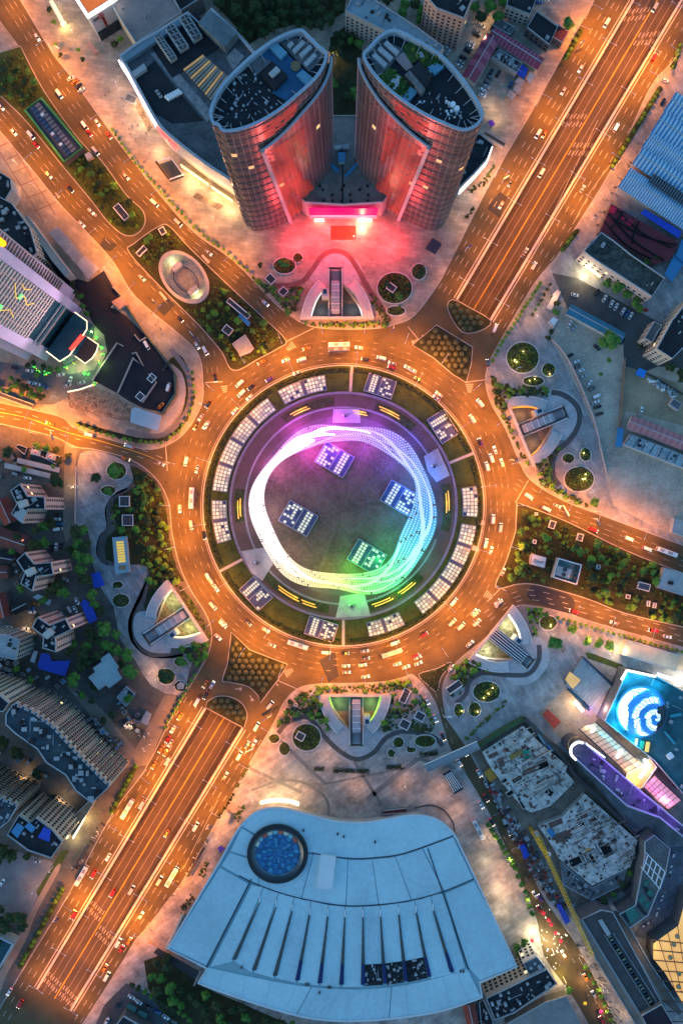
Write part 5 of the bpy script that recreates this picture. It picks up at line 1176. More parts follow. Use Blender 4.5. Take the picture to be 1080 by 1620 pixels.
for (a,c),z0,z1 in ((((115,457),(107,471)),25,125),(((46,552),(37,567)),60,120)):
  A,B=Vector(W(*a,8)[:2]),Vector(W(*c,8)[:2]);d=(B-A).normalized();nn=Vector((d.y,-d.x));nn=nn if nn.x > 0 else -nn;b=MB();m=A*.45+B*.55
  for k in range(int((z1-z0)/3.6)):z=z0+k*3.6;b.beam((*(m-d*2.6+nn*.1),z),(*(m+d*2.6+nn*.1),z),.3,1.9)
  b.build('wing_windows',WN,ht,kind='stuff')
  b=MB();b.beam((*(m-d*3.2),z0-2),(*(m-d*3.2),z1),.6);b.build('wing_trim',WALLP,ht)
YEL=M('yellow_led',(1,.7,.1),.5,0,emit=(1,.62,.1),es=.5);GRN=M('green_led',(.1,.8,.15),.5,0,emit=(.1,1,.2),es=.4)
for pts in ([(.3,60),(.42,66),(.30,74),(.42,80),(.3,86),(.2,90)],[(.75,70),(.66,78),(.76,86),(.7,94),(.6,98)],[(.12,72),(.2,78),(.14,84)]):
  b=MB();b.tube([hp(FL*s_,z,1.3) for s_,z in pts],.22,4);b.build('led_figure',YEL,ht)
for s_,z in ((.35,77),(.72,88)):b=MB();b.beam(hp(FL*s_-1.6,z,1.2),hp(FL*s_+1.6,z,1.2),.5,3);b.build('led_panel',GRN,ht)
# podium with LED outline and porch
OUTL=M('led_outline',(1,.85,.6),.5,0,emit=(1,.74,.4),es=1.3)
HPQ=[(119,494),(138,508),(138,521),(111,562),(95,572),(74,556)]
p=ccw(W2(HPQ,14));b=MB();b.sides(p,.1,14);b.build('podium_wall',M('podium_glass',(.03,.09,.12),.2,.3,.3,spec=.6),ht);b=MB();b.poly(p,13.9);b.build('podium_roof',M('podium_teal',(.02,.08,.10),.3,.4,.2),ht)
pl=W2(HPQ,14);b=MB();b.tube([(*q_,14.2) for q_ in pl[:]],.36,5);b.build('led_outline',OUTL,ht)
PQ=[(137,532),(156,545),(153,556),(146,567),(135,575),(117,562)];p=W2(PQ,6);b=MB();b.prism(ccw(p),5,6);b.poly(ccw(p),5);b.build('porch_roof',M('porch_brown',(.09,.06,.045),.6,.25),ht);b=MB();b.tube([(*q_,6.1) for q_ in p],.34,5);b.build('led_outline',OUTL,ht)
b=MB()
for q_ in inset(p,1)[::2]:b.tube([(*q_,.1),(*q_,5)],.35,6)
b.build('porch_posts',WALLP,ht,kind='stuff')
b=MB();A_,B_=W(130,531,15),W(111,554,15);b.beam((A_[0]+.6,A_[1],15.6),(B_[0]+.6,B_[1],15.6),2.2,1.2);b.build('red_sign',M('red_led',(1,.05,.03),.5,0,emit=(1,.03,.02),es=2.2),ht)
for x,y,e,c in ((150,560,700,(1,.75,.4)),(125,580,700,(1,.75,.4)),(147,525,600,(.5,1,.2)),(160,575,600,(.5,1,.2)),(112,585,400,(.3,1,.2)),(135,590,500,(.4,1,.2))):light('porch_glow','POINT',W(x,y,4),e,c,ht,.5)
b=MB();w=W(2,383,hz-10);b.cyl(w[0],w[1],hz-12,hz-6,1.6,16);b.build('roof_sign',M('sun_sign',(1,.5,0),.5,0,emit=(1,.2,.0),es=2.5),ht)
gl=E('garden_lights','green and yellow garden lights strung round the hotel porch','garden lights',(*W(150,575)[:2],.14));b=MB();b2=MB();rr_=random.Random(2)
for k in range(64):
  c=rr_.choice([(145,523),(152,535),(160,550),(163,562),(158,572),(103,580),(115,573),(133,590),(60,588),(72,590),(78,587),(55,580),(140,592),(150,608)]);w=W(c[0]+rr_.uniform(-3,3),c[1]+rr_.uniform(-3,3),1.5);(b if k % 4 else b2).cyl(w[0],w[1],.3,1.6,.3,6)
b.build('green_bulbs',M('green_bulb',(.1,.8,.1),.5,0,emit=(.08,1,.1),es=1.0),gl,kind='stuff');b2.build('yellow_bulbs',YEL,gl,kind='stuff')
o=wall('lit_kerb','glowing yellow light line along the hotel drive kerb',[(108,620),(128,616),(148,609)],.8,.6,OUTL,'light strip')
_s,_t=Vector(W(190,580,12)),Vector((*W(95,522)[:2],75));light('hotel_flood','SPOT',_s,60000,(1,.68,.92),ht,2,spot=70,blend=.6,rot=(_t-_s).to_track_quat('-Z','Y').to_euler())
# hotel rear wings, yard, canopies
block('rear_wing','cream wing with dark windows behind the hotel tower','building',[(60,400),(48,360),(20,322),(-20,300),(-40,340),(40,420)],24,WALLC,ROOFD,win=(3.6,3,1.6,1.8),units=24,seed=4)
block('cream_wall_block','narrow cream block edging the hotel service yard','building',[(103,437),(82,412),(38,345),(44,341),(90,404),(112,432)],12,WALLC,WALLC,par=.4)
slabroof('service_canopy','long grey canopy roof beside the hotel service yard','canopy',[(77,368),(92,358),(133,404),(119,416)],5,M('canopy_grey',(.34,.32,.31),.8,.35,.3))
slabroof('service_canopy','peach lit canopy roof end beside the hotel yard','canopy',[(120,416),(134,404),(157,424),(140,442)],5.2,M('canopy_peach',(.48,.40,.36),.8,.15))
slabroof('yard_canopy','pale blue canopy at the lower corner of hotel yard','canopy',[(208,648),(214,644),(256,658),(250,682),(206,668)],4,M('canopy_blue',(.40,.47,.53),.6,.15))
YARD=[(118,440),(140,446),(165,428),(188,470),(178,486),(200,500),(227,527),(262,572),(275,590),(276,622),(256,652),(228,646),(205,635),(187,623),(147,601),(170,557),(165,530),(150,515),(130,480),(100,450),(70,400)]
sheet('service_yard',YARD,.17,M('black_asphalt',(.022,.02,.028),.8,.35,.12),kind='structure')
sheet('hotel_drive',[(-60,560),(40,580),(110,592),(150,585),(165,560),(147,601),(140,620),(105,630),(85,640),(60,640),(60,622),(-60,598)],.172,M('drive_asphalt',(.11,.115,.13),.8,.3,.1),kind='structure')
sheet('rubble_lot',[(107,622),(150,612),(187,626),(208,642),(205,668),(150,655),(110,645)],.175,M('rubble_ground',(.22,.17,.13),.95,.8,.35,bump=.5,fine=.9),kind='structure')
for i,(pts,h) in enumerate((([(196,548),(186,543),(147,602)],1.4),([(212,566),(187,622)],1.4),([(210,560),(216,558),(228,580),(212,568)],1.6),([(214,530),(222,540),(232,535)],2),([(236,592),(248,605),(226,637)],1.4),([(190,467),(227,525),(268,575),(279,595),(279,626),(258,656)],2.4),([(178,488),(195,470),(180,455)],2.4))):
  wall('yard_wall',['low pale wall crossing black hotel yard, left one','low pale wall crossing black hotel yard, middle one','pale triangular ramp wall in the black hotel yard','pale corner wall near the yard gate','angled low wall beside the two yard vents','long dark boundary wall curving round the hotel yard','orange lit wall at top of the hotel yard'][i],pts,h,.8,M('yard_wall',(.40,.34,.31),.8,.15) if i != 5 else M('dark_wall',(.08,.1,.07)))
for i,x in enumerate((0,6,12)):slabroof('container',['pale orange container in hotel yard, upper','pale orange container in hotel yard, middle','pale orange container in hotel yard, lower'][i],'container',[(177+x*.6,477+x*.6),(193+x*.5,468+x*.8),(196+x*.5,472+x*.8),(180+x*.6,482+x*.6)],2.8,M('peach_box',(.5,.3,.22),.7,.2),th=2.6)
sheet('lawn_hotel_edge',cr([(255,585),(282,560),(300,590),(305,640),(285,680),(240,702),(180,690),(125,672),(128,668),(185,684),(240,694),(275,672),(292,640),(290,600),(272,575)],3,True),.178,LAWN,kind='structure')
wall('sunken_path','dark sunken path wall curving round the hotel corner',cr([(270,552),(288,575),(300,600),(300,640),(280,672),(250,690),(200,682)],4),.25,3.2,M('path_grey',(.17,.165,.17)),'path')
sheet('path_hotel_walk',cr([(268,577),(288,590),(294,625),(280,660),(255,685),(250,690),(235,690),(258,660),(282,628),(280,596)],3,True),.185,M('walk_pale',(.36,.34,.33)),kind='structure')
for i,p_ in enumerate(([(-20,260),(18,283),(20,300),(2,330),(-30,330)],)):block('dark_hall','dark round cornered hall at the left edge','building',p_,14,WALLP,ROOFD,units=6,seed=5)
b=MB()                                                # paving grid on the forecourt
for k in range(6):
  a,c=lerp((0,232),(60,345),k/5.5),lerp((22,222),(95,330),k/5.5);b.strip(W2([a,c]),.6,.165)
b.strip(W2([(10,215),(88,340)]),.6,.166);b.strip(W2([(-5,232),(70,352)]),.6,.166);b.build('pavement_hotel_joints',BANDR,kind='structure')
block('roadside_wall_block','long low roadside wall block by left edge road','building',[(0,628),(0,620),(55,640),(50,646)],3,WALLD,DARKM,par=.2)
# ================================================================ WEST quarter
FACK=(3.0,2.9,1.5,1.8)
def ytower(c,rot,label,seed):
  base=[(33,765),(45,785),(72,786),(73,806),(45,806),(36,828),(19,813),(28,797),(18,776)];r=radians(rot);out=[]
  for x,y in base:x -= 42;y -= 796;out.append((c[0]+x*cos(r)-y*sin(r),c[1]+x*sin(r)+y*cos(r)))
  t=block('apartment_tower',label,'apartments',out,32,WALLK,ROOFD,win=FACK,units=14,seed=seed,group='Y shaped pink apartment towers',par=1.2)
  p=W2([lerp(out[1],out[4],.5),lerp(out[0],out[8],.5)],32);
  w=W(c[0]-2,c[1]+1,32);b=MB();b.box(w[0],w[1],32,36.5,5,4,-r+.3);b.build('stair_head',WALLP,t);return t
ytower((42,796),0,'pink Y shaped apartment tower, topmost of the three at left',31);ytower((54,903),-8,'pink Y shaped apartment tower, middle of the three at left',32);ytower((82,1000),-25,'pink Y shaped apartment tower, lowest of the three at left',33)
slabroof('white_canopy','white sheet roof on the corner of the top pink tower','canopy',[(21,815),(31,800),(42,808),(34,826)],33.5,ROOFP)
block('corner_block','pale corner apartment block with grey roof at left edge','apartments',[(-30,1000),(12,1004),(32,1012),(26,1044),(-30,1030)],26,WALLP,ROOFP,win=FACK,units=8,seed=34)
REDR=M('brick_red_roof',(.20,.045,.035),.8,.35,.2);BRR=M('brown_red_roof',(.14,.05,.045),.85,.35,.15)
for i,(a,c,w,m_,l) in enumerate((((2,792),(18,826),12,REDR,'crimson roofed house left of the top pink tower'),((-10,845),(40,862),14,BRR,'long brown red roof below the top pink tower'),((-10,905),(12,905),10,BRR,'brown roofed house beside middle pink tower'),((-10,880),(20,885),8,ROOFD,'dark roofed house at left edge below brown roof'),((0,940),(8,975),9,REDR,'red roofed house at the left edge above corner block'),((22,965),(42,955),8,ROOFD,'dark roofed house below the middle pink tower'))):
  gable('old_house',l,'house',a,c,w,6,1.8,m_,WALLD,group='old houses at the left edge')
slabroof('blue_tarp_roof','vivid blue tarp roof right of the lowest pink tower','canopy',[(128,955),(133,948),(145,955),(154,980),(142,987),(136,976)],5,TARP)
slabroof('blue_tarp_roof','large vivid blue tarp roof below the lowest pink tower','canopy',[(60,1052),(66,1033),(78,1035),(82,1046),(112,1045),(108,1056),(103,1070),(62,1058)],5,TARP)
slabroof('pale_shed_roof','small pale blue shed roof beside the large tarp','canopy',[(48,1046),(54,1029),(60,1031),(55,1049)],4,M('pale_sheet',(.35,.43,.48)))
block('teal_hall','stepped pale teal roofed hall among dark trees','hall',[(173,1032),(188,1055),(186,1060),(194,1073),(173,1089),(168,1084),(157,1092),(140,1071),(151,1063),(147,1057),(161,1047),(159,1042)],9,WALLD,M('teal_white_roof',(.33,.43,.45),.6,.15,.2),par=.4)
slabroof('white_shed','white sheet shed roof with teal edge between pink towers','shed',[(52,945),(60,940),(82,950),(78,958)],4,M('pale_sheet',(.35,.43,.48)))
for i,(p_,l) in enumerate((([(24,707),(30,703),(44,708),(40,720)],'small dark roof hut left of the beacon yard'),([(46,712),(52,706),(96,722),(90,735)],'walled yard roof with two red beacon fans'))):
  o=block('service_hut',l,'hut',p_,4,WALLD,ROOFD,par=.6)
for i,(x,y) in enumerate(((58,716),(82,723))):
  t=E('beacon_fan',['pale fan unit with red hub, left of two','pale fan unit with red hub, right of two'][i],'fan',(*W(x,y,4)[:2],4));w=W(x,y,4);b=MB();b.box(w[0],w[1],4,5.5,6,3.6,-.25);b.build('housing',ROOFP,t);b=MB();b.cyl(w[0],w[1],5.5,5.8,1.2,12);b.build('fan_cowl',WHITE,t);b=MB();b.cyl(w[0],w[1],5.8,6.1,.7,10);b.build('hub',M('red_hub',(.6,.05,.02)),t)
for i,(a,c,l) in enumerate((((28,727),(95,743),'long white roof bar below beacon yard, upper'),((8,735),(80,752),'long white roof bar below beacon yard, lower'))):slabroof('white_shed',l,'shed',[(a[0],a[1]-3),(c[0],c[1]-3),(c[0]-1,c[1]+5),(a[0]-1,a[1]+5)],4,ROOFP)
# small roofs and clutter filling the quarter
rr_=random.Random(77);fill=[]
for poly_,n_ in (([(-10,1045),(45,1050),(60,1062),(110,1075),(100,1090),(60,1075),(-10,1068)],16),([(120,1095),(150,1125),(185,1165),(200,1185),(188,1190),(150,1150),(120,1112)],16),([(170,1105),(215,1120),(225,1165),(210,1180)],12),([(-10,1180),(50,1200),(90,1235),(60,1240),(-10,1215)],7),([(-10,690),(25,700),(25,760),(-10,770)],8),([(20,870),(48,875),(45,925),(20,940)],5),([(0,1030),(20,1050),(60,1062),(0,1062)],4)):
  k=0
  while k < n_:
    x,y=rr_.uniform(min(p_[0] for p_ in poly_),max(p_[0] for p_ in poly_)),rr_.uniform(min(p_[1] for p_ in poly_),max(p_[1] for p_ in poly_))
    if inside((x,y),poly_):fill.append((x,y));k += 1
for i,(x,y) in enumerate(sorted(fill)):
  a,w_,l_=rr_.choice((-35,-35,55,20)),rr_.uniform(2.5,6),rr_.uniform(3,9);r=radians(a);cname,m_=rr_.choice((('dark',ROOFD),('grey',ROOFG),('pale',ROOFP),('rusty',BRR),('blue',STEELB),('grey',ROOFG)))
  q4=[(x+u*l_*cos(r)-v*w_*sin(r),y+u*l_*sin(r)+v*w_*cos(r)) for u,v in ((-.5,-.5),(.5,-.5),(.5,.5),(-.5,.5))]
  block('shack',f'small {cname} roofed shack among the west housing, {ordw(i)} from left','shack',q4,rr_.uniform(3,5.5),WALLD,m_,par=.25,pw=.25,group='shacks among the west housing')
def jag(pts,lo,hi,step,amp):
  out=[]
  for i,p_ in enumerate(pts):
    out.append(p_)
    if lo <= i < hi:
      n_=pts[(i+1) % len(pts)];L2=hypot(n_[0]-p_[0],n_[1]-p_[1]);k=int(L2/step);dx,dy=(n_[0]-p_[0])/L2,(n_[1]-p_[1])/L2;nx,ny=dy,-dx
      for j in range(k):
        t0,t1=(j+.25)*L2/k,(j+.75)*L2/k
        for t_,o_ in ((t0,0),(t0+.05,amp),(t1-.05,amp),(t1,0)):out.append((p_[0]+dx*t_+nx*o_,p_[1]+dy*t_+ny*o_))
  return out
# south-west slabs
CREAMF=(3.0,2.7,1.6,2.0)
block('apartment_slab','long curved cream apartment slab stepping down to boulevard','apartments',jag([(21,1113),(54,1127),(84,1150),(126,1196),(174,1244),(146,1270),(121,1251),(105,1226),(74,1206),(60,1185),(25,1160),(10,1146),(10,1130)],0,4,9,4),40,WALLC,M('slab_dark_roof',(.04,.06,.075),.8,.5,.12),win=CREAMF,units=60,seed=41,lit=.004)
block('apartment_slab','cream apartment slab cut by left edge above curved slab','apartments',[(-40,1085),(0,1098),(16,1112),(6,1126),(-40,1120)],40,WALLC,ROOFD,win=CREAMF,units=8,seed=42,lit=.004)
block('apartment_slab','short cream apartment slab at left edge below curved slab','apartments',jag([(-50,1240),(0,1262),(29,1275),(14,1300),(-10,1318),(-50,1300)],0,2,8,4),36,WALLC,M('slab_dark_roof',(.04,.06,.075)),win=CREAMF,units=20,seed=43,lit=.004)
tw=block('apartment_slab','stepped cream apartment slab with blue tarps on its roof','apartments',[(31,1288),(49,1301),(58,1292),(84,1312),(100,1331),(82,1357),(45,1345),(12,1320)],36,WALLC,ROOFD,win=CREAMF,units=14,seed=44,lit=.004)
for i,p_ in enumerate(([(18,1316),(28,1302),(39,1309),(28,1326)],[(39,1308),(46,1301),(57,1310),(51,1318)],[(60,1325),(70,1308),(81,1314),(78,1332)])):slabroof('roof_tarp',['light blue tarp on slab roof, left one','light blue tarp on slab roof, middle one','deep blue tarp on slab roof, right one'][i],'tarp',p_,39,[STEELB,STEELB,TARP][i])
block('glowing_shopfront','low shops with glowing edge below the cream slab','shop',[(118,1290),(142,1266),(148,1272),(116,1322),(108,1322)],6,WALLC,M('shop_roof',(.25,.2,.12),.8,.4,.3),par=.4)
o=wall('light_line','bright slanting light line along the shop roofs',[(138,1287),(128,1305),(117,1325)],1.5,.7,M('lw',(1,.9,.7),.5,0,emit=(1,.85,.55),es=2.5),'light strip')
for x,y in ((135,1300),(115,1330)):light('shop_glow','POINT',W(x,y,5),2200,(1,.7,.25),o,1)
sheet('parking_ground',[(-60,1340),(20,1345),(80,1362),(95,1375),(60,1420),(45,1450),(-60,1450)],.17,M('dusty_ground',(.19,.18,.19),.9,.35,.06),kind='structure')
sheet('lawn_strip_southwest',[(98,1345),(110,1345),(80,1400),(62,1422),(58,1410)],.175,LAWN2,kind='structure')
sheet('path_orange',cr([(95,1375),(60,1440),(40,1490),(12,1540),(0,1570),(-10,1560),(30,1480),(50,1440),(88,1372)],3,True),.18,M('path_warm',(.3,.22,.17)),kind='structure')
block('pool_house','white walled building with dark glass roof at lower left','building',[(-30,1500),(0,1480),(24,1492),(2,1530),(-30,1520)],8,WALLP,M('teal_dark',(.02,.07,.09),.3,.3),par=1.2,pw=1.4)
slabroof('bike_shelter','long dark shelter roof along the left pavement','shelter',[(112,1380),(116,1378),(142,1338),(137,1336)],3,DARKM)
slabroof('bike_shelter','long dark shelter roof right of the boulevard','shelter',[(295,1386),(299,1388),(325,1342),(321,1340)],3,DARKM)
# west lanes
sheet('lane_west',[(103,700),(122,708),(120,740),(119,838),(105,860),(100,838),(102,760)],.172,M('lane_beige',(.2,.18,.15),.9,.25,.1),kind='structure')
wall('lane_wall','long pink wall between lane and west plaza',[(122,738),(120,828)],2,.5,M('wall_rose',(.5,.38,.36)))
sheet('plaza_west',cr([(123,735),(135,714),(165,716),(200,731),(215,745),(200,775),(178,785),(168,805),(170,835),(157,850),(155,880),(170,895),(215,890),(235,900),(225,945),(210,975),(212,1015),(240,1040),(290,1034),(305,1040),(300,1060),(285,1100),(240,1085),(215,1045),(190,1010),(180,960),(160,930),(146,885),(140,840),(121,828)],2,True),.17,PAVE_E,kind='structure')
sheet('lane_southwest',[(105,1085),(115,1082),(160,1120),(215,1185),(260,1100),(280,1100),(235,1210),(200,1215),(150,1140)],.173,M('lane_beige',(.2,.18,.15)),kind='structure')
sheet('garden_soil_west',cr([(205,735),(245,760),(262,800),(268,850),(280,900),(292,920),(265,920),(240,960),(228,960),(238,900),(205,893),(168,885),(170,850),(185,835),(180,790),(215,770)],2,True),.182,LAWN,kind='structure')
block('grey_workshop','small grey workshop roof near the lower left plaza','workshop',[(185,1103),(200,1085),(215,1098),(200,1118)],5,WALLD,ROOFP,units=6,seed=6)
slabroof('street_tent','white and dark stall tent near left pavement','stall',[(222,1142),(232,1124),(240,1130),(234,1148)],3,ROOFP)
# ================================================================ SOUTH HALL (blue-white fan shaped roof)
zh=28.
q=lambda x,y:(240+x/1.742,1240+y/1.742)
hall_edge=cr([q(185,215),q(240,120),q(290,75),q(350,65),q(420,80),q(500,100),q(580,105),q(650,95),q(710,85),q(760,88),q(800,105),q(835,140),q(860,190)],4)+[q(950,380),q(1008,505),q(905,549)]+cr([q(912,590),q(780,632),q(600,654),q(450,650),q(300,612),q(125,551)],4)+[q(150,510),q(42,455)]
hall=E('exhibition_hall','vast pale blue fan shaped metal roofed hall at the bottom','hall',(*W(550,1440,0)[:2],.14))
p=ccw(W2(hall_edge,zh));b=MB();b.sides(inset(p,9),.1,zh-.6);b.build('wall',M('hall_wall',(.42,.38,.36),.6,.2),hall)
b=MB();b.poly(p,zh-.35);b.sides(p,zh-1.2,zh-.35);b.build('roof_deck',M('hall_deck',(.22,.37,.42),.5,.1),hall)
b=MB();b.rail(inset(p,.5),1.0,zh-.5,zh+.35,closed=True);b.build('roof_edge',M('hall_edge',(.55,.60,.64),.4,.1),hall)
RPAN=M('hall_panel',(.42,.61,.67),.42,.15,.03,fine=.4);RPAN2=M('hall_panel_b',(.395,.58,.645),.42,.17,.03,fine=.4)
A0=cr([q(250,112),q(290,80),q(350,70),q(420,85),q(500,105),q(580,110),q(650,100),q(710,90),q(760,93),q(800,110),q(828,138)],6)
A1=cr([q(250,118),q(340,165),q(440,190),q(540,205),q(620,203),q(700,190),q(828,144)],8)
A1b=cr([q(215,190),q(300,210),q(440,194),q(540,209),q(620,207),q(700,194),q(830,147)],8)
A2=cr([q(192,225),q(270,268),q(355,301),q(445,323),q(535,336),q(625,333),q(715,321),q(805,296),q(886,262)],6)
A2b=cr([q(275,275),q(355,306),q(445,328),q(535,341),q(625,338),q(715,326),q(805,301)],6)
A3=cr([q(155,506),q(260,530),q(400,556),q(520,566),q(600,566),q(700,555),q(800,532),q(868,508)],6)
A4=cr([q(130,552),q(300,610),q(450,647),q(600,651),q(780,629),q(908,588)],6)
def at(C,s_):
  x=max(0,min(.99999,s_))*(len(C)-1);i=int(x);return lerp(C[i],C[i+1],x-i)
def panel(C,D,s0,s1,r0=None,r1=None,n=6,th=.35,mat=None,zt=zh):
  g=.0016;top=[at(C,s0+g+(s1-s0-2*g)*i/n) for i in range(n+1)];bot=[at(D,(r0 if r0 is not None else s0)+g+((r1 if r1 is not None else s1)-(r0 if r0 is not None else s0)-2*g)*i/n) for i in range(n+1)]
  b=MB();b.prism(W2(top+bot[::-1],zt),zt-th,zt);return b.build('roof_panel',mat or RPAN,hall)
panel(A0,A1,.0,1.0,n=30)
b=MB();b.prism(W2([q(247,122),q(290,147),q(282,205),q(217,186)],zh),zh-.35,zh);b.build('roof_panel',RPAN,hall)
sp=[.02,.26,.40,.54,.68,.81,.90,1.0]
ss2=[.0,.16,.33,.50,.625,.75,.875,1.0]
for i in range(7):panel(A1b,A2,[0,.17,.34,.5,.64,.78,.89,1][i],[0,.17,.34,.5,.64,.78,.89,1][i+1],ss2[i],ss2[i+1],mat=[RPAN,RPAN2][i % 2])
tops=[(297,312),(342,325),(387,336),(435,347),(485,351),(532,353),(582,353),(630,351),(680,346),(728,341),(775,336)]
bots=[(225,490),(280,520),(338,535),(400,548),(462,556),(522,560),(582,560),(642,557),(700,550),(765,538),(828,524)]
def sy(x):
  c=min(A2,key=lambda v:abs(v[0]-q(x,0)[0]));return (c[1]-1240)*1.742
# radial panels between the slots
cols=[((275,279),(158,505))]+list(zip(tops,bots))+[((803,302),(866,506))]
for i in range(len(cols)-1):
  (t0,b0),(t1,b1)=cols[i],cols[i+1];f=3.2
  up=lambda t_,b_:(lambda y_:(t_[0]+(t_[0]-b_[0])/(t_[1]-b_[1])*(y_-t_[1]),y_))(sy(t_[0])+3)
  t0,t1=(up(t0,b0) if i else t0),(up(t1,b1) if i < len(cols)-2 else t1)
  tl_,tr_=(t0[0]+.9,t0[1]),(t1[0]-.9,t1[1]);bl_,br_=(b0[0]+f,b0[1]),(b1[0]-f,b1[1])
  c0=lerp(t0,t1,.5);c0=(c0[0],sy(c0[0])+3)
  b=MB();b.prism(W2([q(*tl_),q(*c0),q(*tr_),q(*br_),q(*bl_)],zh),zh-.35,zh);
  if 7 <= i <= 9:                                    # panels cut short over the open plant wells
    m0,m1=lerp(tl_,bl_,.72),lerp(tr_,br_,.72);b=MB();b.prism(W2([q(*tl_),q(*c0),q(*tr_),q(*m1),q(*m0)],zh),zh-.35,zh)
  b.build('roof_panel',[RPAN,RPAN2][i % 2],hall)
  if 7 <= i <= 9:
    b=MB();b.prism(W2([q(m0[0]+2,m0[1]),q(*m1),q(br_[0]-2,br_[1]-2),q(bl_[0]+2,bl_[1]-2)],zh),zh-.33,zh-.28);b.build('plant_well',M('well_dark',(.015,.02,.025),.8,.2),hall)  # dark sheet stands for the shade down in the open well
    b=MB();clutter(b,W2([q(m0[0]+4,m0[1]+3),q(m1[0]-4,m1[1]+3),q(br_[0]-6,br_[1]-5),q(bl_[0]+4,bl_[1]-5)],zh),zh-.28,26,random.Random(i),.6,2.2,.9,3);b.build('plant_units',[DUCT,GREYM,ROOFD],hall,kind='stuff')
panel(A3,A4,0,.33);panel(A3,A4,.33,.66,mat=RPAN2);panel(A3,A4,.66,1)
for pts in ([q(188,232),q(266,275),q(150,500),q(48,452)],[q(808,302),q(888,268),q(948,385),q(1000,502),q(905,542),q(872,505)]):
  b=MB();b.prism(W2(pts,zh),zh-.35,zh);b.build('roof_panel',RPAN,hall)
for i,(t_,bo) in enumerate(zip(tops,bots)):          # tapered slots, deep blue at their wide end where open
  w0,w1=1.5,6.2;b=MB();e=lerp(t_,bo,.97);p_=[q(t_[0]-w0,t_[1]+16),q(t_[0]+w0,t_[1]+16),q(e[0]+w1,e[1]),q(e[0]-w1,e[1])]
  b.prism(W2(p_,zh+.4),zh-.1,zh+.4);b.build('roof_slot',M('slot_grey',(.06,.075,.075),.6,.3,.4),hall)
  if i >= 3:
    m=lerp(t_,bo,.70);b=MB();b.prism(W2([q(m[0]-3.6,m[1]),q(m[0]+3.6,m[1]),q(e[0]+6.5,e[1]),q(e[0]-4,e[1])],zh+.55),zh,zh+.55);b.build('slot_opening',M('slot_blue',(.01,.025,.12),.4,.2),hall)
  b=MB();x0,y0_=t_[0],t_[1]-6;b.beam(W(*q(x0,y0_),zh+.2),W(*q(t_[0],t_[1]+14),zh+.2),.5,.3);b.build('slot_rail',WHITE,hall)
for C in (A1,A2):
  b=MB();b.rail(W2(C,zh)[4 if C is A2 else 16:],.55,zh-.3,zh+.18);b.build('seam',M('seam_dark',(.03,.045,.06),.5,0),hall)
for a,c in ((q(150,510),q(275,262)),(q(872,512),q(760,178))):b=MB();b.rail(W2([a,c],zh),.6,zh-.3,zh+.2);b.build('seam',M('seam_dark',(.03,.045,.06)),hall)
b=MB()
for C,D,ks in ((A3,A4,14),(A1b,A2,0)):
  for k in range(1,ks):b.rail(W2([at(C,k/ks),at(D,k/ks)],zh),.12,zh-.1,zh+.06)
for k in range(1,16):b.rail(W2([lerp(q(188,232),q(266,275),k/16),lerp(q(48,452),q(150,500),k/16)],zh),.1,zh-.1,zh+.05)
for k in range(1,16):b.rail(W2([lerp(q(808,302),q(888,268),k/16),lerp(q(872,505),q(1000,502),k/16)],zh),.1,zh-.1,zh+.05)
b.build('standing_seams',M('seam_light',(.40,.48,.54),.5,0),hall,kind='stuff')
for x,y in ((512,138),(529,145),(418,128),(615,160),(425,552),(432,552),(487,560),(492,560),(248,505),(850,516),(858,516),(462,575)):
  b=MB();w=W(*q(x,y),zh);b.box(w[0],w[1],zh,zh+.7,1.0,1.4);b.build('roof_cowl',DARKM,hall)
b=MB();b.prism(W2([q(455,290),q(497,290),q(507,202),q(466,197)],zh+2.2),zh,zh+2.2);b.build('roof_box',M('white_box',(.62,.68,.72),.5,.08),hall)
# funnel skylight
cc=q(347,191);R_=48
def fcirc(r,z,n=48):return [(*W(cc[0]+r*cos(2*pi*i/n),cc[1]+r*.97*sin(2*pi*i/n),zh)[:2],z) for i in range(n)]
def floft(r0,z0,r1,z1,nm,mat,par_=hall):
  a,c=fcirc(r0,z0),fcirc(r1,z1);b=MB()
  for i in range(48):b.face([a[i-1],a[i],c[i],c[i-1]])
  return b.build(nm,mat,par_)
floft(R_,zh-.3,R_,zh+1.6,'funnel_collar',DARKM);floft(R_,zh+1.6,R_-7,zh+1.7,'funnel_rim',M('funnel_rim',(.018,.024,.03),.5,.2));floft(R_-7,zh+1.7,R_-11,zh+.6,'funnel_glazing',M('funnel_dark',(.02,.035,.05),.2,.3,.5,spec=.6))
floft(R_-11,zh+.6,R_-14,zh+.25,'funnel_gallery',M('funnel_gallery',(.10,.17,.22),.5,.6,.4));fc=floft(R_-14,zh+.5,.5,zh-.2,'funnel_bowl',M('funnel_dark2',(.01,.03,.06),.3,.2))
BL=[M('bowl_pane_%d' % i,c_,.12,.25,.5,spec=.7) for i,c_ in enumerate(((.015,.10,.24),(.03,.17,.36),(.02,.13,.33),(.05,.25,.42)))]
for i in range(24):
  for j in range(4):
    ra,rb=(R_-14)*(1-j/4)-.35,(R_-14)*(1-(j+1)/4)+.35;za,zb=zh+.62-.17*j,zh+.45-.17*j;a0,a1=2*pi*(i+.04)/24,2*pi*(i+.96)/24;P4=[(*W(cc[0]+r*cos(a),cc[1]+r*.97*sin(a),zh)[:2],z_) for r,a,z_ in ((ra,a0,za),(ra,a1,za),(rb,a1,zb),(rb,a0,zb))];b=MB();b.face(P4);b.build('glass_pane',BL[(i*5+j*3+(3 if 14 < i < 23 and j < 2 else 0)) % 4],fc)
for i in range(24):
  a,c=fcirc(R_-.5,zh+1.75,24)[i],fcirc(R_-11,zh+.7,24)[i];b=MB();b.beam(a,c,.3,.2);b.build('collar_strut',DARKM,hall)
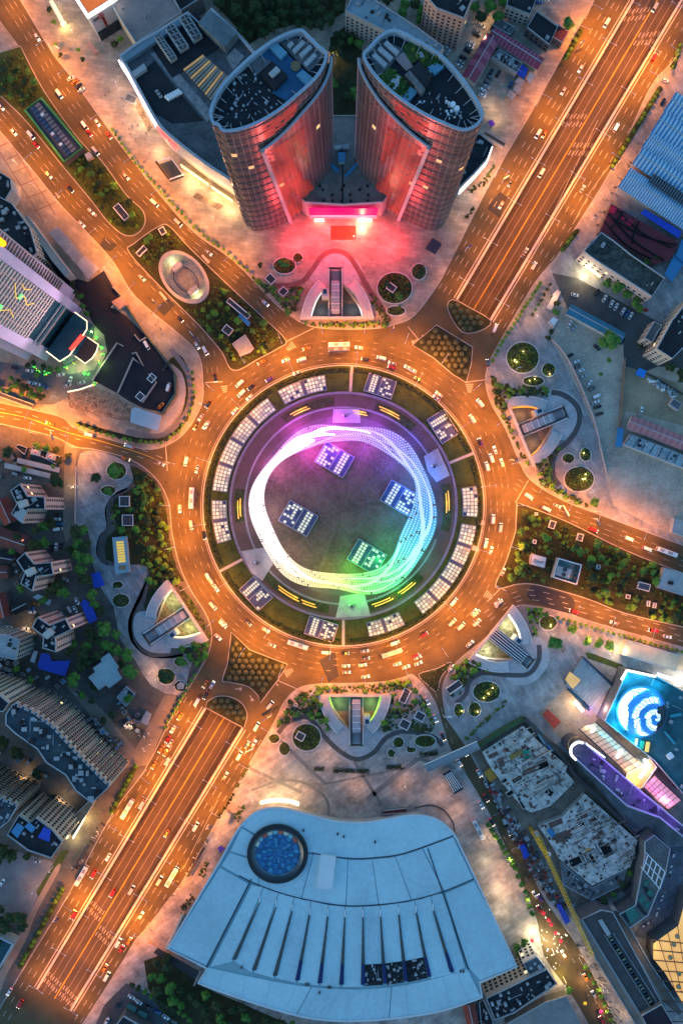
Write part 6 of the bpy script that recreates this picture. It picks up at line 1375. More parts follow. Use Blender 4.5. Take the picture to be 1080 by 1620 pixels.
for i in range(9):                                     # bright shop panels seen through the upper glazing
  a=radians(208+i*14);m=(cc[0]+(R_-13)*cos(a),cc[1]+(R_-13)*.97*sin(a));w=W(*m,zh);b=MB();b.box(w[0],w[1],zh+.5,zh+1.0,3.6,1.9,-a+pi/2);b.build('gallery_panel',M(['gal_w','gal_t','gal_r'][i % 3],[(.55,.55,.45),(.2,.45,.5),(.5,.12,.08)][i % 3],.5,.2),hall)
# entrance under the upper edge
b=MB();P0=W2(cr([q(300,62),q(335,55),q(380,58),q(405,66)],4),16);b.rail([(x,y+2.2) for x,y in P0],1,14,18);b.build('entrance_sign',M('gold_sign',(1,.8,.4),.5,0,emit=(1,.72,.25),es=3.0),hall)
for x,y in ((450,1262),(425,1265)):light('entrance_glow','POINT',W(x,y,8),2000,(1,.65,.3),hall,1.5)
for x,y in ((790,1420),(800,1450),(770,1370)):light('side_glow','POINT',W(x,y,7),1100,(1,.8,.45),hall,1)
# sunken ramp left of the hall, walls and hut
slabroof('ramp_cover','brown ramp wall and dark car ramp left of hall','ramp',[(243,1507),(250,1500),(315,1537),(308,1550)],3,M('ramp_dark',(.04,.04,.045)))
wall('ramp_wall','pinkish wall edging the car ramp left of the hall',[(235,1490),(262,1503),(318,1535),(308,1556)],2.5,1.0,M('wall_rose',(.5,.38,.36)))
wall('ramp_wall','pale curved wall at the lower left corner of hall',[(292,1440),(278,1470),(265,1495)],5,1.2,WALLP)
slabroof('plaza_kiosk','white roofed kiosk on plaza left of hall','kiosk',[(352,1298),(358,1285),(366,1288),(360,1302)],3.5,ROOFP)
slabroof('violet_stall','small violet stall roof left of the hall','stall',[(344,1342),(350,1338),(356,1343),(348,1349)],3,M('violet_stall',(.10,.06,.5)))
wall('plaza_parapet','curved plaza parapet right of the hall entrance',cr([(655,1278),(680,1273),(700,1280),(715,1298),(719,1315)],4),1.0,.5,DARKM)
block('plaza_lift','dark red planted box beside the hall entrance','planter',[(604,1289),(606,1282),(643,1278),(643,1286)],2,WALLD,M('dark_red',(.12,.02,.03)),par=.2)
for i,(x,y,w) in enumerate(((505,1216,16),(555,1219,58),(623,1213,24),(678,1192,30))):
  t=E('planter_bench',['small planter bench on the south plaza, leftmost','long planter bench in the middle of south plaza','planter bench right of the middle on south plaza','planter bench near the footbridge'][i],'planter',(*W(x,y)[:2],.14));c=W(x,y);b=MB();b.box(c[0],c[1],.14,.8,w*S,7*S,[-.05,-.08,.1,.3][i]);b.build('box',WALLD,t);b=MB();rr_=random.Random(i)
  for k in range(int(w*1.2)):b.cyl(c[0]+rr_.uniform(-.47,.47)*w*S,c[1]+rr_.uniform(-.9,.9),.7,rr_.uniform(1.1,1.9),rr_.uniform(.4,.8),6,.2)
  b.build('planting',HEDGE,t,kind='stuff')
# plaza bands
b=MB()
for a,c,w in (((430,1160),(515,1240),2.2),((515,1240),(640,1215),1.2),((580,1265),(660,1200),3.2),((395,1215),(480,1255),2),((660,1200),(720,1215),2.2),((560,1205),(600,1268),2)):b.strip(W2([a,c]),w,.165)
b.strip(W2(cr([(398,1250),(440,1236),(480,1238),(515,1262),(520,1290)],5)),1.6,.167);b.build('pavement_south_bands',M('grey_granite',(.2,.19,.19),.75,.25,.2),kind='structure')
for i,p_ in enumerate(([(700,1225),(712,1218),(733,1248),(718,1257)],)):
  o=slabroof('bike_rack_roof','black slatted roof with white bars by the street','shelter',p_,3.5,BLACK)
  for k in range(5):a,c=lerp(p_[0],p_[1],(k+.5)/5),lerp(p_[3],p_[2],(k+.5)/5);b=MB();b.beam(W(*lerp(a,c,.08),3.7),W(*lerp(a,c,.92),3.7),.5,.2);b.build('white_bar',WHITE,o)
fb=E('footbridge','pale covered footbridge crossing the south street','footbridge',(*W(712,1197)[:2],.0));A_,B_=W(673,1215,7),W(756,1178,7)
b=MB();b.beam(A_,B_,5.2,.5);b.build('deck',M('bridge_deck',(.30,.31,.33),.7,.25),fb)
for sg_ in (-1,1):
  b=MB();d=Vector((B_[0]-A_[0],B_[1]-A_[1])).normalized();nn=Vector((-d.y,d.x))*2.5*sg_;b.beam((A_[0]+nn.x,A_[1]+nn.y,7.8),(B_[0]+nn.x,B_[1]+nn.y,7.8),.25,1.2);b.build('railing',WHITE if sg_ > 0 else GREYM,fb)
b=MB()
for s_ in (.15,.5,.85):w=lerp(A_[:2],B_[:2],s_);b.tube([(*w,0),(*w,6.8)],.5,8)
b.build('piers',CONC,fb,kind='stuff')
# ================================================================ bottom edge buildings
sb=block('street_shop_block','dark flat roofed shop block crowded with units beside the hall','shop',[(768,1578),(782,1613),(812,1602),(880,1556),(864,1532),(838,1544),(800,1563)],22,WALLP,ROOFD,win=(3.5,2.8,1.7,2.2),units=40,seed=51)
block('white_window_block','white block with two rows of dark windows by the street','building',[(838,1544),(864,1532),(848,1512),(826,1523)],20,M('white_facade',(.62,.58,.55),.7,.1),ROOFG,win=(3.3,3.0,1.7,2.0),units=3,seed=52)
block('grey_lot_roof','plain grey flat roof at bottom edge beside shop block','building',[(800,1620),(862,1585),(895,1575),(930,1640),(800,1660)],6,WALLD,M('grey_lot',(.22,.22,.22),.9,.3,.08),par=.4)
gable('red_gable','brick red roofed strip at the bottom below the hall','house',(741,1590),(751,1640),9,6,1.2,REDR,WALLD)
block('dark_yard_block','dark cluttered yard roof between hall and shop block','building',[(757,1586),(764,1580),(780,1616),(775,1640),(762,1640)],5,WALLD,ROOFD,units=16,par=.3,seed=53)
block('corner_office','dark gridded roof building in the bottom parking lot','office',[(185,1620),(196,1606),(240,1632),(230,1660),(185,1650)],8,WALLD,M('dark_roof_b',(.02,.025,.035)),units=6,seed=54)
for i,(x,y) in enumerate(((208,1596),(225,1606))):slabroof('green_roof_light',['green glazed roof light in the bottom lot, left','green glazed roof light in the bottom lot, right'][i],'rooflight',[(x-8,y-2),(x-4,y-8),(x+9,y-1),(x+5,y+6)],4,M('green_glaze',(.05,.14,.12),.3,.3))
sheet('parking_lot',[(165,1590),(200,1555),(235,1570),(330,1640),(300,1740),(100,1740)],.17,M('lot_asphalt',(.07,.072,.08),.85,.3,.1),kind='structure')
sheet('lawn_bottom',[(228,1520),(262,1508),(320,1560),(480,1630),(480,1740),(340,1740),(235,1565)],.172,LAWN,kind='structure')
# ================================================================ SOUTH-EAST: dome mall, galleries, building sites
q=lambda x,y:(900+x/6,1020+y/6)
TEALW=M('teal_deck',(.03,.11,.13),.5,.4,.12)
dm=block('domed_mall','dark teal roofed mall carrying the glowing blue dome','mall',[q(540,240),q(830,300),q(1080,440),q(1300,520),q(1300,1500),q(1080,1420),q(800,1100),q(330,720),q(480,390)],14,WALLD,TEALW,par=1,units=20,seed=61)
b=MB();P0=W2([q(490,330),q(540,240),q(810,298)],14);b.rail(P0,1.0,14,15.6);b.build('light_edge',LITB,dm)
b=MB();P0=W2([q(850,310),q(1090,385)],12);b.rail([(x,y+1.5) for x,y in P0],1.6,9,14);b.build('light_edge',LITB,dm)
ld=E('led_dome','glowing white and blue LED dome on the dark roof','dome',(*W(*q(715,655),14)[:2],14));dc=W(*q(715,655),20);DR=37*S
DOT=M('dome_blue',(.02,.12,.5),.4,.2,.6,emit=(.02,.28,.95),es=.45);DOW=M('dome_white',(.9,.95,1),.4,0,emit=(.7,.92,1),es=1.0);DOD=M('dome_dark',(.01,.05,.09),.4,.2,.4)
def dpt(az,el,k=1.0):return (dc[0]+DR*k*cos(el)*cos(az),dc[1]+DR*k*cos(el)*sin(az),14+DR*k*sin(el)*.75)
b=MB()
for j in range(22):
  for i in range(84):
    e0,e1=pi/2*j/22,pi/2*(j+1)/22;a0,a1=2*pi*i/84,2*pi*(i+1)/84;am=(a0+a1)/2;r=cos((e0+e1)/2);x,y=r*cos(am),r*sin(am)
    d2=hypot(x-.35,y+.12)                      # spiral of bright and dark petals round an off-centre eye
    sw=sin(6.5*d2*2.1-1.2*atan2(y+.12,x-.35));col=1 if (sw > .2 and x < .55) else 3 if (sw > -.15 and x < .6) else 0
    if x > .42 and y < .35 and d2 > .22:col=2
    if x < -.72:col=1
    if col == 1 and (i+j) % 5 == 0 and x > -.5:col=0
    b.cur=col;b.face([dpt(a0,e0),dpt(a1,e0),dpt(a1,e1),dpt(a0,e1)])
b.build('led_panels',[DOT,DOW,DOD,M('dome_cyan',(.1,.5,.8),.4,.2,.6,emit=(.1,.6,1),es=.6)],ld)
b=MB()
for j in range(1,10):b.tube([dpt(2*pi*i/40,pi/2*j/10,1.006) for i in range(40)],.10,3,closed=True)
for i in range(40):b.tube([dpt(2*pi*i/40,pi/2*j/10,1.006) for j in range(10)],.08,3)
b.build('lattice',DARKM,ld,kind='stuff')
b=MB();b.rail(ell(dc[0],dc[1],DR*1.03,DR*1.03,n=40),1.0,14,15.2,closed=True);b.build('base_ring',M('ring_blue',(.05,.2,.35),.4,.1),ld)
for x,y,e in ((470,620,1.0),(560,330,.9),(640,940,.8),(480,800,.8),(860,400,.5),(700,280,.8)):light('dome_glow','POINT',W(*q(x,y),19),4200*e,(.02,.55,1),ld,1.5)
for i,(x,y) in enumerate(((480,465),(450,540),(430,635))):
  t=E('ground_spotlight',f'warm spotlight at the foot of the LED dome, {["upper","middle","lower"][i]} one','spotlight',(*W(*q(x,y),14)[:2],.2));w=W(*q(x,y),3);b=MB();b.cyl(w[0],w[1],.2,3,.3,8);b.build('post',DARKM,t);b=MB();b.cyl(w[0],w[1],3,3.8,.9,10);b.build('lamp',M('warm_lamp',(1,.8,.4),.5,0,emit=(1,.8,.4),es=5),t);light('lamp_glow','POINT',(w[0]-1.5,w[1],4.5),1500,(1,.7,.35),t,.6)
for nm,x,y,w_,h_,a_,m_ in (('roof_arm_a',1010,670,17,4,10,M('teal_frame',(.05,.3,.4),.5,.2)),('roof_arm_b',950,880,3,24,40,M('teal_frame',(.05,.3,.4))),('roof_arm_c',740,970,5,15,-10,M('amber_frame',(.5,.35,.1),.5,.2,emit=(1,.6,.1),es=.4)),('roof_arm_d',690,950,5,12,-10,M('green_frame',(.05,.3,.15),.5,.2)),('roof_arm_e',635,920,3,10,-10,M('amber_frame',(.5,.35,.1)))):
  b=MB();w=W(*q(x,y),15);b.box(w[0],w[1],14,15.5,w_*S,h_*S,radians(a_));b.build('roof_frame',m_,dm)
b=MB();w=W(*q(955,1055),15);b.box(w[0],w[1],14,16,3.6,3,.6);b.build('white_hatch',WHITE,dm)
# plaza ramp deck beside the dome
rd=E('stair_deck','grey sloping stair deck with amber panel before the dome','stairs',(*W(930,1080)[:2],.14));b=MB();b.prism(W2([q(130,125),q(400,392),q(215,605),q(-35,390)],3),.1,3);b.build('deck',M('deck_grey',(.24,.26,.28),.7,.25,.2),rd)
for k in range(10):a,c=lerp(q(130,125),q(400,392),k/9.5),lerp(q(-35,390),q(215,605),k/9.5);b=MB();b.beam(W(*a,3.1),W(*c,3.1),.3,.25);b.build('step_edge',ROOFP,rd)
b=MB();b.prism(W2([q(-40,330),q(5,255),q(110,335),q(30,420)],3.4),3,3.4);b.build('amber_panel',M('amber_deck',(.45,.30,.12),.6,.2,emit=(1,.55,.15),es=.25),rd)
b=MB();P0=W2([q(0,430),q(190,622)],4);b.rail(P0,1.6,.1,4.2);b.build('glass_balustrade',GLASSB,rd);b=MB();P0=W2([q(130,118),q(440,400)],4);b.rail(P0,.8,.1,4.2);b.build('glass_balustrade',GLASSB,rd)
light('violet_glow','POINT',W(*q(200,625),4),900,(.4,.2,1),rd,1);light('plaza_glow','POINT',W(*q(330,600),8),3200,(1,.55,.5),rd,2);light('plaza_glow','POINT',W(*q(60,580),5),2200,(1,.75,.45),rd,2)
def gallery(a0,a1,c0,c1,label,z,tint,em,n=12):
  """glazed barrel vault between two dark rails"""
  t=E('glass_gallery',label,'gallery',(*W(*lerp(a0,c1,.5),0)[:2],.14));m=M('gallery_'+label[:9].strip().replace(' ','_'),tint,.3,.3,.2,emit=tint,es=em)
  for k in range(n):
    for h in range(5):
      p4=[]
      for kk,hh in ((k+.04,h+.04),(k+.96,h+.04),(k+.96,h+.96),(k+.04,h+.96)):
        L_,R2=lerp(a0,a1,kk/n),lerp(c0,c1,kk/n);f=hh/5;x=lerp(L_,R2,f);p4.append(W(*x,z+3.5*sin(pi*f)))
      b=MB();b.face(p4);b.build('glass_pane',m,t)
  for s0,s1 in ((a0,a1),(c0,c1)):b=MB();b.beam(W(*s0,z+.6),W(*s1,z+.6),.9,1.2);b.build('rail',DARKM,t)
  for k in range(n+1):
    b=MB();L_,R2=lerp(a0,a1,k/n),lerp(c0,c1,k/n);b.tube([W(*lerp(L_,R2,f/8),z+.15+3.5*sin(pi*f/8)) for f in range(9)],.2,4);b.build('arch_rib',M('arch_rib',(.10,.07,.06),.5,0),t)
  b=MB();b.face([W(*p_,.3) for p_ in (a0,a1,c1,c0)]);b.build('gallery_floor',M('gallery_floor',(.4,.28,.2),.6,.3),t)
  return t
g1=gallery(q(90,800),q(540,1215),q(250,735),q(690,1130),'amber lit glass barrel gallery between purple roof and dome',12,(.55,.36,.22),.45,12)
g2=gallery(q(700,1355),q(930,1565),q(810,1235),q(1065,1475),'pink lit glass barrel gallery at right edge below the dome',12,(.75,.28,.42),.45,7)
for x,y,e,c in ((160,760,1,(1,.75,.5)),(600,1240,1.2,(1,.6,.25)),(720,1150,1.0,(1,.75,.4)),(760,1200,.8,(1,.3,.6)),(900,1500,.9,(1,.5,.5)),(620,1330,1,(1,.6,.25))):light('gallery_glow','POINT',W(*q(x,y),17),2600*e,c,g1,1.5)
for i,(x,y,w_,h_,a_) in enumerate(((225,810,3,9,-40),(475,1040,4,14,-40),(690,1235,4,12,-40),(90,585,5,20,40),(735,1120,4,14,40))):
  b=MB();w=W(*q(x,y),16);b.box(w[0],w[1],15.6,16.2,w_*S,h_*S,radians(a_));o=b.build('light_bar',LITB,loc=(w[0],w[1],15.6));tag(o,['white light bar at the upper end of amber gallery','white light bar across the middle of amber gallery','white light bar at lower end of amber gallery','glaring white light strip beside the stair deck','white light bar right of amber gallery near dome'][i],'light')
po=block('portal_block','amber lit crossing block between the two glass galleries','building',[q(545,1215),q(700,1130),q(760,1070),q(830,1160),q(690,1360),q(600,1370),q(520,1290)],13,WALLC,M('amber_roof',(.5,.32,.12),.6,.3,.3),par=.6)
pm=block('purple_roof_mall','long round ended mall roof washed in purple light','mall',cr([q(60,1090),q(5,1030),q(10,960),q(70,915),q(150,930)],4)+[q(650,1360),q(1090,1720),q(1300,1900),q(1300,2050),q(1080,1830),q(850,1640),q(540,1530)],18,M('dark_glass_wall',(.05,.05,.07),.3,.2),M('purple_roof',(.11,.095,.14),.8,.45,.15),par=1.2,pw=1,units=26,seed=62)
b=MB();P0=W2(cr([q(55,1085),q(10,1035),q(12,965),q(70,920),q(120,925)],4),18);b.tube([(*p_,19.6) for p_ in P0],.7,5);b.build('light_arc',LITB,pm);b=MB();P0=W2([q(155,935),q(330,1065)],18);b.rail([(x,y) for x,y in P0],.8,18,19.6);b.build('light_edge',M('edge_lilac',(.8,.8,1),.5,0,emit=(.7,.75,1),es=1.6),pm)
for x,y,e in ((300,1090,1.2),(420,1200,1.2),(560,1330,1.3),(700,1460,1.3),(850,1600,1.2),(1000,1720,1),(760,1500,1)):light('purple_glow','POINT',W(*q(x,y),24),650*e,(.33,.07,1),pm,1.5)
light('end_glow','POINT',W(*q(30,900),8),2200,(1,.7,.3),pm,1)
b=MB()
for i in range(7):P0=W2(cr([(903-i*.0,1195),(898,1180),(903,1168),(915,1165)],4),4+i*2);b.tube([(*p_,4+i*2) for p_ in P0],.25,4)
b.build('facade_hoops',M('hoop_gold',(.45,.3,.12),.5,.1),pm,kind='stuff')
# glowing ground-floor plaza pieces
slabroof('red_market_stall','rows of red stalls on the orange plaza strip','stall',[(858,1131),(866,1122),(887,1142),(876,1153)],3,M('red_stall',(.4,.05,.03),.7,.4,.8))
sheet('plaza_orange',[(850,1128),(893,1090),(940,1128),(1010,1200),(1000,1210),(905,1170),(895,1180)],.19,M('orange_paving',(.36,.26,.19),.8,.35,.15),kind='structure')
sheet('roof_strip_cream',[(984,1012),(1090,1040),(1090,1062),(975,1034)],.19,M('cream_strip',(.42,.36,.27),.7,.25,.15),kind='structure')
block('cream_canteen','long cream flat roof beside lower east road','building',[(984,1036),(990,1012),(1075,1037),(1068,1062)],5,WALLC,M('cream_roof',(.45,.39,.29),.7,.2,.2),par=.4)
light('canteen_glow','POINT',W(1078,1078,5),3000,(1,.9,.65),dm,1);light('canteen_glow','POINT',W(985,1030,6),2500,(1,.75,.35),dm,1)
sheet('lawn_dome_edge',[(924,1032),(935,1033),(985,1052),(982,1060),(930,1042)],.195,LAWN2,kind='structure')
# building sites
SITE=M('site_slab',(.58,.52,.46),.9,.55,.22,fine=.5);PLANK=M('formwork',(.16,.09,.07),.9,.5,.8);REBAR=M('rust_bundle',(.12,.06,.045),.9,.3)
def site(label,outline,z,holes,planks,seed,bundles):
  rr=random.Random(seed);p=ccw(W2(outline,z));t=E('construction_slab',label,'building site',(*cen(p),.14),'concrete building sites');b=MB();b.sides(p,.1,z);b.build('edge',M('site_edge',(.34,.32,.3),.9,.3),t);b=MB();b.poly(p,z);b.build('slab',SITE,t)
  for x,y,w,h,a in holes:
    c=W(x,y,z);b=MB();b.box(c[0],c[1],z+.01,z+.06,w*S,h*S,radians(a));b.build('slab_opening',M('opening_black',(.006,.008,.01),.9,0),t)  # black lid stands for the shade inside an open pit
    b=MB();L2,H2=w*S/2+.3,h*S/2+.3;A_=radians(a);b.rail([(c[0]+u*cos(A_)-v*sin(A_),c[1]+u*sin(A_)+v*cos(A_)) for u,v in ((-L2,-H2),(L2,-H2),(L2,H2),(-L2,H2))],.4,z,z+.5,closed=True);b.build('opening_kerb',SITE,t)
  b=MB();clutter(b,inset(p,.8),z,planks//2,rr,.4,2.4,.5,6);b.build('formwork',[PLANK,SITE,REBAR,M('site_grey',(.2,.2,.21),.9,.3),PLANK,M('site_dark',(.05,.05,.055),.9,.2)],t,kind='stuff')
  b=MB();A2=radians(28);k=0                 # half-built partition walls
  while k < 34:
    x,y=rr.uniform(min(v[0] for v in p),max(v[0] for v in p)),rr.uniform(min(v[1] for v in p),max(v[1] for v in p))
    if not inside((x,y),inset(p,4)):continue
    k += 1;L2=rr.uniform(3,11);H2=rr.uniform(2,6);b.cur=rr.choice((0,0,1));c=[(x+u*cos(A2)-v*sin(A2),y+u*sin(A2)+v*cos(A2)) for u,v in ((0,0),(L2,0),(L2,H2),(0,H2))];b.rail(c[:rr.choice((2,3,4))],.4,z,z+rr.uniform(.4,1.6))
  b.build('partitions',[SITE,M('block_wall',(.22,.17,.14),.9,.3)],t,kind='stuff')
  b=MB();cols_=0
  for k in range(400):
    x,y=rr.uniform(min(v[0] for v in p),max(v[0] for v in p)),rr.uniform(min(v[1] for v in p),max(v[1] for v in p))
    if inside((x,y),p):b.beam((x,y,z),(x,y,z+rr.uniform(1,2)),.12);cols_ += 1
    if cols_ > 120:break
  b.build('rebar_starters',REBAR,t,kind='stuff')
  for x,y,w,h,a,n,m_ in bundles:
    for k in range(n):
      A_=radians(a);c=W(x,y,z);d=(k-(n-1)/2)*h*S*1.5;b=MB();b.box(c[0]-d*sin(A_),c[1]+d*cos(A_),z+.05,z+.5,w*S,h*S,A_);b.build('plank_stack',m_,t)
  return t
YB=M('yellow_bundle',(.45,.27,.05),.8,.3,.8);GT=M('green_tarp',(.03,.3,.2),.7,.2)
r4=lambda x,y:(760+x/4.32,1140+y/4.32)
site('pale concrete building site slab with planks and pits, upper one',[r4(10,215),r4(290,35),r4(385,135),r4(590,310),r4(580,350),r4(640,420),r4(480,580),r4(350,630),r4(290,600),r4(150,430),r4(60,310)],3.5,[(*r4(425,305),17,9,25),(*r4(247,400),15,6,28),(*r4(468,490),11,9,-35),(*r4(200,495),6,10,-60),(*r4(275,560),3,20,28),(*r4(160,410),5,8,-60)],330,1,
  [(*r4(140,285),14,1.6,105,4,PLANK),(*r4(85,235),16,1.5,25,3,PLANK),(*r4(240,230),22,2,30,3,YB),(*r4(310,230),12,5,10,2,GT),(*r4(175,200),10,2,-10,2,M('brick_red_pile',(.22,.08,.06))),(*r4(340,340),24,3,20,2,PLANK)])
site('pale concrete building site slab with open pits, lower one',[r4(390,720),r4(560,655),r4(710,500),r4(1070,820),r4(1020,1000),r4(760,1130),r4(540,950),r4(450,800)],4.5,[(*r4(860,885),15,19,28),(*r4(650,960),20,12,25),(*r4(690,930),4,16,28),(*r4(660,720),22,5,22),(*r4(760,940),5,14,28),(*r4(800,640),6,8,-40)],420,2,
  [(*r4(510,700),22,2,22,3,PLANK),(*r4(560,790),28,2,22,5,PLANK),(*r4(790,710),26,2,-58,3,REBAR),(*r4(480,765),14,8,-50,1,STEELB),(*r4(820,790),12,4,20,2,M('brown_pile',(.2,.12,.08))),(*r4(690,650),18,2,20,3,PLANK),(*r4(730,880),8,4,20,1,M('amber_pile',(.6,.3,.08)))])
sheet('site_ground',[(745,1190),(830,1135),(910,1205),(1015,1330),(1000,1400),(930,1440),(860,1410),(800,1290)],.175,M('site_earth',(.2,.16,.125),.95,.6,.12,bump=.4),kind='structure')
block('site_lower_slab','lower grey basement slab under the building sites','building site',[(885,1362),(936,1404),(992,1374),(984,1400),(935,1425),(890,1400)],3,WALLD,M('site_low',(.17,.18,.19),.9,.5,.2),par=.2,units=30,seed=63,um=[PLANK,GREYM,ROOFD])
wall('site_hoarding','green and dark hoarding above the building sites',[(745,1185),(795,1152),(826,1135)],4,2.6,M('hoarding_green',(.05,.09,.04),.8,.3))
wall('site_moat','dark curved wall between site and purple roof',cr([(827,1135),(850,1155),(895,1205),(905,1222),(950,1265),(1010,1330),(1005,1380),(985,1410)],4),5,2.2,M('moat_dark',(.06,.06,.06)))
slabroof('site_cabin_roof','bright blue cabin roof between site and plaza','cabin',[(862,1178),(870,1172),(880,1183),(873,1190)],4,STEELB);slabroof('site_cabin_roof','pale blue sloping cabin roof on the site edge','cabin',[(845,1155),(852,1150),(868,1172),(860,1178)],3.5,M('pale_blue',(.3,.42,.5)))
for i,(x,y,c_,l) in enumerate(((774,1228,M('orange_machine',(.45,.22,.03),.6,.2),'orange rebar machine frame beside the street'),(882,1445,TARP,'long bright blue site cabin by the street'),(829,1351,TARP,'blue site cabin roof near the tree row'))):
  if i == 0:slabroof('site_machine',l,'machine',[(765,1222),(776,1214),(786,1230),(775,1238)],3,c_)
  elif i == 1:slabroof('site_cabin_roof',l,'cabin',[(880,1434),(886,1430),(902,1458),(894,1463)],3.5,c_,th=3)
  else:slabroof('site_cabin_roof',l,'cabin',[(822,1340),(829,1336),(837,1354),(829,1360)],3.5,c_,th=3)
sc=E('site_clutter','strip of site materials and sheds along the street','materials',(*W(800,1290)[:2],.14));b=MB();clutter(b,W2([(765,1235),(778,1228),(815,1290),(860,1370),(900,1430),(880,1440),(845,1390),(800,1310)]),.14,190,random.Random(9),.7,3.2,2.2,6);b.build('materials',[DUCT,REBAR,GREYM,DARKM,PLANK,M('site_red',(.3,.03,.03))],sc,kind='stuff')
# tower crane
cn=E('tower_crane','yellow tower crane with long jib over the building site','crane',(*W(872,1358,0)[:2],.1));CY=M('crane_yellow',(.62,.36,.03),.5,.15)
zc=42;J0,J1=Vector(W(849,1320,zc)),Vector(W(937,1512,zc));mst=J0+(J1-J0)*.17
def lattice(b,a,c,w,h,n):
  a,c=Vector(a),Vector(c);d=(c-a);u=d.normalized();s_=u.cross(Vector((0,0,1)));s_=s_.normalized() if s_.length > .1 else Vector((1,0,0));up=s_.cross(u)
  ch=[s_*w/2,-s_*w/2,up*h]
  for k in ch:b.beam(a+k,c+k,.38)
  for i in range(n):
    p0,p1=a+d*i/n,a+d*(i+1)/n;b.beam(p0+ch[0],p1+ch[1],.22);b.beam(p0+ch[1],p0+ch[0],.22);b.beam(p0+ch[0],(p0+p1)/2+ch[2],.2);b.beam((p0+p1)/2+ch[2],p1+ch[1],.2)
b=MB();lattice(b,mst,J1,2.2,2.0,26);b.build('jib',CY,cn);b=MB();lattice(b,mst,J0,2.6,1.6,6);b.build('counter_jib',CY,cn)
b=MB();lattice(b,(mst.x,mst.y,.1),(mst.x,mst.y,zc),2.0,2.0,16);b.build('mast',CY,cn);b=MB();b.box(mst.x+1.6,mst.y,zc-2.2,zc,1.6,1.6);b.build('cab',WHITE,cn);b=MB();b.box(J0.x,J0.y,zc-1.4,zc+.6,2.4,3.2,.5);b.build('counterweight',M('crane_weight',(.3,.28,.25)),cn)
b=MB();b.beam(mst,mst+Vector((0,0,7)),.5);b.beam(mst+Vector((0,0,7)),J1*.6+mst*.4,.15);b.beam(mst+Vector((0,0,7)),J0,.15);b.build('apex_stays',CY,cn)
# bottom right: long brown hall, court, pergola, amber glass roof
r5=lambda x,y:(900+x/5.4,1320+y/5.4)
lh=block('long_hall','long dark brown roofed hall beside the night market street','hall',[r5(100,720),r5(270,640),r5(370,660),r5(790,1440),r5(605,1545)],15,WALLD,M('brown_black_roof',(.075,.068,.07),.85,.3,.12),par=.8)
for k in range(22):
  c=lerp(r5(340,870),r5(705,1450),k/21);w=W(*c,15);b=MB();b.box(w[0],w[1],15,15.8,3.4,2.0,radians(-60));b.build('rooflight',[BLACK,M('pane_sage',(.18,.2,.16),.5,.3),GLASSB][k % 3 if k % 5 else 1],lh)
b=MB();b.prism(W2([r5(245,740),r5(280,728),r5(355,850),r5(322,868)],16),15,16);b.build('rooflight_cover',ROOFP,lh)
for a,c in ((r5(300,860),r5(690,1480)),(r5(370,840),r5(745,1430))):b=MB();b.beam(W(*a,15.2),W(*c,15.2),.3,.3);b.build('roof_rail',COPING,lh)
block('hall_end','black box roof at the end of long hall, bottom edge','building',[r5(610,1545),r5(785,1445),r5(900,1640),r5(700,1720)],18,WALLD,M('black_roof',(.025,.018,.028),.8,.2),par=.6)
block('side_gallery','brown side gallery roof right of the long hall','building',[r5(330,660),r5(400,640),r5(520,800),r5(690,1100),r5(960,1500),r5(940,1560),r5(800,1440),r5(620,1120)],11,WALLC,M('tan_roof',(.19,.15,.12),.85,.3,.1),par=.5)
block('west_gallery','long tan roof ledge left of the dark brown hall','building',[r5(100,730),r5(600,1545),r5(700,1720),r5(620,1720),r5(215,1050),r5(70,740)],10,WALLC,M('tan_roof2',(.25,.21,.18),.85,.3,.1),par=.4)
ct=block('court_terrace','dark terrace with green glazed panels beside the pergola','building',[r5(420,680),r5(510,800),r5(670,690),r5(820,330),r5(860,120),r5(720,0),r5(640,60),r5(640,180),r5(560,600)],13,WALLD,M('court_grey',(.13,.135,.13),.8,.35,.15),par=.8)
GG=M('green_glass',(.04,.16,.13),.3,.3,.3)
for p_ in ([(470,650),(540,610),(600,700),(520,760)],[(590,560),(620,500),(650,540),(620,610)],[(640,400),(680,390),(670,450),(630,440)],[(680,470),(720,490),(700,540),(660,510)],[(640,590),(690,570),(670,640),(640,620)]):b=MB();b.prism(W2([r5(*v_) for v_ in p_],13.5),13,13.5);b.build('glass_panel',GG,ct)
for p_ in ([(440,680),(490,650),(530,700),(510,760)],[(620,440),(650,430),(710,540),(690,570)],[(560,600),(590,590),(660,680),(640,690)]):b=MB();b.prism(W2([r5(*v_) for v_ in p_],13.4),13,13.4);b.build('dark_panel',BLACK,ct)
pg=E('pergola','white square gridded pergola frame above the terrace','pergola',(*W(1035,1380,13)[:2],13));PQ=[r5(670,175),r5(815,320),r5(770,465),r5(630,300)]
for k in range(5):b=MB();b.beam(W(*lerp(PQ[0],PQ[1],k/4),17),W(*lerp(PQ[3],PQ[2],k/4),17),.5);b.build('beam',WHITE,pg)
for k in range(3):b=MB();b.beam(W(*lerp(PQ[0],PQ[3],k/2),17.02),W(*lerp(PQ[1],PQ[2],k/2),17.02),.5);b.build('beam',WHITE,pg)
b=MB()
for p_ in PQ:w=W(*p_,17);b.tube([(w[0],w[1],13),w],.3,6)
b.build('posts',WHITE,pg,kind='stuff')
ag=E('amber_glass_roof','glowing amber glass roof at the lower right edge','glass roof',(*W(1075,1520,12)[:2],.14));AQ=[r5(720,930),r5(930,780),r5(1000,520),r5(1250,520),r5(1250,1560),r5(972,1450),r5(820,1190),r5(715,1060)]
p=ccw(W2(AQ,12));b=MB();b.sides(p,.1,12);b.build('wall',WALLD,ag);b=MB();b.poly(p,12);b.build('glazing',M('amber_glazing',(.5,.32,.12),.4,.45,.12,emit=(1,.52,.14),es=.42),ag)
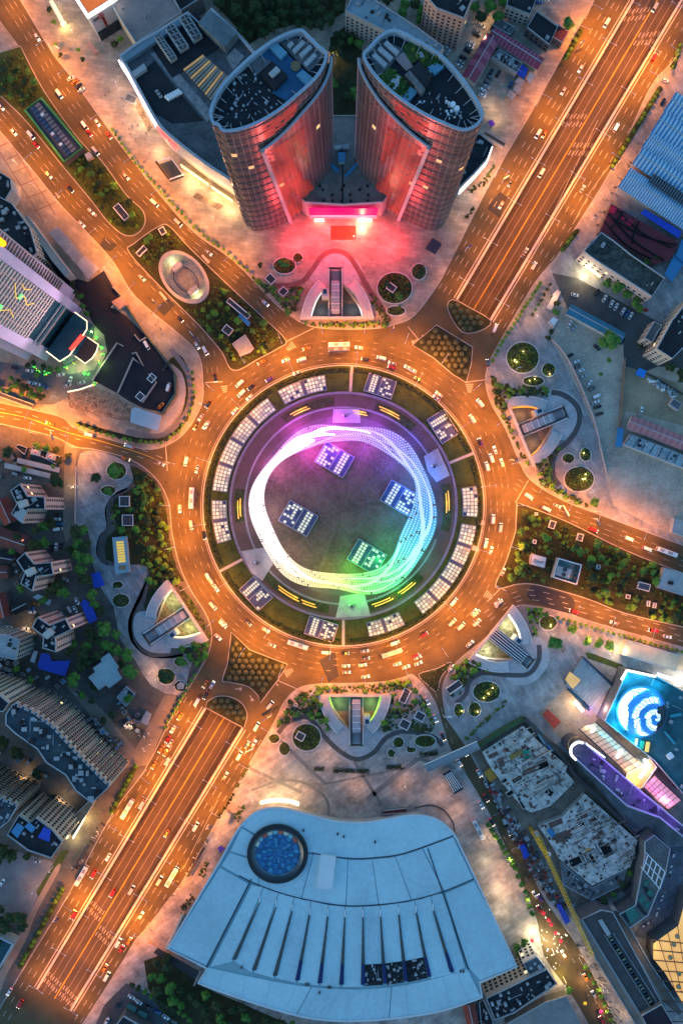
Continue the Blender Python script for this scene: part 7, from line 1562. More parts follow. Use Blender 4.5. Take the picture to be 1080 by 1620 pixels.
for k in range(9):b=MB();b.beam(W(*lerp(r5(700,900),r5(820,1600),k/8),12.3),W(*lerp(r5(1250,960),r5(1250,1600),k/8),12.3),.5);b.build('glazing_bar',M('arch_rib',(.1,.07,.06)),ag)
for k in range(7):b=MB();b.beam(W(*lerp(r5(760,900),r5(1250,560),k/6),12.35),W(*lerp(r5(900,1330),r5(1250,1500),k/6),12.35),.35);b.build('glazing_bar',M('arch_rib',(.1,.07,.06)),ag)
for x,y in ((890,940),(860,1050),(935,1190),(920,870),(930,1300)):b=MB();w=W(*r5(x,y),12.4);b.cyl(w[0],w[1],12,12.9,1.5,10);b.build('roof_cowl',M('amber_cowl',(.4,.28,.14)),ag)
light('amber_glow','POINT',W(*r5(700,980),15),1200,(1,.6,.2),ag,1)
sheet('plaza_parasols',[(1040,1345),(1060,1340),(1180,1330),(1180,1430),(1075,1465),(1035,1490),(1000,1480),(1020,1450),(1048,1390)],.195,M('dusk_paving',(.13,.145,.18),.8,.5,.2),kind='structure')
# ================================================================ TREES AND SHRUBS
LEAF={'dark':M('leaf_dark',(.04,.064,.024),.85,.6,.9,fine=2),'mid':M('leaf_mid',(.08,.20,.035),.85,.6,.9,fine=2),'light':M('leaf_light',(.14,.29,.035),.85,.55,.9,fine=2),'shrub':M('leaf_clipped',(.11,.13,.065),.85,.5,.9,fine=2)}
BARK=M('bark',(.09,.065,.045),.9,.3,.8)
def crown_mesh(name,mat,seed,leaves,ball=False):
  rr=random.Random(seed);b=MB()
  if ball:lumps=[(0,0,0,.86)]
  else:
    lumps=[(0,0,.1,.62)]
    for i in range(9):
      a=rr.uniform(0,2*pi);d=rr.uniform(.35,.66);lumps.append((d*cos(a),d*sin(a),rr.uniform(-.25,.35),rr.uniform(.24,.42)))
  for x,y,z,r in lumps:                             # dense inner mass
    n,m_=7,4
    V=[[(x+r*.86*rr.uniform(.85,1.1)*cos(2*pi*i/n)*sin(pi*(j+.6)/(m_+.2)),y+r*.86*rr.uniform(.85,1.1)*sin(2*pi*i/n)*sin(pi*(j+.6)/(m_+.2)),1.5+.8*(z+r*.86*cos(pi*(j+.6)/(m_+.2)))) for i in range(n)] for j in range(m_)]
    for j in range(m_-1):
      for i in range(n):b.face([V[j][i],V[j+1][i],V[j+1][(i+1) % n],V[j][(i+1) % n]])
    b.face(V[0][::-1])
  for k in range(leaves):
    x,y,z,r=lumps[rr.randrange(len(lumps))] if rr.random() < .9 else lumps[0]
    a=rr.uniform(0,2*pi);c=rr.uniform(-.25,1);s_=math.sqrt(max(0,1-c*c));rad=r*rr.uniform(.85,1.18)
    p=Vector((x+rad*s_*cos(a),y+rad*s_*sin(a),1.5+.8*(z+rad*c)));q_=rr.uniform(.055,.13)
    nrm=Vector((s_*cos(a)+rr.uniform(-.7,.7),s_*sin(a)+rr.uniform(-.7,.7),c+rr.uniform(-.2,.9)));nrm=nrm.normalized() if nrm.length > .1 else Vector((0,0,1))
    u=nrm.orthogonal().normalized();v=nrm.cross(u);w=rr.uniform(0,6.28);u2=u*cos(w)+v*sin(w);v2=nrm.cross(u2)
    b.face([p+u2*q_,p+v2*q_*.55,p-u2*q_,p-v2*q_*.55])
  me=b.build(name,mat)
  d=me.data;bpy.data.objects.remove(me);return d
def trunk_mesh(seed):
  rr=random.Random(seed);b=MB();b.tube([(0,0,0),(.02,.01,.6),(0,.02,1.2)],[.09,.07,.05],6)
  for i in range(4):a=i*pi/2+rr.random();b.tube([(0,0,.9),(.25*cos(a),.25*sin(a),1.25),(.45*cos(a),.45*sin(a),1.5)],[.04,.03,.015],5)
  o=b.build('trunk',BARK);d=o.data;bpy.data.objects.remove(o);return d
CROWN={k:[crown_mesh('crown_'+k,LEAF[k],10*i+len(k),420) for i in range(3)] for k in ('dark','mid','light')}
CROWN['shrub']=[crown_mesh('crown_shrub',LEAF['shrub'],90+i,300,True) for i in range(2)]
TRUNKS=[trunk_mesh(i) for i in range(2)]
TREE_N={}
PLACED=[]
def tree(name,x,y,r,tone,label,cat,group,seed=0,z0=.14):
  rr=random.Random(seed*7919+int(x*13+y*7));m=r*S;h=1.0 if name not in ('clipped_shrub','garden_shrub') else .75
  t=bpy.data.objects.new(name,None);t.empty_display_size=.3;COL.objects.link(t);zz=z0
  t.location=(*W(x,y,m*1.4)[:2],zz);t.rotation_euler=(0,0,rr.uniform(0,6.28));t.scale=(m*rr.uniform(.92,1.08),m*rr.uniform(.92,1.08),m*h*rr.uniform(.85,1.2))
  t['label']=label;t['category']=cat;t['group']=group
  for nm,d in (('trunk',rr.choice(TRUNKS)),('crown',rr.choice(CROWN[tone]))):
    o=bpy.data.objects.new(nm,d);COL.objects.link(o);o.parent=t
  TREE_N[name]=TREE_N.get(name,0)+1;PLACED.append((x,y,r))
  return t
def scatter(poly,n,r0,r1,seed,avoid=(),gap=.64):
  if r1 < 9:r0,r1=r0*.78,r1*1.2
  rr=random.Random(seed);xs=[p[0] for p in poly];ys=[p[1] for p in poly];out=[];g=0
  while len(out) < n and g < n*60:
    g += 1;x,y,r=rr.uniform(min(xs),max(xs)),rr.uniform(min(ys),max(ys)),rr.uniform(r0,r1)
    if not inside((x,y),poly):continue
    if any(hypot(x-a,y-c) <(r+q_)*gap for a,c,q_ in out):continue
    if any(hypot(x-a,y-c) < r*.7+q_ for a,c,q_ in avoid):continue
    out.append((x,y,r))
  return out
def site_trees(where,items,name,tones,cat,noun,seed=1,order='left',group=None):
  rr=random.Random(seed);key={'left':lambda p:p[0],'top':lambda p:p[1]}[order];items=sorted(items,key=key)
  for i,(x,y,r) in enumerate(items):
    tn=rr.choice(tones);size='large' if r > 11 else 'medium' if r > 6.5 else 'small'
    w={'dark':'dark green','mid':'green','light':'yellow green','shrub':'dark round'}[tn]
    tree(name,x,y,r,tn,f'{w} {noun} {where}, {ordw(i)} from {order}',cat,group or f'{noun}s {where}',seed)
COVER=[M('cover_a',(.045,.08,.018),.9,.5,.5),M('cover_b',(.075,.125,.02),.9,.5,.5),M('cover_c',(.034,.045,.016),.9,.5,.5)]
def cover(label,poly,dens,seed,avoid=(),r0=.5,r1=1.4,z=.15):
  rr=random.Random(seed);A=abs(area(poly))*S*S;n=min(2600,int(A*dens));xs=[p[0] for p in poly];ys=[p[1] for p in poly];b=MB();k=g=0
  while k < n and g < n*12:
    g += 1;x,y=rr.uniform(min(xs),max(xs)),rr.uniform(min(ys),max(ys))
    if not inside((x,y),poly) or any(hypot(x-a,y-c) < q_ for a,c,q_ in avoid):continue
    w=W(x,y);r=rr.uniform(r0,r1);h=r*rr.uniform(.5,1.2);b.cur=rr.choice((0,0,1,2));n_=5;a0=rr.random()*6;top=(w[0]+rr.uniform(-.2,.2),w[1]+rr.uniform(-.2,.2),z+h)
    P=[(w[0]+r*rr.uniform(.6,1.1)*cos(a0+2*pi*i/n_),w[1]+r*rr.uniform(.6,1.1)*sin(a0+2*pi*i/n_),z+h*rr.uniform(.1,.5)) for i in range(n_)]
    for i in range(n_):b.face([P[i-1],P[i],top])
    k += 1
  o=b.build('ground_cover',COVER,kind='stuff');o['label']=label;o['category']='shrubbery';return o
VA=[(192,335,12),(257,365,8),(224,397,9),(377,488,10),(395,508,10),(362,475,10),(360,522,10),(428,441,9),(448,461,9),(385,545,20),(292,439,50)]
# north-west median
G=[(2,92),(32,80),(66,148),(52,156),(36,172),(2,150)]
site_trees('on the lawn at the upper left',scatter(G,16,5,8,1),'garden_tree',['dark','mid'],'tree','tree',1);cover('low dark shrubs on the lawn at the upper left',G,.25,1)
G=[(110,264),(134,246),(160,262),(198,314),(220,337),(222,353),(212,364),(198,364),(176,350),(152,320)]
site_trees('on the median below the green station',scatter(G,24,4,7,2,VA),'garden_tree',['mid','light','dark'],'tree','tree',2);cover('low shrubs on the median below the green station',G,.3,2,VA)
# oval court garden
G=cr([(212,400),(218,390),(250,364),(266,364),(300,398),(416,508),(442,538),(405,564),(375,578),(352,550),(317,512),(262,456)],2,True)
site_trees('in the oval court garden',scatter(G,40,3.5,6,3,VA),'garden_tree',['mid','dark','light'],'tree','tree',3);cover('low shrubs in the oval court garden',G,.22,3,VA)
# north plaza gardens
G=[(396,436),(424,454),(458,458),(482,450),(470,480),(464,500),(450,490),(425,466)]
site_trees('left of the north court',scatter(G,20,4,6,4,VA),'garden_tree',['mid','light','dark'],'tree','tree',4);cover('shrubs left of the north court',G,.35,4,VA)
G=[(470,507),(500,511),(590,509),(616,508),(612,516),(560,518),(500,516)]
site_trees('below the north court',scatter(G,18,3,4.5,5),'garden_shrub',['light','mid'],'shrub','shrub',5);cover('bright roadside shrubs below the north court',G,.6,5)
G=[(578,462),(594,490),(606,508),(617,508),(600,480),(584,456)];cover('shrubs right of the north court',G,.5,6)
BEDSN=[(450,421,18,13,'flower bed left of the north court with round tree'),(471,408,8,8,'small round bed above the left plaza bed'),(624,456,28,25,'large round bed with square vent on pink plaza'),(662,430,12,13,'small round bed on the pink plaza at right'),(626,492,15,8,'small oval bed below the large pink plaza bed'),(826,566,26,25,'large round bed on the north east plaza'),(867,585,11,11,'small lit bed on the north east plaza'),(843,603,17,8,'oval lit bed on the north east plaza'),(898,725,10,8,'dark small bed in the east plaza loop'),(925,719,9,11,'small lit bed right in the east plaza loop'),(915,758,24,20,'large oval bed at the bottom of the east plaza'),
  (866,985,14,12,'round lit bed near the southeast court'),(769,1094,22,17,'large oval bed on the southeast plaza'),(750,1122,10,12,'small lit bed on the southeast plaza, right one'),(725,1123,8,11,'small lit bed on the southeast plaza, left one'),(485,1166,23,22,'large round bed left of the south court'),(450,1184,9,11,'small leaf shaped bed left of the south court'),(434,1168,9,8,'tiny oval bed at the left of the south plaza'),(630,1174,9,9,'small round bed right of the south court'),(672,1172,17,10,'oval bed by the south street'),(650,1186,8,5,'tiny bed below the oval bed by the street'),(618,1191,6,7,'small leaf bed on the south plaza'),
  (185,745,16,14,'round bed with big tree in the west plaza'),(172,776,12,8,'small bed below the big tree in the west plaza'),(192,950,14,11,'round bed in the lower west plaza'),(187,925,9,6,'small bed in the lower west plaza'),(264,1070,14,13,'round bed near the lower left plaza lights'),(286,1047,11,7,'small oval bed near the southwest court'),(286,1085,10,9,'round bed holding the white kiosk')]
for i,(x,y,rx,ry,lab) in enumerate(BEDSN):
  P_=ell(x,y,rx,ry,0,24);t=E('planting_bed',lab,'flower bed',(*W(x,y)[:2],.14),'round planting beds on the plazas');b=MB();b.rail(W2(P_),.7,.1,.65,closed=True);b.build('kerb',STONE,t)
  b=MB();b.poly(W2(P_),.5);b.build('soil',BED,t);b=MB();rr_=random.Random(i)
  for k in range(int(rx*ry*.22)):
    a,d=rr_.uniform(0,6.28),math.sqrt(rr_.random())*.9;w=W(x+rx*d*cos(a),y+ry*d*sin(a));r=rr_.uniform(.4,1.1);b.cur=rr_.choice((0,1,2));b.cyl(w[0],w[1],.45,.5+r*rr_.uniform(.6,1.2),r,6,r*.35)
  b.build('planting',COVER,t,kind='stuff')
  if 'lit' in lab or i in (5,10,12):
    for k in range(1 if rx < 12 else 3 if rx > 20 else 2):w=W(x+rr_.uniform(-.6,.6)*rx,y+rr_.uniform(-.5,.6)*ry,1);light('bed_light','POINT',(w[0],w[1],1.8),130,(1,.72,.2),t,.2);b=MB();b.cyl(w[0],w[1],.5,1.3,.25,6);b.build('bollard_light',M('bollard_glow',(1,.8,.4),.5,0,emit=(1,.75,.25),es=6),t)
for x,y,r,tn,lab in ((450,418,10,'mid','round tree in the flower bed left of the north court'),(412,420,5,'dark','lone small tree on the pink plaza'),(662,430,10,'dark','round tree filling the right pink plaza bed'),(612,448,8,'dark','tree beside the square vent in pink bed'),(630,470,7,'mid','lower tree in the large pink plaza bed'),(960,539,20,'mid','big round tree in the east car yard'),(184,745,15,'mid','big leafy tree in the round west plaza bed'),(154,757,10,'dark','leafy tree left of the west plaza bed'),(172,776,8,'mid','small tree in the bed below the big west tree'),(92,760,13,'dark','dark round tree beside the top pink tower lane'),(262,1068,12,'dark','dark tree in bed near lower left plaza lights'),(286,1047,9,'mid','tree in the small bed near southwest court'),(190,950,11,'dark','dark tree in lower west plaza bed'),(876,1017,13,'mid','leafy tree on the plaza right of southeast court'),(898,40,12,'mid','street tree beside the boulevard at the top'),(930,1014,10,'light','lit plaza tree by lower east road, left'),(948,1018,10,'light','lit plaza tree by lower east road, middle'),(963,1022,10,'light','lit plaza tree by lower east road, right'),(905,995,9,'light','lit palm like tree near the plaza lamps'),(940,795,9,'mid','small spreading tree near the east road corner'),(963,570,5,'mid','tiny tree on the island in the east yard'),(949,592,4,'mid','tiny tree at the tip of the yard island')):
  tree('plaza_tree',x,y,r,tn,lab,'tree','single trees on the plazas',3)
# tree row along the mall road
row=[(x,y,3.8) for x,y in densify([(178,205),(215,258),(262,310),(300,352),(330,378),(362,402),(392,428)],8.2,False)]
site_trees('in the row along the mall road',row,'street_tree',['light','mid'],'tree','street tree',6)
# east strips
row=[(x-3,y,4.2) for x,y in densify([(857,448),(820,505),(797,540),(782,570)],7.5,False)]
site_trees('in the row along the east boulevard kerb',row,'street_tree',['light','mid'],'tree','street tree',7)
row=[(x+7,y+3,3.6) for x,y in densify([(862,448),(835,495)],8,False)]+[(875,470,5),(880,480,6),(878,495,7),(872,525,5),(866,535,6)]
site_trees('beside the bus shelter plaza',row,'street_tree',['dark','mid'],'tree','street tree',8)
G=[(776,590),(790,608),(862,613),(866,628),(830,626),(796,630),(812,690),(838,738),(832,742),(805,682),(779,630)]
site_trees('around the east court',scatter(G,26,3.5,5.5,9),'garden_tree',['light','mid','dark'],'tree','tree',9,'top');cover('shrubs around the east court',G,.5,9)
G=[(846,740),(872,716),(886,706),(876,724),(869,748),(880,772),(925,795),(936,805),(893,788),(852,764)]
site_trees('below the east court',scatter(G,20,3.5,5.5,10),'garden_tree',['light','mid','dark'],'tree','tree',10);cover('shrubs below the east court',G,.45,10)
for a,c,nm in (((918,48),(894,94),'upper left planter strip'),((1043,140),(968,262),'long planter strip before the blue sheds'),((1075,72),(1062,108),'planter strip at the top right'),((912,365),(888,396),'short planter strip by the red market'),((215,1212),(177,1285),'planter strip by the cream slab'),((100,1405),(32,1530),'planter strip along the lower left pavement')):
  P_=[(a[0]-4,a[1]-2),(a[0]+4,a[1]+2),(c[0]+4,c[1]+2),(c[0]-4,c[1]-2)];b=MB();b.prism(W2(P_),.1,.3);o=b.build('planter_strip',LAWN2,loc=(*W(*cen(P_))[:2],.1));tag(o,f'{nm} with shrubs','planter')
  site_trees(f'in the {nm}',[(x,y,4) for x,y in densify([a,c],7.6,False)],'street_tree',['light','mid','dark'],'tree','street tree',int(a[0]),'top')
# east island
VD=[(897,905,30),(851,888,16),(873,830,9),(917,850,9),(845,857,7),(1018,928,15),(993,944,8),(1030,957,12),(946,897,7),(1070,922,26)]
G=cr([(824,802),(860,818),(905,836),(985,875),(1078,912),(1078,985),(985,962),(925,940),(853,918),(820,916),(800,912),(812,880),(822,840)],2,True)
site_trees('in the east garden island',scatter(G,92,4,8,11,VD),'ornamental_tree',['mid','light','dark','mid'],'tree','tree',11);cover('low shrubs in the east garden island',G,.16,11,VD)
# south-east
G=[(828,963),(850,964),(878,972),(855,975),(848,988),(850,1012),(840,1000),(835,975)];site_trees('right of the southeast court',scatter(G,11,4,6,12),'garden_tree',['mid','light'],'tree','tree',12);cover('shrubs right of the southeast court',G,.4,12)
site_trees('in the hedge row of the lower east road',[(x,y+5,3.6) for x,y in densify([(882,972),(953,992),(1078,1026)],8.5,False)],'street_tree',['light','mid'],'tree','street tree',13)
G=[(724,1052),(742,1042),(786,1064),(760,1060),(738,1076),(730,1096),(712,1104),(706,1080)];site_trees('left of the southeast court',scatter(G,13,4,6,14,[(718,1087,12)]),'garden_tree',['mid','dark','light'],'tree','tree',14);cover('shrubs left of the southeast court',G,.4,14,[(718,1087,12)])
# south gardens
VS=[(640,1101,13),(664,1133,11),(640,1146,11),(468,1115,5)]
G=[(454,1114),(476,1096),(503,1090),(508,1108),(518,1140),(526,1162),(512,1152),(486,1128),(456,1136),(438,1150)]
site_trees('left of the south court',scatter(G,28,3.6,5.8,15,VS),'garden_tree',['mid','light','dark'],'tree','tree',15);cover('shrubs left of the south court',G,.4,15,VS)
G=[(500,1086),(560,1085),(640,1077),(652,1074),(645,1088),(615,1094),(505,1095)];site_trees('above the south court',scatter(G,20,3,4.6,16),'garden_shrub',['light','mid'],'shrub','shrub',16);cover('roadside shrubs above the south court',G,.5,16)
G=[(618,1102),(652,1080),(674,1112),(690,1155),(664,1156),(622,1156),(602,1158)];site_trees('right of the south court',scatter(G,22,3.6,5.6,17,VS),'garden_tree',['mid','dark','light'],'tree','tree',17);cover('shrubs right of the south court',G,.25,17,VS)
cover('grass tufts on the small south triangle',P_SEI,.4,18,r0=.3,r1=.8)
# west gardens
VW=[(197,793,12),(202,823,12),(191,878,32)]
G=cr([(208,740),(245,764),(262,802),(267,850),(278,900),(288,922),(262,920),(240,955),(236,905),(210,888),(182,842),(176,795),(215,772)],2,True)
site_trees('in the west garden',scatter(G,62,4,7,19,VW),'garden_tree',['dark','mid','mid','light'],'tree','tree',19,'top');cover('low shrubs in the west garden',G,.2,19,VW)
G=[(322,1014),(332,1004),(330,1030),(312,1060),(304,1046),(288,1028),(278,1022)];site_trees('below the southwest court',scatter(G,14,4,6.4,20),'garden_tree',['mid','light'],'tree','tree',20);cover('shrubs below the southwest court',G,.35,20)
G=[(290,932),(300,945),(330,992),(334,1010),(325,1000),(296,955),(276,922)];cover('roadside shrubs beside the southwest court',G,.7,21)
site_trees('along the lower left pavement edge',[(x,y,4) for x,y in densify([(308,1068),(290,1100),(262,1150)],8,False)],'street_tree',['light','mid'],'tree','street tree',22,'top')
site_trees('along the hotel corner hedge',[(x,y,4) for x,y in densify([(304,590),(308,620),(300,655),(283,682),(255,700),(215,698),(170,688),(125,672)],8,False)],'street_tree',['mid','light','dark'],'tree','street tree',23)
# clipped shrubs on the four portal beds
def bed_rows(poly,step,where,seed):
  xs=[p[0] for p in poly];ys=[p[1] for p in poly];out=[];rr=random.Random(seed);j=0;y=min(ys)
  Pi=inset([(p[0],p[1]) for p in poly],5)
  while y < max(ys):
    x=min(xs)+(step/2 if j % 2 else 0)
    while x < max(xs):
      if inside((x,y),Pi):out.append((x+rr.uniform(-.6,.6),y+rr.uniform(-.6,.6),step*.44))
      x += step
    y += step*.87;j += 1
  site_trees(where,out,'clipped_shrub',['shrub'],'shrub','clipped shrub',seed)
bed_rows(P_NE1,10.5,'on the north east triangle bed',1);bed_rows(P_NE2,10.5,'on the north east tunnel portal',2);bed_rows(P_SW1,10.5,'on the south west triangle bed',3);bed_rows(P_SW2,10,'on the south west tunnel portal',4)
# dark parks
G=[(330,-20),(548,-20),(545,20),(500,45),(470,38),(430,48),(395,70),(378,48),(345,12)];site_trees('in the dark wood behind the left tower',scatter(G,40,8,14,31,gap=.75),'park_tree',['dark'],'tree','tree',31);sheet('lawn_north_wood',G,.17,LAWN,kind='structure')
G=[(522,60),(548,40),(570,60),(572,80),(566,150),(562,225),(524,225),(522,120)];site_trees('in the gap between the towers',scatter(G,15,6,10,32),'park_tree',['dark','mid'],'tree','tree',32,'top');sheet('lawn_tower_gap',G,.172,LAWN,kind='structure')
site_trees('behind the right tower',scatter([(600,-10),(670,10),(668,40),(640,30),(590,-10)],7,8,11,33)+scatter([(745,-20),(800,-20),(798,20),(775,38),(748,24)],9,9,14,34,gap=.6),'park_tree',['dark','mid'],'tree','tree',33)
row=[(120,842,12),(132,838,11),(124,860,12),(136,862,12),(126,880,12),(140,885,12),(128,902,12),(136,918,12),(145,940,10),(150,955,9),(158,965,9)]
site_trees('in the dark row beside the west plaza',row,'park_tree',['dark','mid'],'tree','tree',35,'top')
G=[(150,985),(175,985),(195,1020),(215,1060),(208,1085),(195,1072),(175,1028),(155,1040),(140,1060),(115,1075),(108,1060),(125,1015),(140,1000)];site_trees('in the dark grove round the teal hall',scatter(G,18,9,14,36,gap=.7),'park_tree',['dark','mid'],'tree','tree',36)
row=[(58,862,12),(70,858,11),(112,870,9),(70,832,10),(84,828,9),(58,838,9),(92,925,12),(82,932,12),(102,935,11),(50,905,8),(35,930,8),(55,1010,5),(12,715,12),(60,706,8),(75,709,8),(90,712,7),(95,730,6),(30,850,9),(20,872,8),(12,835,7),(70,950,8),(62,975,6),(30,1005,7),(110,1030,9),(118,1020,8),(50,1075,7),(28,1058,7),(130,1100,7),(145,1110,6),(165,1140,7),(180,1130,8),(150,1085,8),(205,1105,8),(108,720,6),(40,742,6),(85,738,5)]
site_trees('among the west apartment towers',row,'park_tree',['dark','mid'],'tree','tree',37)
row=[(5,1175,14),(28,1190,12),(60,1225,10),(-5,1120,8),(5,1345,13),(22,1352,12),(45,1352,9),(-4,1365,12)];site_trees('among the cream apartment slabs',row,'park_tree',['dark'],'tree','tree',38)
site_trees('at the lower left edge',scatter([(-10,1435),(38,1448),(42,1470),(25,1485),(-10,1490)],8,8,12,39),'park_tree',['dark'],'tree','tree',39)
G=[(232,1520),(262,1512),(320,1562),(420,1605),(520,1625),(520,1650),(360,1650),(300,1612),(240,1560)];site_trees('in the grove below the hall',scatter(G,36,8,12,40,gap=.7),'park_tree',['dark','mid'],'tree','tree',40)
site_trees('in the hedge of the bottom car park',[(x,y,5.5) for x,y in densify([(210,1557),(240,1575),(300,1612)],10,False)],'park_tree',['mid','dark'],'tree','tree',41)
row=[(x,y,6) for x,y in densify([(772,1305),(795,1340),(815,1375),(830,1410),(840,1445)],10,False)];site_trees('in the row between hall forecourt and street',row,'street_tree',['mid','light'],'tree','street tree',42,'top')
site_trees('beside the white window block',[(815,1498,8),(828,1490,8),(820,1505,7)],'street_tree',['mid'],'tree','street tree',43)
site_trees('in the market street median',[(x,y,5) for x,y in densify([(925,1530),(945,1565),(960,1600),(970,1625)],12,False)]+[(900,1567,7)],'street_tree',['mid','light'],'tree','street tree',44,'top')
site_trees('before the dark flat block',[(960,448,9),(975,455,12),(990,465,9),(1003,480,10),(1012,488,8),(1024,412,8),(1034,408,8),(1006,400,6)],'park_tree',['dark','mid'],'tree','tree',45)
site_trees('near the cream office',[(1060,580,9),(1075,588,9),(1012,548,5),(1078,600,8)],'park_tree',['dark'],'tree','tree',46)
site_trees('round the hotel drive',[(x,y,6) for x,y in ((115,450),(120,462),(128,470),(132,485),(138,496),(70,580),(80,585),(92,585),(55,575),(45,578),(60,592))]+scatter([(-5,592),(60,610),(85,632),(60,632),(-5,615)],16,5,8,47),'park_tree',['dark','mid'],'tree','tree',47)
site_trees('beside the building sites',[(945,1432,8),(955,1425,8),(985,1400,7),(995,1380,6),(970,1415,6)],'park_tree',['dark','mid'],'tree','tree',48)
site_trees('beside the corner shop',[(182,70,7),(190,62,6),(78,15,6),(86,35,5),(88,72,5),(96,88,5),(125,80,4),(132,95,4)],'street_tree',['dark','light'],'tree','street tree',49)
# hedges on pavements
for i,(a,c,w,lab) in enumerate((((748,330),(737,345),5,'short hedge by the upper boulevard pavement'),((780,264),(768,285),5,'hedge strip by the upper boulevard pavement, right'),((768,288),(742,302),6,'bent hedge strip near the shop wing'),((383,1278),(372,1296),9,'green hedge square left of the hall'),((372,1330),(362,1345),5,'hedge strip left of the hall, lower'),((330,1365),(318,1385),8,'hedge strip by the dark shelter right of boulevard'),((305,1415),(285,1445),8,'hedge at the lower left corner of hall'),((395,1210),(375,1245),3,'thin hedge along the south plaza kerb'),((370,1255),(345,1295),3,'thin hedge along the south plaza kerb, lower'),((735,1170),(800,1110),5,'green edge hedge above the building site'),((725,20),(724,30),3,'little hedge by the top car park'))):
  A_,B_=Vector(W(*a)[:2]),Vector(W(*c)[:2]);L2=(B_-A_).length;b=MB();rr_=random.Random(i)
  for k in range(int(L2*1.6)+4):
    p_=A_+(B_-A_)*rr_.random();b.cyl(p_.x+rr_.uniform(-.5,.5)*w*S,p_.y+rr_.uniform(-.5,.5)*w*S,.12,rr_.uniform(.9,1.5),rr_.uniform(.5,.9),6,.3)
  tag(b.build('hedge',[HEDGE,COVER[1]][i % 2],loc=(*((A_+B_)/2),.12)),lab,'hedge')
# ================================================================ STREET LAMPS (lit)
ORANGE=(1,.262,.012)
def lamp_template(name,h,arm,arms,energy,col,spot=148):
  t=E(name,'x','street lamp',(0,0,0));b=MB();b.tube([(0,0,0),(0,0,h*.6),(0,0,h)],[.16,.11,.08],6);b.build('pole',WHITE,t)
  b=MB();b.cyl(0,0,0,.5,.3,8);b.build('base',GREYM,t)
  for s_ in ([1] if arms == 1 else [1,-1]):
    b=MB();b.tube([(0,0,h-.3),(arm*.5*s_,0,h+.35),(arm*s_,0,h+.5)],.07,5);b.build('arm',WHITE,t)
    b=MB();b.box(arm*s_,0,h+.32,h+.55,1.1,.4);hd=b.build('lamp_head',WHITE,t)
    b=MB();b.box(arm*s_,0,h+.26,h+.31,.9,.3);b.build('lens',M('lamp_lens',(1,.6,.25),.5,0,emit=(1,.5,.15),es=8),t)
    light('lamp_light','SPOT',(arm*s_,0,h+.2),energy,col,t,.35,spot=spot,blend=.6)
  return t
TPL=[]
L1=lamp_template('street_lamp',15,6.5,1,21000,ORANGE,156);L2=lamp_template('double_street_lamp',13,4.5,2,7000,ORANGE);L3=lamp_template('plaza_lamp',9,1.0,1,1500,(1,.46,.20),166);L4=lamp_template('lane_lamp',7,1.6,1,1200,(1,.60,.28),150)
for t in (L1,L2,L3,L4):index_kids(t);TPL.append(t)
def put_lamp(T,x,y,rz,label,group):return copytree(T,W(x,y),rz,1.0,label,group)
for i in range(26):
  a=90-(i+.5)*360/26;x,y=ringpt(a,283);put_lamp(L1,x,y,radians(a)+pi,f'street lamp on the outer kerb of the roundabout, {ordw(i)} clockwise from the top','street lamps round the roundabout')
for i in range(14):
  a=90-(i+.2)*360/14;x,y=ringpt(a,219.5);put_lamp(L1,x,y,radians(a),f'street lamp on the inner kerb of the roundabout, {ordw(i)} clockwise from the top','street lamps round the central island')
bd=atan2(.862,.507)
def lamp_line(T,p0,p1,n,rz,fmt,group,t0=.04):
  for i in range(n):c=lerp(p0,p1,t0+(i+.0)/max(1,n-1)*(1-2*t0));put_lamp(T,c[0],c[1],rz,fmt.format(ordw(i)),group)
nrm_=bd-pi/2
lamp_line(L2,NE_L[0],(1000,5),8,nrm_,'double lamp on the left parapet of the upper tunnel ramp, {} from the portal','double lamps on the upper tunnel ramp')
lamp_line(L2,NE_R[0],(1070,10),8,nrm_,'double lamp on the right parapet of the upper tunnel ramp, {} from the portal','double lamps on the upper tunnel ramp')
lamp_line(L2,SW_L[0],SW_L[1],8,nrm_,'double lamp on the left parapet of the lower tunnel ramp, {} from the portal','double lamps on the lower tunnel ramp')
lamp_line(L2,SW_R[0],SW_R[1],8,nrm_,'double lamp on the right parapet of the lower tunnel ramp, {} from the portal','double lamps on the lower tunnel ramp')
def lamp_path(T,pts,step,side,fmt,group):
  P_=densify(pts,step,False)
  for i,c in enumerate(P_[:-1]):
    d=P_[i+1];a=atan2(-(d[1]-c[1]),d[0]-c[0])+side*pi/2;put_lamp(T,c[0],c[1],a,fmt.format(ordw(i)),group)
lamp_path(L1,[(40,5),(86,84),(120,128),(170,197),(220,263),(303,361),(372,413),(440,480)],58,-1,'street lamp on the mall side of the north west road, {} from the top','street lamps of the north west road')
lamp_path(L1,[(-2,215),(52,270),(99,328),(150,385),(212,470),(292,540)],52,1,'street lamp on the hotel side of its road, {} from the left','street lamps of the hotel road')
lamp_path(L1,[(2,637),(62,651),(122,678),(185,699)],55,-1,'street lamp on the west road, {} from the left','street lamps of the west road')
lamp_path(L1,[(2,672),(60,687),(118,708),(210,730)],110,1,'street lamp on the lower kerb of the west road, {} from the left','street lamps of the west road')
lamp_path(L1,[(852,766),(895,792),(939,809),(1010,836),(1078,862)],55,-1,'street lamp on the upper kerb of the east road, {} from the left','street lamps of the east road')
lamp_path(L1,[(900,970),(955,988),(1078,1022)],60,1,'street lamp on the lower kerb of the southeast road, {} from the left','street lamps of the southeast road')
lamp_path(L1,[(1058,104),(1029,142),(969,268),(889,396)],74,-1,'street lamp before the blue sheds, {} from the top','street lamps on the right boulevard pavement')
lamp_path(L1,[(925,30),(905,62),(848,168),(782,281),(720,400)],74,1,'street lamp on left boulevard pavement, {} from the top','street lamps on the left boulevard pavement')
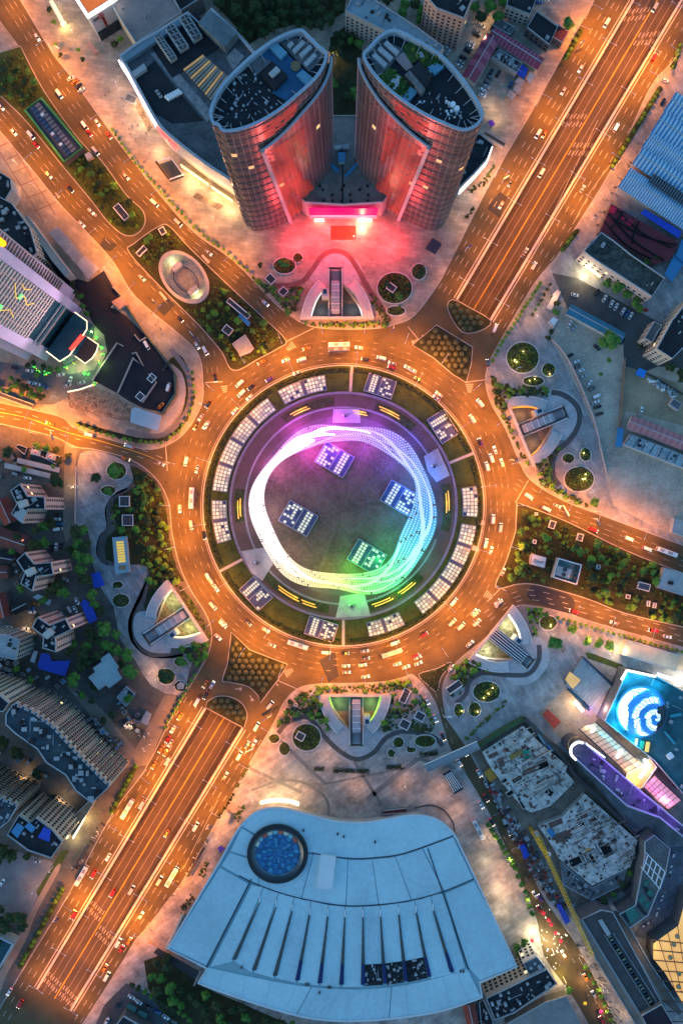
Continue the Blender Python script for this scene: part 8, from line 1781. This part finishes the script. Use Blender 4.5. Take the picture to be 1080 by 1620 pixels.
lamp_path(L1,[(275,1133),(232,1217),(180,1290),(112,1413),(36,1540)],78,1,'street lamp on the lower left boulevard pavement, {} from the top','street lamps on the lower left pavement')
lamp_path(L1,[(432,1150),(398,1205),(356,1280),(294,1388),(235,1468),(185,1538)],78,-1,'street lamp on the lower right boulevard pavement, {} from the top','street lamps on the lower right pavement')
for i,(x,y,lab) in enumerate(((232,285,'plaza lamp before the mall gate canopy'),(190,145,'plaza lamp before the mall led front'),(340,350,'plaza lamp at the lower mall front'),(395,385,'plaza lamp left of the left tower'),(720,350,'plaza lamp right of the right tower'),(770,300,'plaza lamp by the shop wing pavement'),(560,380,'plaza lamp before the pink screen'),(120,60,'plaza lamp by the corner shop'),(100,20,'plaza lamp near the glowing stair box'),(845,505,'plaza lamp on the north east plaza'),(870,470,'plaza lamp by the bus shelter roof'),(815,585,'plaza lamp beside the large north east bed'),(930,780,'plaza lamp near the east road corner'),(985,815,'plaza lamp below the concrete yard'),(905,1002,'plaza lamp near the lit plaza trees, left'),(925,1008,'plaza lamp near the lit plaza trees, middle'),(958,1032,'plaza lamp near the lit plaza trees, right'),(870,1000,'plaza lamp by the round lit bed'),(415,1215,'plaza lamp on the south plaza near boulevard'),(400,1260,'plaza lamp left of hall entrance'),(345,1320,'plaza lamp by the violet stall'),(480,1245,'plaza lamp in front of hall entrance'),(240,1060,'bright plaza lamp in lower west plaza'),(250,1072,'second bright plaza lamp in lower west plaza'),(140,720,'plaza lamp at the top of west plaza'),(60,1400,'plaza lamp on the dusty parking ground'),(85,1370,'plaza lamp on the orange lit path'),(800,1410,'plaza lamp on the hall forecourt'),(795,1380,'plaza lamp on upper hall forecourt'),(720,1280,'plaza lamp right of the hall top'),(560,1243,'plaza lamp in the middle of the south plaza'),(640,1238,'plaza lamp right of the middle on south plaza'),(520,1195,'plaza lamp beside the south court steps'),(690,1250,'plaza lamp by the black slatted roof'),(250,540,'plaza lamp on the hotel road corner'),(60,300,'plaza lamp on the tiled hotel forecourt'),(30,262,'plaza lamp on the upper hotel forecourt'),(170,430,'plaza lamp beside the peach canopy'))):  # four fill lamps on the south plaza are added to warm its paving
  put_lamp(L3,x,y,i*1.7,lab,'plaza lamps')
for i,(x,y,lab) in enumerate(((112,768,'lane lamp beside the top pink tower'),(45,858,'lane lamp beside the brown red roof'),(50,985,'lane lamp by the lowest pink tower parking'),(204,1148,'lane lamp by the lower west workshops'),(47,1225,'lane lamp between the cream slabs'),(106,1255,'lane lamp at the end of the curved slab'),(915,450,'lane lamp in the east parking lane'),(775,38,'lane lamp by the striped market roof'),(765,65,'lane lamp in the top car park'),(772,170,'lane lamp in the market yard'),(790,195,'lane lamp by the violet tent'),(90,628,'lane lamp at hotel drive gate'),(855,1478,'lane lamp at the market street corner'),(872,1500,'lane lamp over the night market stalls'),(890,1545,'lane lamp by the market street bus stop'),(915,1515,'lane lamp on the market crossing'),(950,1560,'lane lamp by the market scooters'),(985,1600,'lane lamp at bottom of the market street'),(770,1325,'lane lamp by the forecourt trees'),(835,1420,'lane lamp by the street trees'),(805,1350,'lane lamp by blue site cabin'),(965,205,'lane lamp before the long planter strip'),(530,100,'lane lamp between the oval towers'))):
  put_lamp(L4,x,y,i*2.1,lab,'lane lamps')
for t in TPL:                                            # the patterns themselves are not part of the place
  for o in [c for c in t.children_recursive]+[t]:bpy.data.objects.remove(o)
KIDS.clear()
# strong night-market lights
nm_=E('market_lights','cluster of glaring white bulbs over the night market stalls','lights',(*W(870,1500)[:2],.14));b=MB();rr_=random.Random(4)
for k in range(34):
  x,y=rr_.gauss(872,14),rr_.gauss(1500,24);w=W(x,y,3);b.cyl(w[0],w[1],2.7,3.1,rr_.uniform(.12,.3),6)
b.build('bulbs',M('bulb_glow',(1,.9,.7),.5,0,emit=(1,.85,.55),es=5),nm_,kind='stuff')
for x,y,e,c in ((843,1478,2200,(1,.85,.5)),(872,1497,2200,(1,.8,.5)),(888,1548,1600,(1,.75,.15)),(860,1490,1500,(1,.8,.4)),(895,1520,1500,(1,.6,.25)),(925,1560,1500,(1,.5,.2)),(955,1600,1400,(1,.5,.2))):light('market_glow','POINT',W(x,y,5),e,c,nm_,.8)
# ================================================================ VEHICLES
PAINTS={'white':(.74,.75,.76),'silver':(.42,.43,.45),'black':(.02,.02,.025),'red':(.42,.02,.02),'blue':(.03,.10,.30),'orange':(.6,.20,.02),'grey':(.14,.145,.155),'violet':(.12,.05,.25)}
CG=M('car_glass',(.012,.015,.02),.1,0,spec=.6);TYRE=M('tyre',(.015,.015,.015),.9,0)
HL=M('headlight',(1,.95,.85),.3,0,emit=(1,.9,.7),es=4);TLm=M('taillight',(.5,.01,.01),.3,0,emit=(1,.03,.02),es=1.2);HOFF=M('headlight_off',(.5,.52,.55),.2,0);TOFF=M('taillight_off',(.25,.01,.01),.3,0)
def car_template(col,L,Wd,Hh,lit,kind):
  t=E('car' if kind == 'car' else kind,'x',kind,(0,0,0));m=M('paint_'+col,PAINTS[col],.25,0,spec=.6)
  x0,x1=-L/2,L/2;w=Wd/2
  o=[(x0+.1,-w+.12),(x0+.5,-w),(x1-.9,-w),(x1-.15,-w+.25),(x1,0),(x1-.15,w-.25),(x1-.9,w),(x0+.5,w),(x0+.1,w-.12),(x0,0)]
  i_=inset(o,.1);b=MB();b.sides(o,.3,.75);b.sides(inset(o,.1),.75,.95,bot=ccw(o)) if len(i_) == len(o) else b.sides(o,.75,.95);b.poly(i_,.95);b.build('body',m,t)
  if kind == 'car':c0=[(x0+.45,-w+.12),(x1-1.25,-w+.12),(x1-1.25,w-.12),(x0+.45,w-.12)];c1=[(x0+1.1,-w+.3),(x1-2.0,-w+.3),(x1-2.0,w-.3),(x0+1.1,w-.3)]
  else:c0=[(x0+.1,-w+.08),(x1-.5,-w+.08),(x1-.5,w-.08),(x0+.1,w-.08)];c1=[(x0+.25,-w+.18),(x1-1.15,-w+.18),(x1-1.15,w-.18),(x0+.25,w-.18)]
  b=MB();b.sides(c1,.93,Hh,bot=c0);b.build('windows',CG,t);b=MB();b.prism(c1,Hh-.02,Hh+.06);b.build('roof',m,t)
  for sx in (x0+.85,x1-.95):
    for sy in (-1,1):b=MB();b.tube([(sx,sy*(w-.2),.33),(sx,sy*(w+.01),.33)],.33,10);b.build('wheel',TYRE,t)
  for sy in (-1,1):
    b=MB();b.box(x1-.12,sy*(w-.38),.6,.8,.28,.42);b.build('headlight',HL if lit else HOFF,t);b=MB();b.box(x0+.08,sy*(w-.35),.65,.85,.2,.4);b.build('taillight',TLm if lit else TOFF,t)
  index_kids(t);return t
def bus_template(col,lit):
  t=E('bus','x','bus',(0,0,0));m=M('paint_'+col,PAINTS[col],.3,0,spec=.6);b=MB();L,w=12,1.27
  o=[(-L/2,-w),(L/2-.3,-w),(L/2,-w+.35),(L/2,w-.35),(L/2-.3,w),(-L/2,w)];b.sides(o,.35,1.3);b.sides(o,2.5,3.0);b.sides(inset(o,.15),3.0,3.1,bot=ccw(o));b.poly(inset(o,.15),3.1);b.build('body',m,t)
  b=MB();b.sides(inset(o,.03),1.3,2.5);b.build('windows',CG,t)
  for x,l in ((-3.4,2.2),(1.6,2.6)):b=MB();b.box(x,0,3.1,3.45,l,1.5);b.build('roof_unit',GREYM,t)
  for sx in (-3.6,3.7):
    for sy in (-1,1):b=MB();b.tube([(sx,sy*(w-.28),.48),(sx,sy*(w+.01),.48)],.48,10);b.build('wheel',TYRE,t)
  for sy in (-1,1):b=MB();b.box(L/2+.01,sy*.8,.7,.95,.1,.4);b.build('headlight',HL,t);b=MB();b.box(-L/2-.01,sy*.9,.8,1.1,.1,.3);b.build('taillight',TLm,t)
  index_kids(t);return t
CT={}
def vehicle(x,y,ang,col,label,group,kind='car',lit=True,z=.0,sc=1.1):
  key=(kind,col,lit)
  if key not in CT:CT[key]=bus_template(col,lit) if kind == 'bus' else car_template(col,4.6,1.85,1.45,lit,'car') if kind == 'car' else car_template(col,5.4,2.0,2.1,lit,'van')
  p=W(x,y);return copytree(CT[key],(p[0],p[1],z),radians(ang),sc,label,group)
KN={'car':'car','van':'van','bus':'bus'}
c6=lambda x,y:(300+x/2.16,540+y/2.16)
ringcars=[(*c6(400,25),'orange'),(*c6(510,14),'white','bus'),(*c6(510,30),'grey','bus'),(*c6(578,22),'white'),(*c6(655,58),'white','van'),(*c6(383,63),'white','van'),(*c6(600,62),'black'),(*c6(690,90),'red'),(*c6(745,90),'white'),(*c6(762,100),'white'),(*c6(780,130),'black'),(*c6(850,182),'white'),(*c6(172,145),'white','van'),(*c6(178,178),'white','van'),(*c6(205,192),'white'),(*c6(272,130),'violet'),(*c6(245,72),'orange'),(*c6(210,157),'black'),(*c6(155,238),'white'),(*c6(60,285),'white'),(*c6(22,290),'black'),(*c6(10,535),'white','van'),(*c6(50,660),'black'),(*c6(75,820),'silver','van'),(*c6(80,900),'silver'),(*c6(115,960),'white'),(*c6(97,1010),'white'),(*c6(260,985),'white'),(*c6(370,1035),'white','bus'),(*c6(465,1062),'white','van'),(*c6(530,1065),'black'),(*c6(597,1058),'silver'),(*c6(533,1108),'white'),(*c6(590,1105),'white'),(*c6(600,1083),'grey'),(*c6(700,1030),'white','van'),(*c6(690,1063),'silver','bus'),(*c6(770,1075),'red'),(*c6(708,1103),'white'),(*c6(738,1112),'white'),(*c6(780,1100),'white'),(*c6(800,1002),'red'),(*c6(535,1130),'silver'),(*c6(600,1145),'white'),
  (*c6(895,960),'silver','van'),(*c6(925,972),'silver','van'),(*c6(970,925),'white'),(*c6(980,960),'white'),(*c6(900,890),'white','van'),(*c6(955,1035),'white'),(*c6(1050,895),'silver','van'),(*c6(1010,690),'white','van'),(*c6(1028,715),'white'),(*c6(1035,608),'white','van'),(*c6(1060,637),'silver','van'),(*c6(990,345),'black'),(*c6(1030,400),'white','van'),(*c6(1015,428),'white','van'),(*c6(1042,372),'white'),(*c6(1065,415),'white'),(*c6(965,265),'white','van'),(*c6(990,212),'white'),(759,638,'white','van'),(747,663,'white','van'),(760,700,'violet'),(295,730,'white','van'),(304,788,'white','bus'),(285,805,'white'),(303,830,'silver','van'),(323,847,'black'),(330,913,'white','van'),(342,930,'white'),(337,958,'silver','van'),(353,987,'white','van'),(312,742,'silver'),(318,660,'silver'),(325,673,'white'),(330,640,'black'),(743,1018,'white'),(728,992,'white'),(452,570,'white'),(620,575,'silver'),(470,590,'silver'),(690,630,'silver'),(795,905,'silver'),(660,1040,'silver'),(430,1020,'silver'),(392,985,'grey')]
def ang_clock(x,y):return (90-math.degrees(atan2(-(y-RC[1]),x-RC[0]))) % 360
for i,c in enumerate(sorted(ringcars,key=lambda c:ang_clock(c[0],c[1]))):
  k=c[3] if len(c) > 3 else 'car';a=math.degrees(atan2(-(c[1]-RC[1]),c[0]-RC[0]))
  r=hypot(c[0]-RC[0],c[1]-RC[1]);lane='inner' if r < 243 else 'outer' if r > 264 else 'middle'
  vehicle(c[0],c[1],a+90,c[2],f'{c[2]} {k} in the {lane} lanes of roundabout, {ordw(i)} vehicle clockwise from top','traffic on the roundabout',k)
BD=math.degrees(bd)
def stream(cars,where,group,order='top',lit=True):
  for i,c in enumerate(sorted(cars,key=lambda c:c[1] if order == 'top' else c[0])):
    k=c[4] if len(c) > 4 else 'car';vehicle(c[0],c[1],c[2],c[3],f'{c[3]} {k} {where}, {ordw(i)} from the {order}',group,k,lit,z=c[5] if len(c) > 5 else (.0 if lit else .16))
stream([(958,38,BD+180,'white','van'),(917,110,BD+180,'white'),(850,213,BD+180,'white','van'),(860,213,BD+180,'red'),(792,325,BD+180,'silver'),(806,290,BD+180,'grey'),(890,145,BD+180,'silver')],'on the upper boulevard, left lanes','traffic on the upper boulevard')
stream([(1033,92,BD,'red','van'),(973,203,BD,'white','van'),(843,422,BD,'silver','van'),(782,520,BD+8,'white','van'),(770,575,95,'grey'),(920,300,BD,'silver')],'on the upper boulevard, right lanes','traffic on the upper boulevard')
stream([(857,272,BD+180,'white','van',-2.6),(833,395,BD,'silver','car',-4.9),(1035,12,BD+180,'silver','van',-.9)],'on the upper tunnel ramp','traffic on the upper tunnel ramp')
stream([(95,150,-55,'white','van'),(135,200,-55,'white','van'),(142,211,-55,'red'),(155,195,-57,'white'),(152,240,-50,'silver','van'),(173,215,-52,'red'),(245,322,-42,'white','van'),(282,353,-42,'silver','van'),(60,60,-58,'white'),(200,280,-48,'silver'),(330,400,-40,'silver'),(420,480,-42,'white')],'on the north west road','traffic on the north west road')
stream([(23,210,-50,'white'),(50,215,-48,'white','van'),(58,230,-48,'red'),(78,278,-45,'silver'),(130,355,-45,'white'),(145,335,-45,'white'),(112,300,-45,'black'),(285,505,-42,'black'),(312,547,-58,'white'),(325,555,-62,'white','van'),(341,598,-80,'black'),(3,170,-50,'white'),(225,440,-45,'silver')],'on the hotel road','traffic on the hotel road')
stream([(142,688,165,'white','van'),(205,706,160,'silver','van'),(80,670,165,'orange'),(200,726,-18,'orange'),(255,733,-30,'silver')],'on the west road','traffic on the west road','left')
stream([(835,785,-35,'white','van'),(863,805,-25,'white','van'),(937,838,-23,'red','van'),(993,852,-23,'white','van'),(1022,868,-22,'white','van'),(1052,873,-20,'white','bus'),(880,800,-25,'silver')],'on the east road','traffic on the east road','left')
stream([(787,953,28,'white','van'),(752,970,38,'silver','van'),(753,985,40,'silver','van'),(907,967,165,'red','van'),(1032,997,172,'red','van'),(1054,1007,-10,'white'),(970,985,165,'silver')],'on the southeast road','traffic on the southeast road','left')
stream([(325,1082,BD+180,'orange'),(336,1083,BD,'white'),(326,1100,BD+180,'black'),(312,1110,BD+180,'white','van'),(285,1133,BD+180,'orange'),(274,1153,BD+180,'white'),(266,1169,BD+180,'red'),(255,1185,BD+180,'orange'),(263,1190,BD+180,'orange'),(270,1175,BD+180,'silver'),(244,1210,BD+180,'orange'),(266,1203,BD+180,'silver','van'),(203,1278,BD+180,'white','bus'),(225,1272,BD+180,'silver','van'),(131,1383,BD+180,'white','bus'),(149,1382,BD+180,'red','van'),(172,1355,BD+180,'white'),(118,1447,BD+180,'red','van'),(33,1587,BD+180,'red','van'),(16,1568,BD+180,'white')],'on the lower boulevard, left lanes','traffic on the lower boulevard')
stream([(177,1415,BD+180,'red','van',-2.5),(207,1410,BD,'silver','van',-2.6),(262,1322,BD+180,'orange','car',-4)],'on the lower tunnel ramp','traffic on the lower tunnel ramp')
stream([(273,1385,BD,'white','bus'),(253,1392,BD,'silver','van'),(224,1447,BD,'white'),(188,1490,BD,'white','van'),(205,1488,BD,'orange'),(193,1500,BD,'red'),(167,1530,BD,'orange'),(170,1543,BD,'white','van'),(310,1307,BD,'white','van'),(357,1227,BD,'silver'),(391,1178,BD,'blue'),(402,1176,BD,'white'),(379,1195,BD,'white','van'),(406,1149,BD,'white','van'),(427,1115,BD-10,'silver','van'),(275,1500,0,'violet')],'on the lower boulevard, right lanes','traffic on the lower boulevard')
stream([(675,1108,-65,'white'),(688,1136,-68,'white'),(713,1057,45,'white'),(726,1206,-60,'white'),(757,1223,-60,'white'),(760,1273,-60,'white'),(804,1315,-62,'silver'),(700,1165,-65,'black'),(768,1262,-60,'black'),(777,1300,-60,'black'),(852,1437,120,'red'),(845,1415,120,'silver'),(853,1420,120,'violet'),(925,1545,120,'orange'),(938,1572,120,'silver'),(890,1508,120,'silver'),(950,1612,120,'red'),(735,1190,-60,'white')],'on the south street','traffic on the south street')
vehicle(755,1310,-62,'white','white bus parked on the hall forecourt by the street','parked buses','bus',False,z=.16)
stream([(908,467,-15,'white'),(955,473,62,'white'),(966,481,62,'white'),(973,486,62,'white'),(984,493,62,'white'),(990,497,62,'blue'),(996,500,62,'white'),(1018,490,-20,'red'),(943,463,55,'black')],'parked in the upper east lane','cars parked in the east lane','left',False)
stream([(900,513,62,'white'),(900,563,25,'black'),(909,573,25,'white'),(912,580,25,'grey'),(917,587,25,'white'),(931,607,55,'white'),(942,627,25,'white','van'),(941,636,20,'white'),(944,644,15,'black'),(947,655,15,'black'),(1013,650,80,'white'),(983,540,60,'black'),(943,550,-40,'black'),(906,520,40,'silver'),(921,596,25,'silver'),(935,615,30,'grey')],'parked in the east yard','cars parked in the east yard','top',False)
stream([(713,70,-40,'white'),(724,65,55,'white'),(707,78,-40,'white'),(703,84,-40,'silver'),(745,70,-25,'white'),(743,75,-25,'white'),(739,81,-25,'black'),(732,92,-25,'black'),(728,99,-25,'silver'),(725,105,-25,'white'),(761,42,-30,'white'),(755,52,-30,'silver'),(753,57,-30,'black'),(780,48,-30,'black'),(850,5,0,'blue'),(862,2,10,'white')],'parked in the top car park','cars parked in the top car park','left',False)
stream([(762,143,-25,'white'),(768,138,-25,'silver'),(770,131,-25,'grey'),(774,124,-25,'grey'),(787,118,60,'black'),(762,152,-25,'white'),(776,115,60,'black'),(807,135,60,'blue'),(764,147,-25,'silver')],'parked in the market yard','cars parked in the market yard','top',False)
stream([(45,756,-8,'white'),(91,821,-3,'white'),(93,837,8,'white','van'),(95,829,3,'blue'),(90,865,88,'white'),(82,868,88,'black'),(98,863,88,'black'),(72,978,60,'white'),(90,973,45,'silver'),(101,973,-55,'silver','van'),(113,965,-60,'silver','van'),(120,964,-60,'white'),(123,951,-60,'white'),(15,992,-8,'white'),(42,994,-8,'white'),(104,916,-30,'silver'),(50,962,0,'blue'),(52,968,0,'white'),(58,955,-15,'orange'),(95,815,0,'black'),(118,770,10,'silver')],'parked among the pink towers','cars parked among the pink towers','top',False)
stream([(209,1576,-32,'white'),(220,1584,-32,'white'),(235,1592,-32,'black'),(249,1599,-32,'blue'),(263,1608,-32,'white'),(187,1588,60,'black'),(170,1614,60,'white'),(275,1614,-32,'grey')],'parked in the bottom lot','cars parked in the bottom lot','left',False)
vehicle(5,1395,60,'white','lone white car on the dusty parking ground at left','lone parked cars','car',False,z=.18)
stream([(233,547,-62,'white','van'),(267,613,75,'white','van'),(262,582,60,'black'),(255,642,45,'orange')],'in the black hotel yard','vehicles in the hotel yard','top',False)
stream([(48,587,-8,'white'),(97,593,10,'white'),(25,582,-8,'black'),(60,608,-20,'white'),(50,606,-20,'white'),(72,612,-20,'blue'),(112,602,70,'white'),(108,610,20,'silver'),(130,606,15,'silver')],'on the hotel drive','cars on the hotel drive','left',False)
stream([(113,125,25,'white'),(120,130,40,'orange'),(125,137,40,'black'),(130,143,30,'white'),(1050,128,-15,'white'),(1047,162,60,'black')],'standing at the roadside','roadside cars','left',False)
stream([(-3,1283,60,'silver'),(768,1240,-60,'silver'),(775,1250,-60,'red'),(60,1362,0,'silver'),(1010,470,60,'grey')],'parked on its own','cars parked singly','left',False)
for t in CT.values():
  for o in [c for c in t.children_recursive]+[t]:bpy.data.objects.remove(o)
KIDS.clear()
# ================================================================ PARASOLS, SCOOTERS, PEOPLE, GANTRIES
def parasol(x,y,r,mat,label):
  t=E('parasol',label,'parasol',(*W(x,y)[:2],.1),'parasols of the night market');w=W(x,y);b=MB();b.tube([(w[0],w[1],.1),(w[0],w[1],2.6)],.05,5);b.build('pole',GREYM,t);b=MB()
  for i in range(8):a0,a1=i*pi/4,(i+1)*pi/4;b.face([(w[0]+r*cos(a0),w[1]+r*sin(a0),2.2),(w[0]+r*cos(a1),w[1]+r*sin(a1),2.2),(w[0],w[1],2.9)])
  b.build('canopy',mat,t)
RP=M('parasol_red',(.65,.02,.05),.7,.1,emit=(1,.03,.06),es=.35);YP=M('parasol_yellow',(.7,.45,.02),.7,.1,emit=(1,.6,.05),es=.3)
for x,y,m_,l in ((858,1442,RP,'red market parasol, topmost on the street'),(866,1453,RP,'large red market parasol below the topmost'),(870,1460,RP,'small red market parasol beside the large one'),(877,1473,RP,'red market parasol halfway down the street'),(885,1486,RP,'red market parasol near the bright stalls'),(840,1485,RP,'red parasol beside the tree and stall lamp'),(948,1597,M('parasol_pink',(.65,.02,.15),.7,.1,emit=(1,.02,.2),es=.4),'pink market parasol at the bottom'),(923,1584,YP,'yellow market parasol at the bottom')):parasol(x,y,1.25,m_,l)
def small_mesh(kind):
  b=MB()
  if kind == 'scooter':
    b.box(0,0,.3,.75,1.5,.35);b.box(-.25,0,.75,.85,.7,.3);b.tube([(.55,0,.5),(.7,0,1.05)],.06,4);b.tube([(.68,-.35,1.05),(.68,.35,1.05)],.04,4)
    for x in (-.6,.68):b.tube([(x,-.06,.25),(x,.06,.25)],.25,8)
  else:
    b.tube([(-.11,.05,0),(-.1,0,.45),(-.08,0,.9)],[.07,.09,.11],6);b.tube([(.11,-.12,0),(.1,-.02,.45),(.08,0,.9)],[.07,.09,.11],6)
    b.tube([(0,0,.85),(0,0,1.15),(0,0,1.4),(0,0,1.5),(0,0,1.58)],[.17,.18,.2,.12,.07],8);b.tube([(0,.02,1.52),(0,.02,1.62),(0,.03,1.74),(0,.02,1.82)],[.06,.11,.11,.04],8)
    for s_ in (-1,1):b.tube([(s_*.2,0,1.42),(s_*.27,.02,1.15),(s_*.25,.12,.9),(s_*.24,.14,.8)],[.07,.055,.045,.03],6)
  return b
SM={}
for k,cols_ in (('scooter',('white','black','grey','silver')),('person',('a','b','c','d'))):
  for i,c in enumerate(cols_):
    m=M('paint_'+c,PAINTS[c],.3,0) if k == 'scooter' else M('clothes_'+c,[(.4,.4,.42),(.03,.03,.05),(.3,.06,.05),(.06,.1,.25)][i],.9,0)
    o=small_mesh(k).build(k,m);SM[(k,i)]=o.data;bpy.data.objects.remove(o)
def scat(kind,n,poly,seed,label,group,z=.16,sc=1.0):
  rr=random.Random(seed);xs=[p[0] for p in poly];ys=[p[1] for p in poly];pts=[]
  while len(pts) < n:
    x,y=rr.uniform(min(xs),max(xs)),rr.uniform(min(ys),max(ys))
    if inside((x,y),poly):pts.append((x,y))
  for k,(x,y) in enumerate(sorted(pts)):
    o=bpy.data.objects.new(kind,SM[(kind,rr.randrange(4))]);COL.objects.link(o);o.location=(*W(x,y)[:2],z);o.rotation_euler=(0,0,rr.uniform(0,6.28) if kind == 'person' else radians(-30)+rr.uniform(-.25,.25));o.scale=(sc,sc,sc)
    o['label']=f'{label}, {ordw(k)} from left';o['category']=kind;o['group']=group
PL='tiny pedestrian seen from above '
scat('person',34,[(420,1200),(520,1210),(640,1210),(700,1215),(700,1260),(560,1270),(420,1240)],1,PL+'on the south plaza','pedestrians on the south plaza')
scat('person',22,[(400,380),(680,370),(690,410),(600,420),(470,415),(400,410)],2,PL+'on the pink plaza','pedestrians on the pink plaza')
scat('person',24,[(150,130),(200,150),(260,240),(340,330),(330,350),(220,250)],3,PL+'before the mall','pedestrians before the mall')
scat('person',18,[(850,1090),(900,1040),(880,1010),(860,1080),(800,1110)],4,PL+'on the southeast plaza','pedestrians on the southeast plaza')
scat('person',22,[(860,1440),(900,1500),(970,1610),(955,1615),(870,1510),(850,1460)],5,PL+'in the night market','pedestrians in the night market',.02)
scat('person',14,[(870,1120),(900,1100),(935,1130),(900,1160)],6,PL+'by the dome deck','pedestrians by the dome deck')
scat('person',12,[(500,1170),(530,1160),(540,1185),(600,1185),(590,1160),(610,1170),(560,1195)],7,PL+'at the south court steps','pedestrians at the south court')
scat('person',12,[(130,740),(170,740),(165,830),(125,820)],8,PL+'on the west plaza','pedestrians on the west plaza')
scat('person',10,[(240,490),(262,510),(275,540),(250,530),(230,500)],9,PL+'on the hotel corner pavement','pedestrians on the hotel corner')
SLb='small parked scooter in the crowded rows '
scat('scooter',80,[(905,1490),(918,1490),(945,1530),(975,1590),(985,1625),(970,1625),(935,1545)],11,SLb+'along the night market pavement','scooters of the night market')
scat('scooter',30,[(165,1290),(172,1295),(120,1380),(112,1376)],12,SLb+'along the lower left pavement','scooters on the lower left pavement')
scat('scooter',24,[(330,1315),(338,1318),(270,1430),(262,1425)],13,SLb+'left of the hall','scooters left of the hall')
scat('scooter',26,[(1015,215),(1025,220),(940,365),(930,358)],14,SLb+'before the blue sheds','scooters before the blue sheds')
scat('scooter',18,[(215,1150),(240,1160),(235,1190),(215,1185)],15,SLb+'near the street stalls','scooters near the street stalls')
# terrace parasols at the right edge
tbl=[]
for i in range(26):
  rr_=random.Random(i);c=lerp(*[((1048,1395),(1030,1450)),((1026,1452),(1003,1468)),((1060,1345),(1052,1385)),((1030,1490),(1050,1478))][i % 4],rr_.random());tbl.append((c[0]+5,c[1]+2))
for i,c in enumerate(sorted(tbl,key=lambda c:c[1])):
  t=E('cafe_table',f'white cafe table on the dusk terrace, {ordw(i)} from the top','table',(*W(*c)[:2],.2),'cafe tables on the dusk terrace');w=W(*c);b=MB();b.box(w[0],w[1],.9,1.0,1.6,.9,.6);b.build('table_top',WHITE,t);b=MB();b.tube([(w[0],w[1],.2),(w[0],w[1],.9)],.08,5);b.build('leg',GREYM,t)
# sign gantries over the carriageways
for i,(x,y,a,L) in enumerate(((793,290,-30,9),(735,398,-28,9),(912,78,-30,8),(92,82,25,8),(86,682,75,16),(303,528,50,22),(886,800,62,18),(938,820,65,12),(318,640,18,12),(390,1185,-25,14),(329,1305,-25,12),(90,1450,-30,10),(700,1130,0,12),(245,478,48,10),(805,728,20,10),(500,1085,130,14),(430,1128,150,16),(622,520,110,10))):
  t=E('sign_gantry',f'slim overhead sign gantry reaching over the road, {ordw(i)} of its kind','sign gantry',(*W(x,y)[:2],.0),'overhead sign gantries');t['label']='slim white sign gantry ' +['over left boulevard lanes by the shop wing','over left boulevard lanes below the tower','at the top of the boulevard','beside the planter on the north west road','across the west road','across the hotel road bend','across the east road near the ring','at the east road lower plaza corner','at the hotel corner of the ring','over the right lanes by south plaza','over the right lanes by the kiosk','over the lower left lanes','over the south street','by the fresh asphalt on the hotel road','on the ring by the east court','on the ring by the south court','at the southwest slip road','on the ring by the north court'][i]
  w=W(x,y);A_=radians(a);u=(cos(A_),-sin(A_));b=MB();b.tube([(w[0],w[1],0),(w[0],w[1],7)],.18,6);b.build('pole',WHITE,t);e=(w[0]+u[0]*L*S,w[1]+u[1]*L*S);b=MB();b.beam((w[0],w[1],6.8),(*e,6.8),.35,.3);b.build('arm',WHITE,t)
  b=MB();b.beam((w[0]+u[0]*L*S*.45,w[1]+u[1]*L*S*.45,6.6),(*e,6.6),.5,2.0);b.build('sign_panel',M('sign_blue',(.02,.06,.25),.5,.1) if i % 3 else WHITE,t)
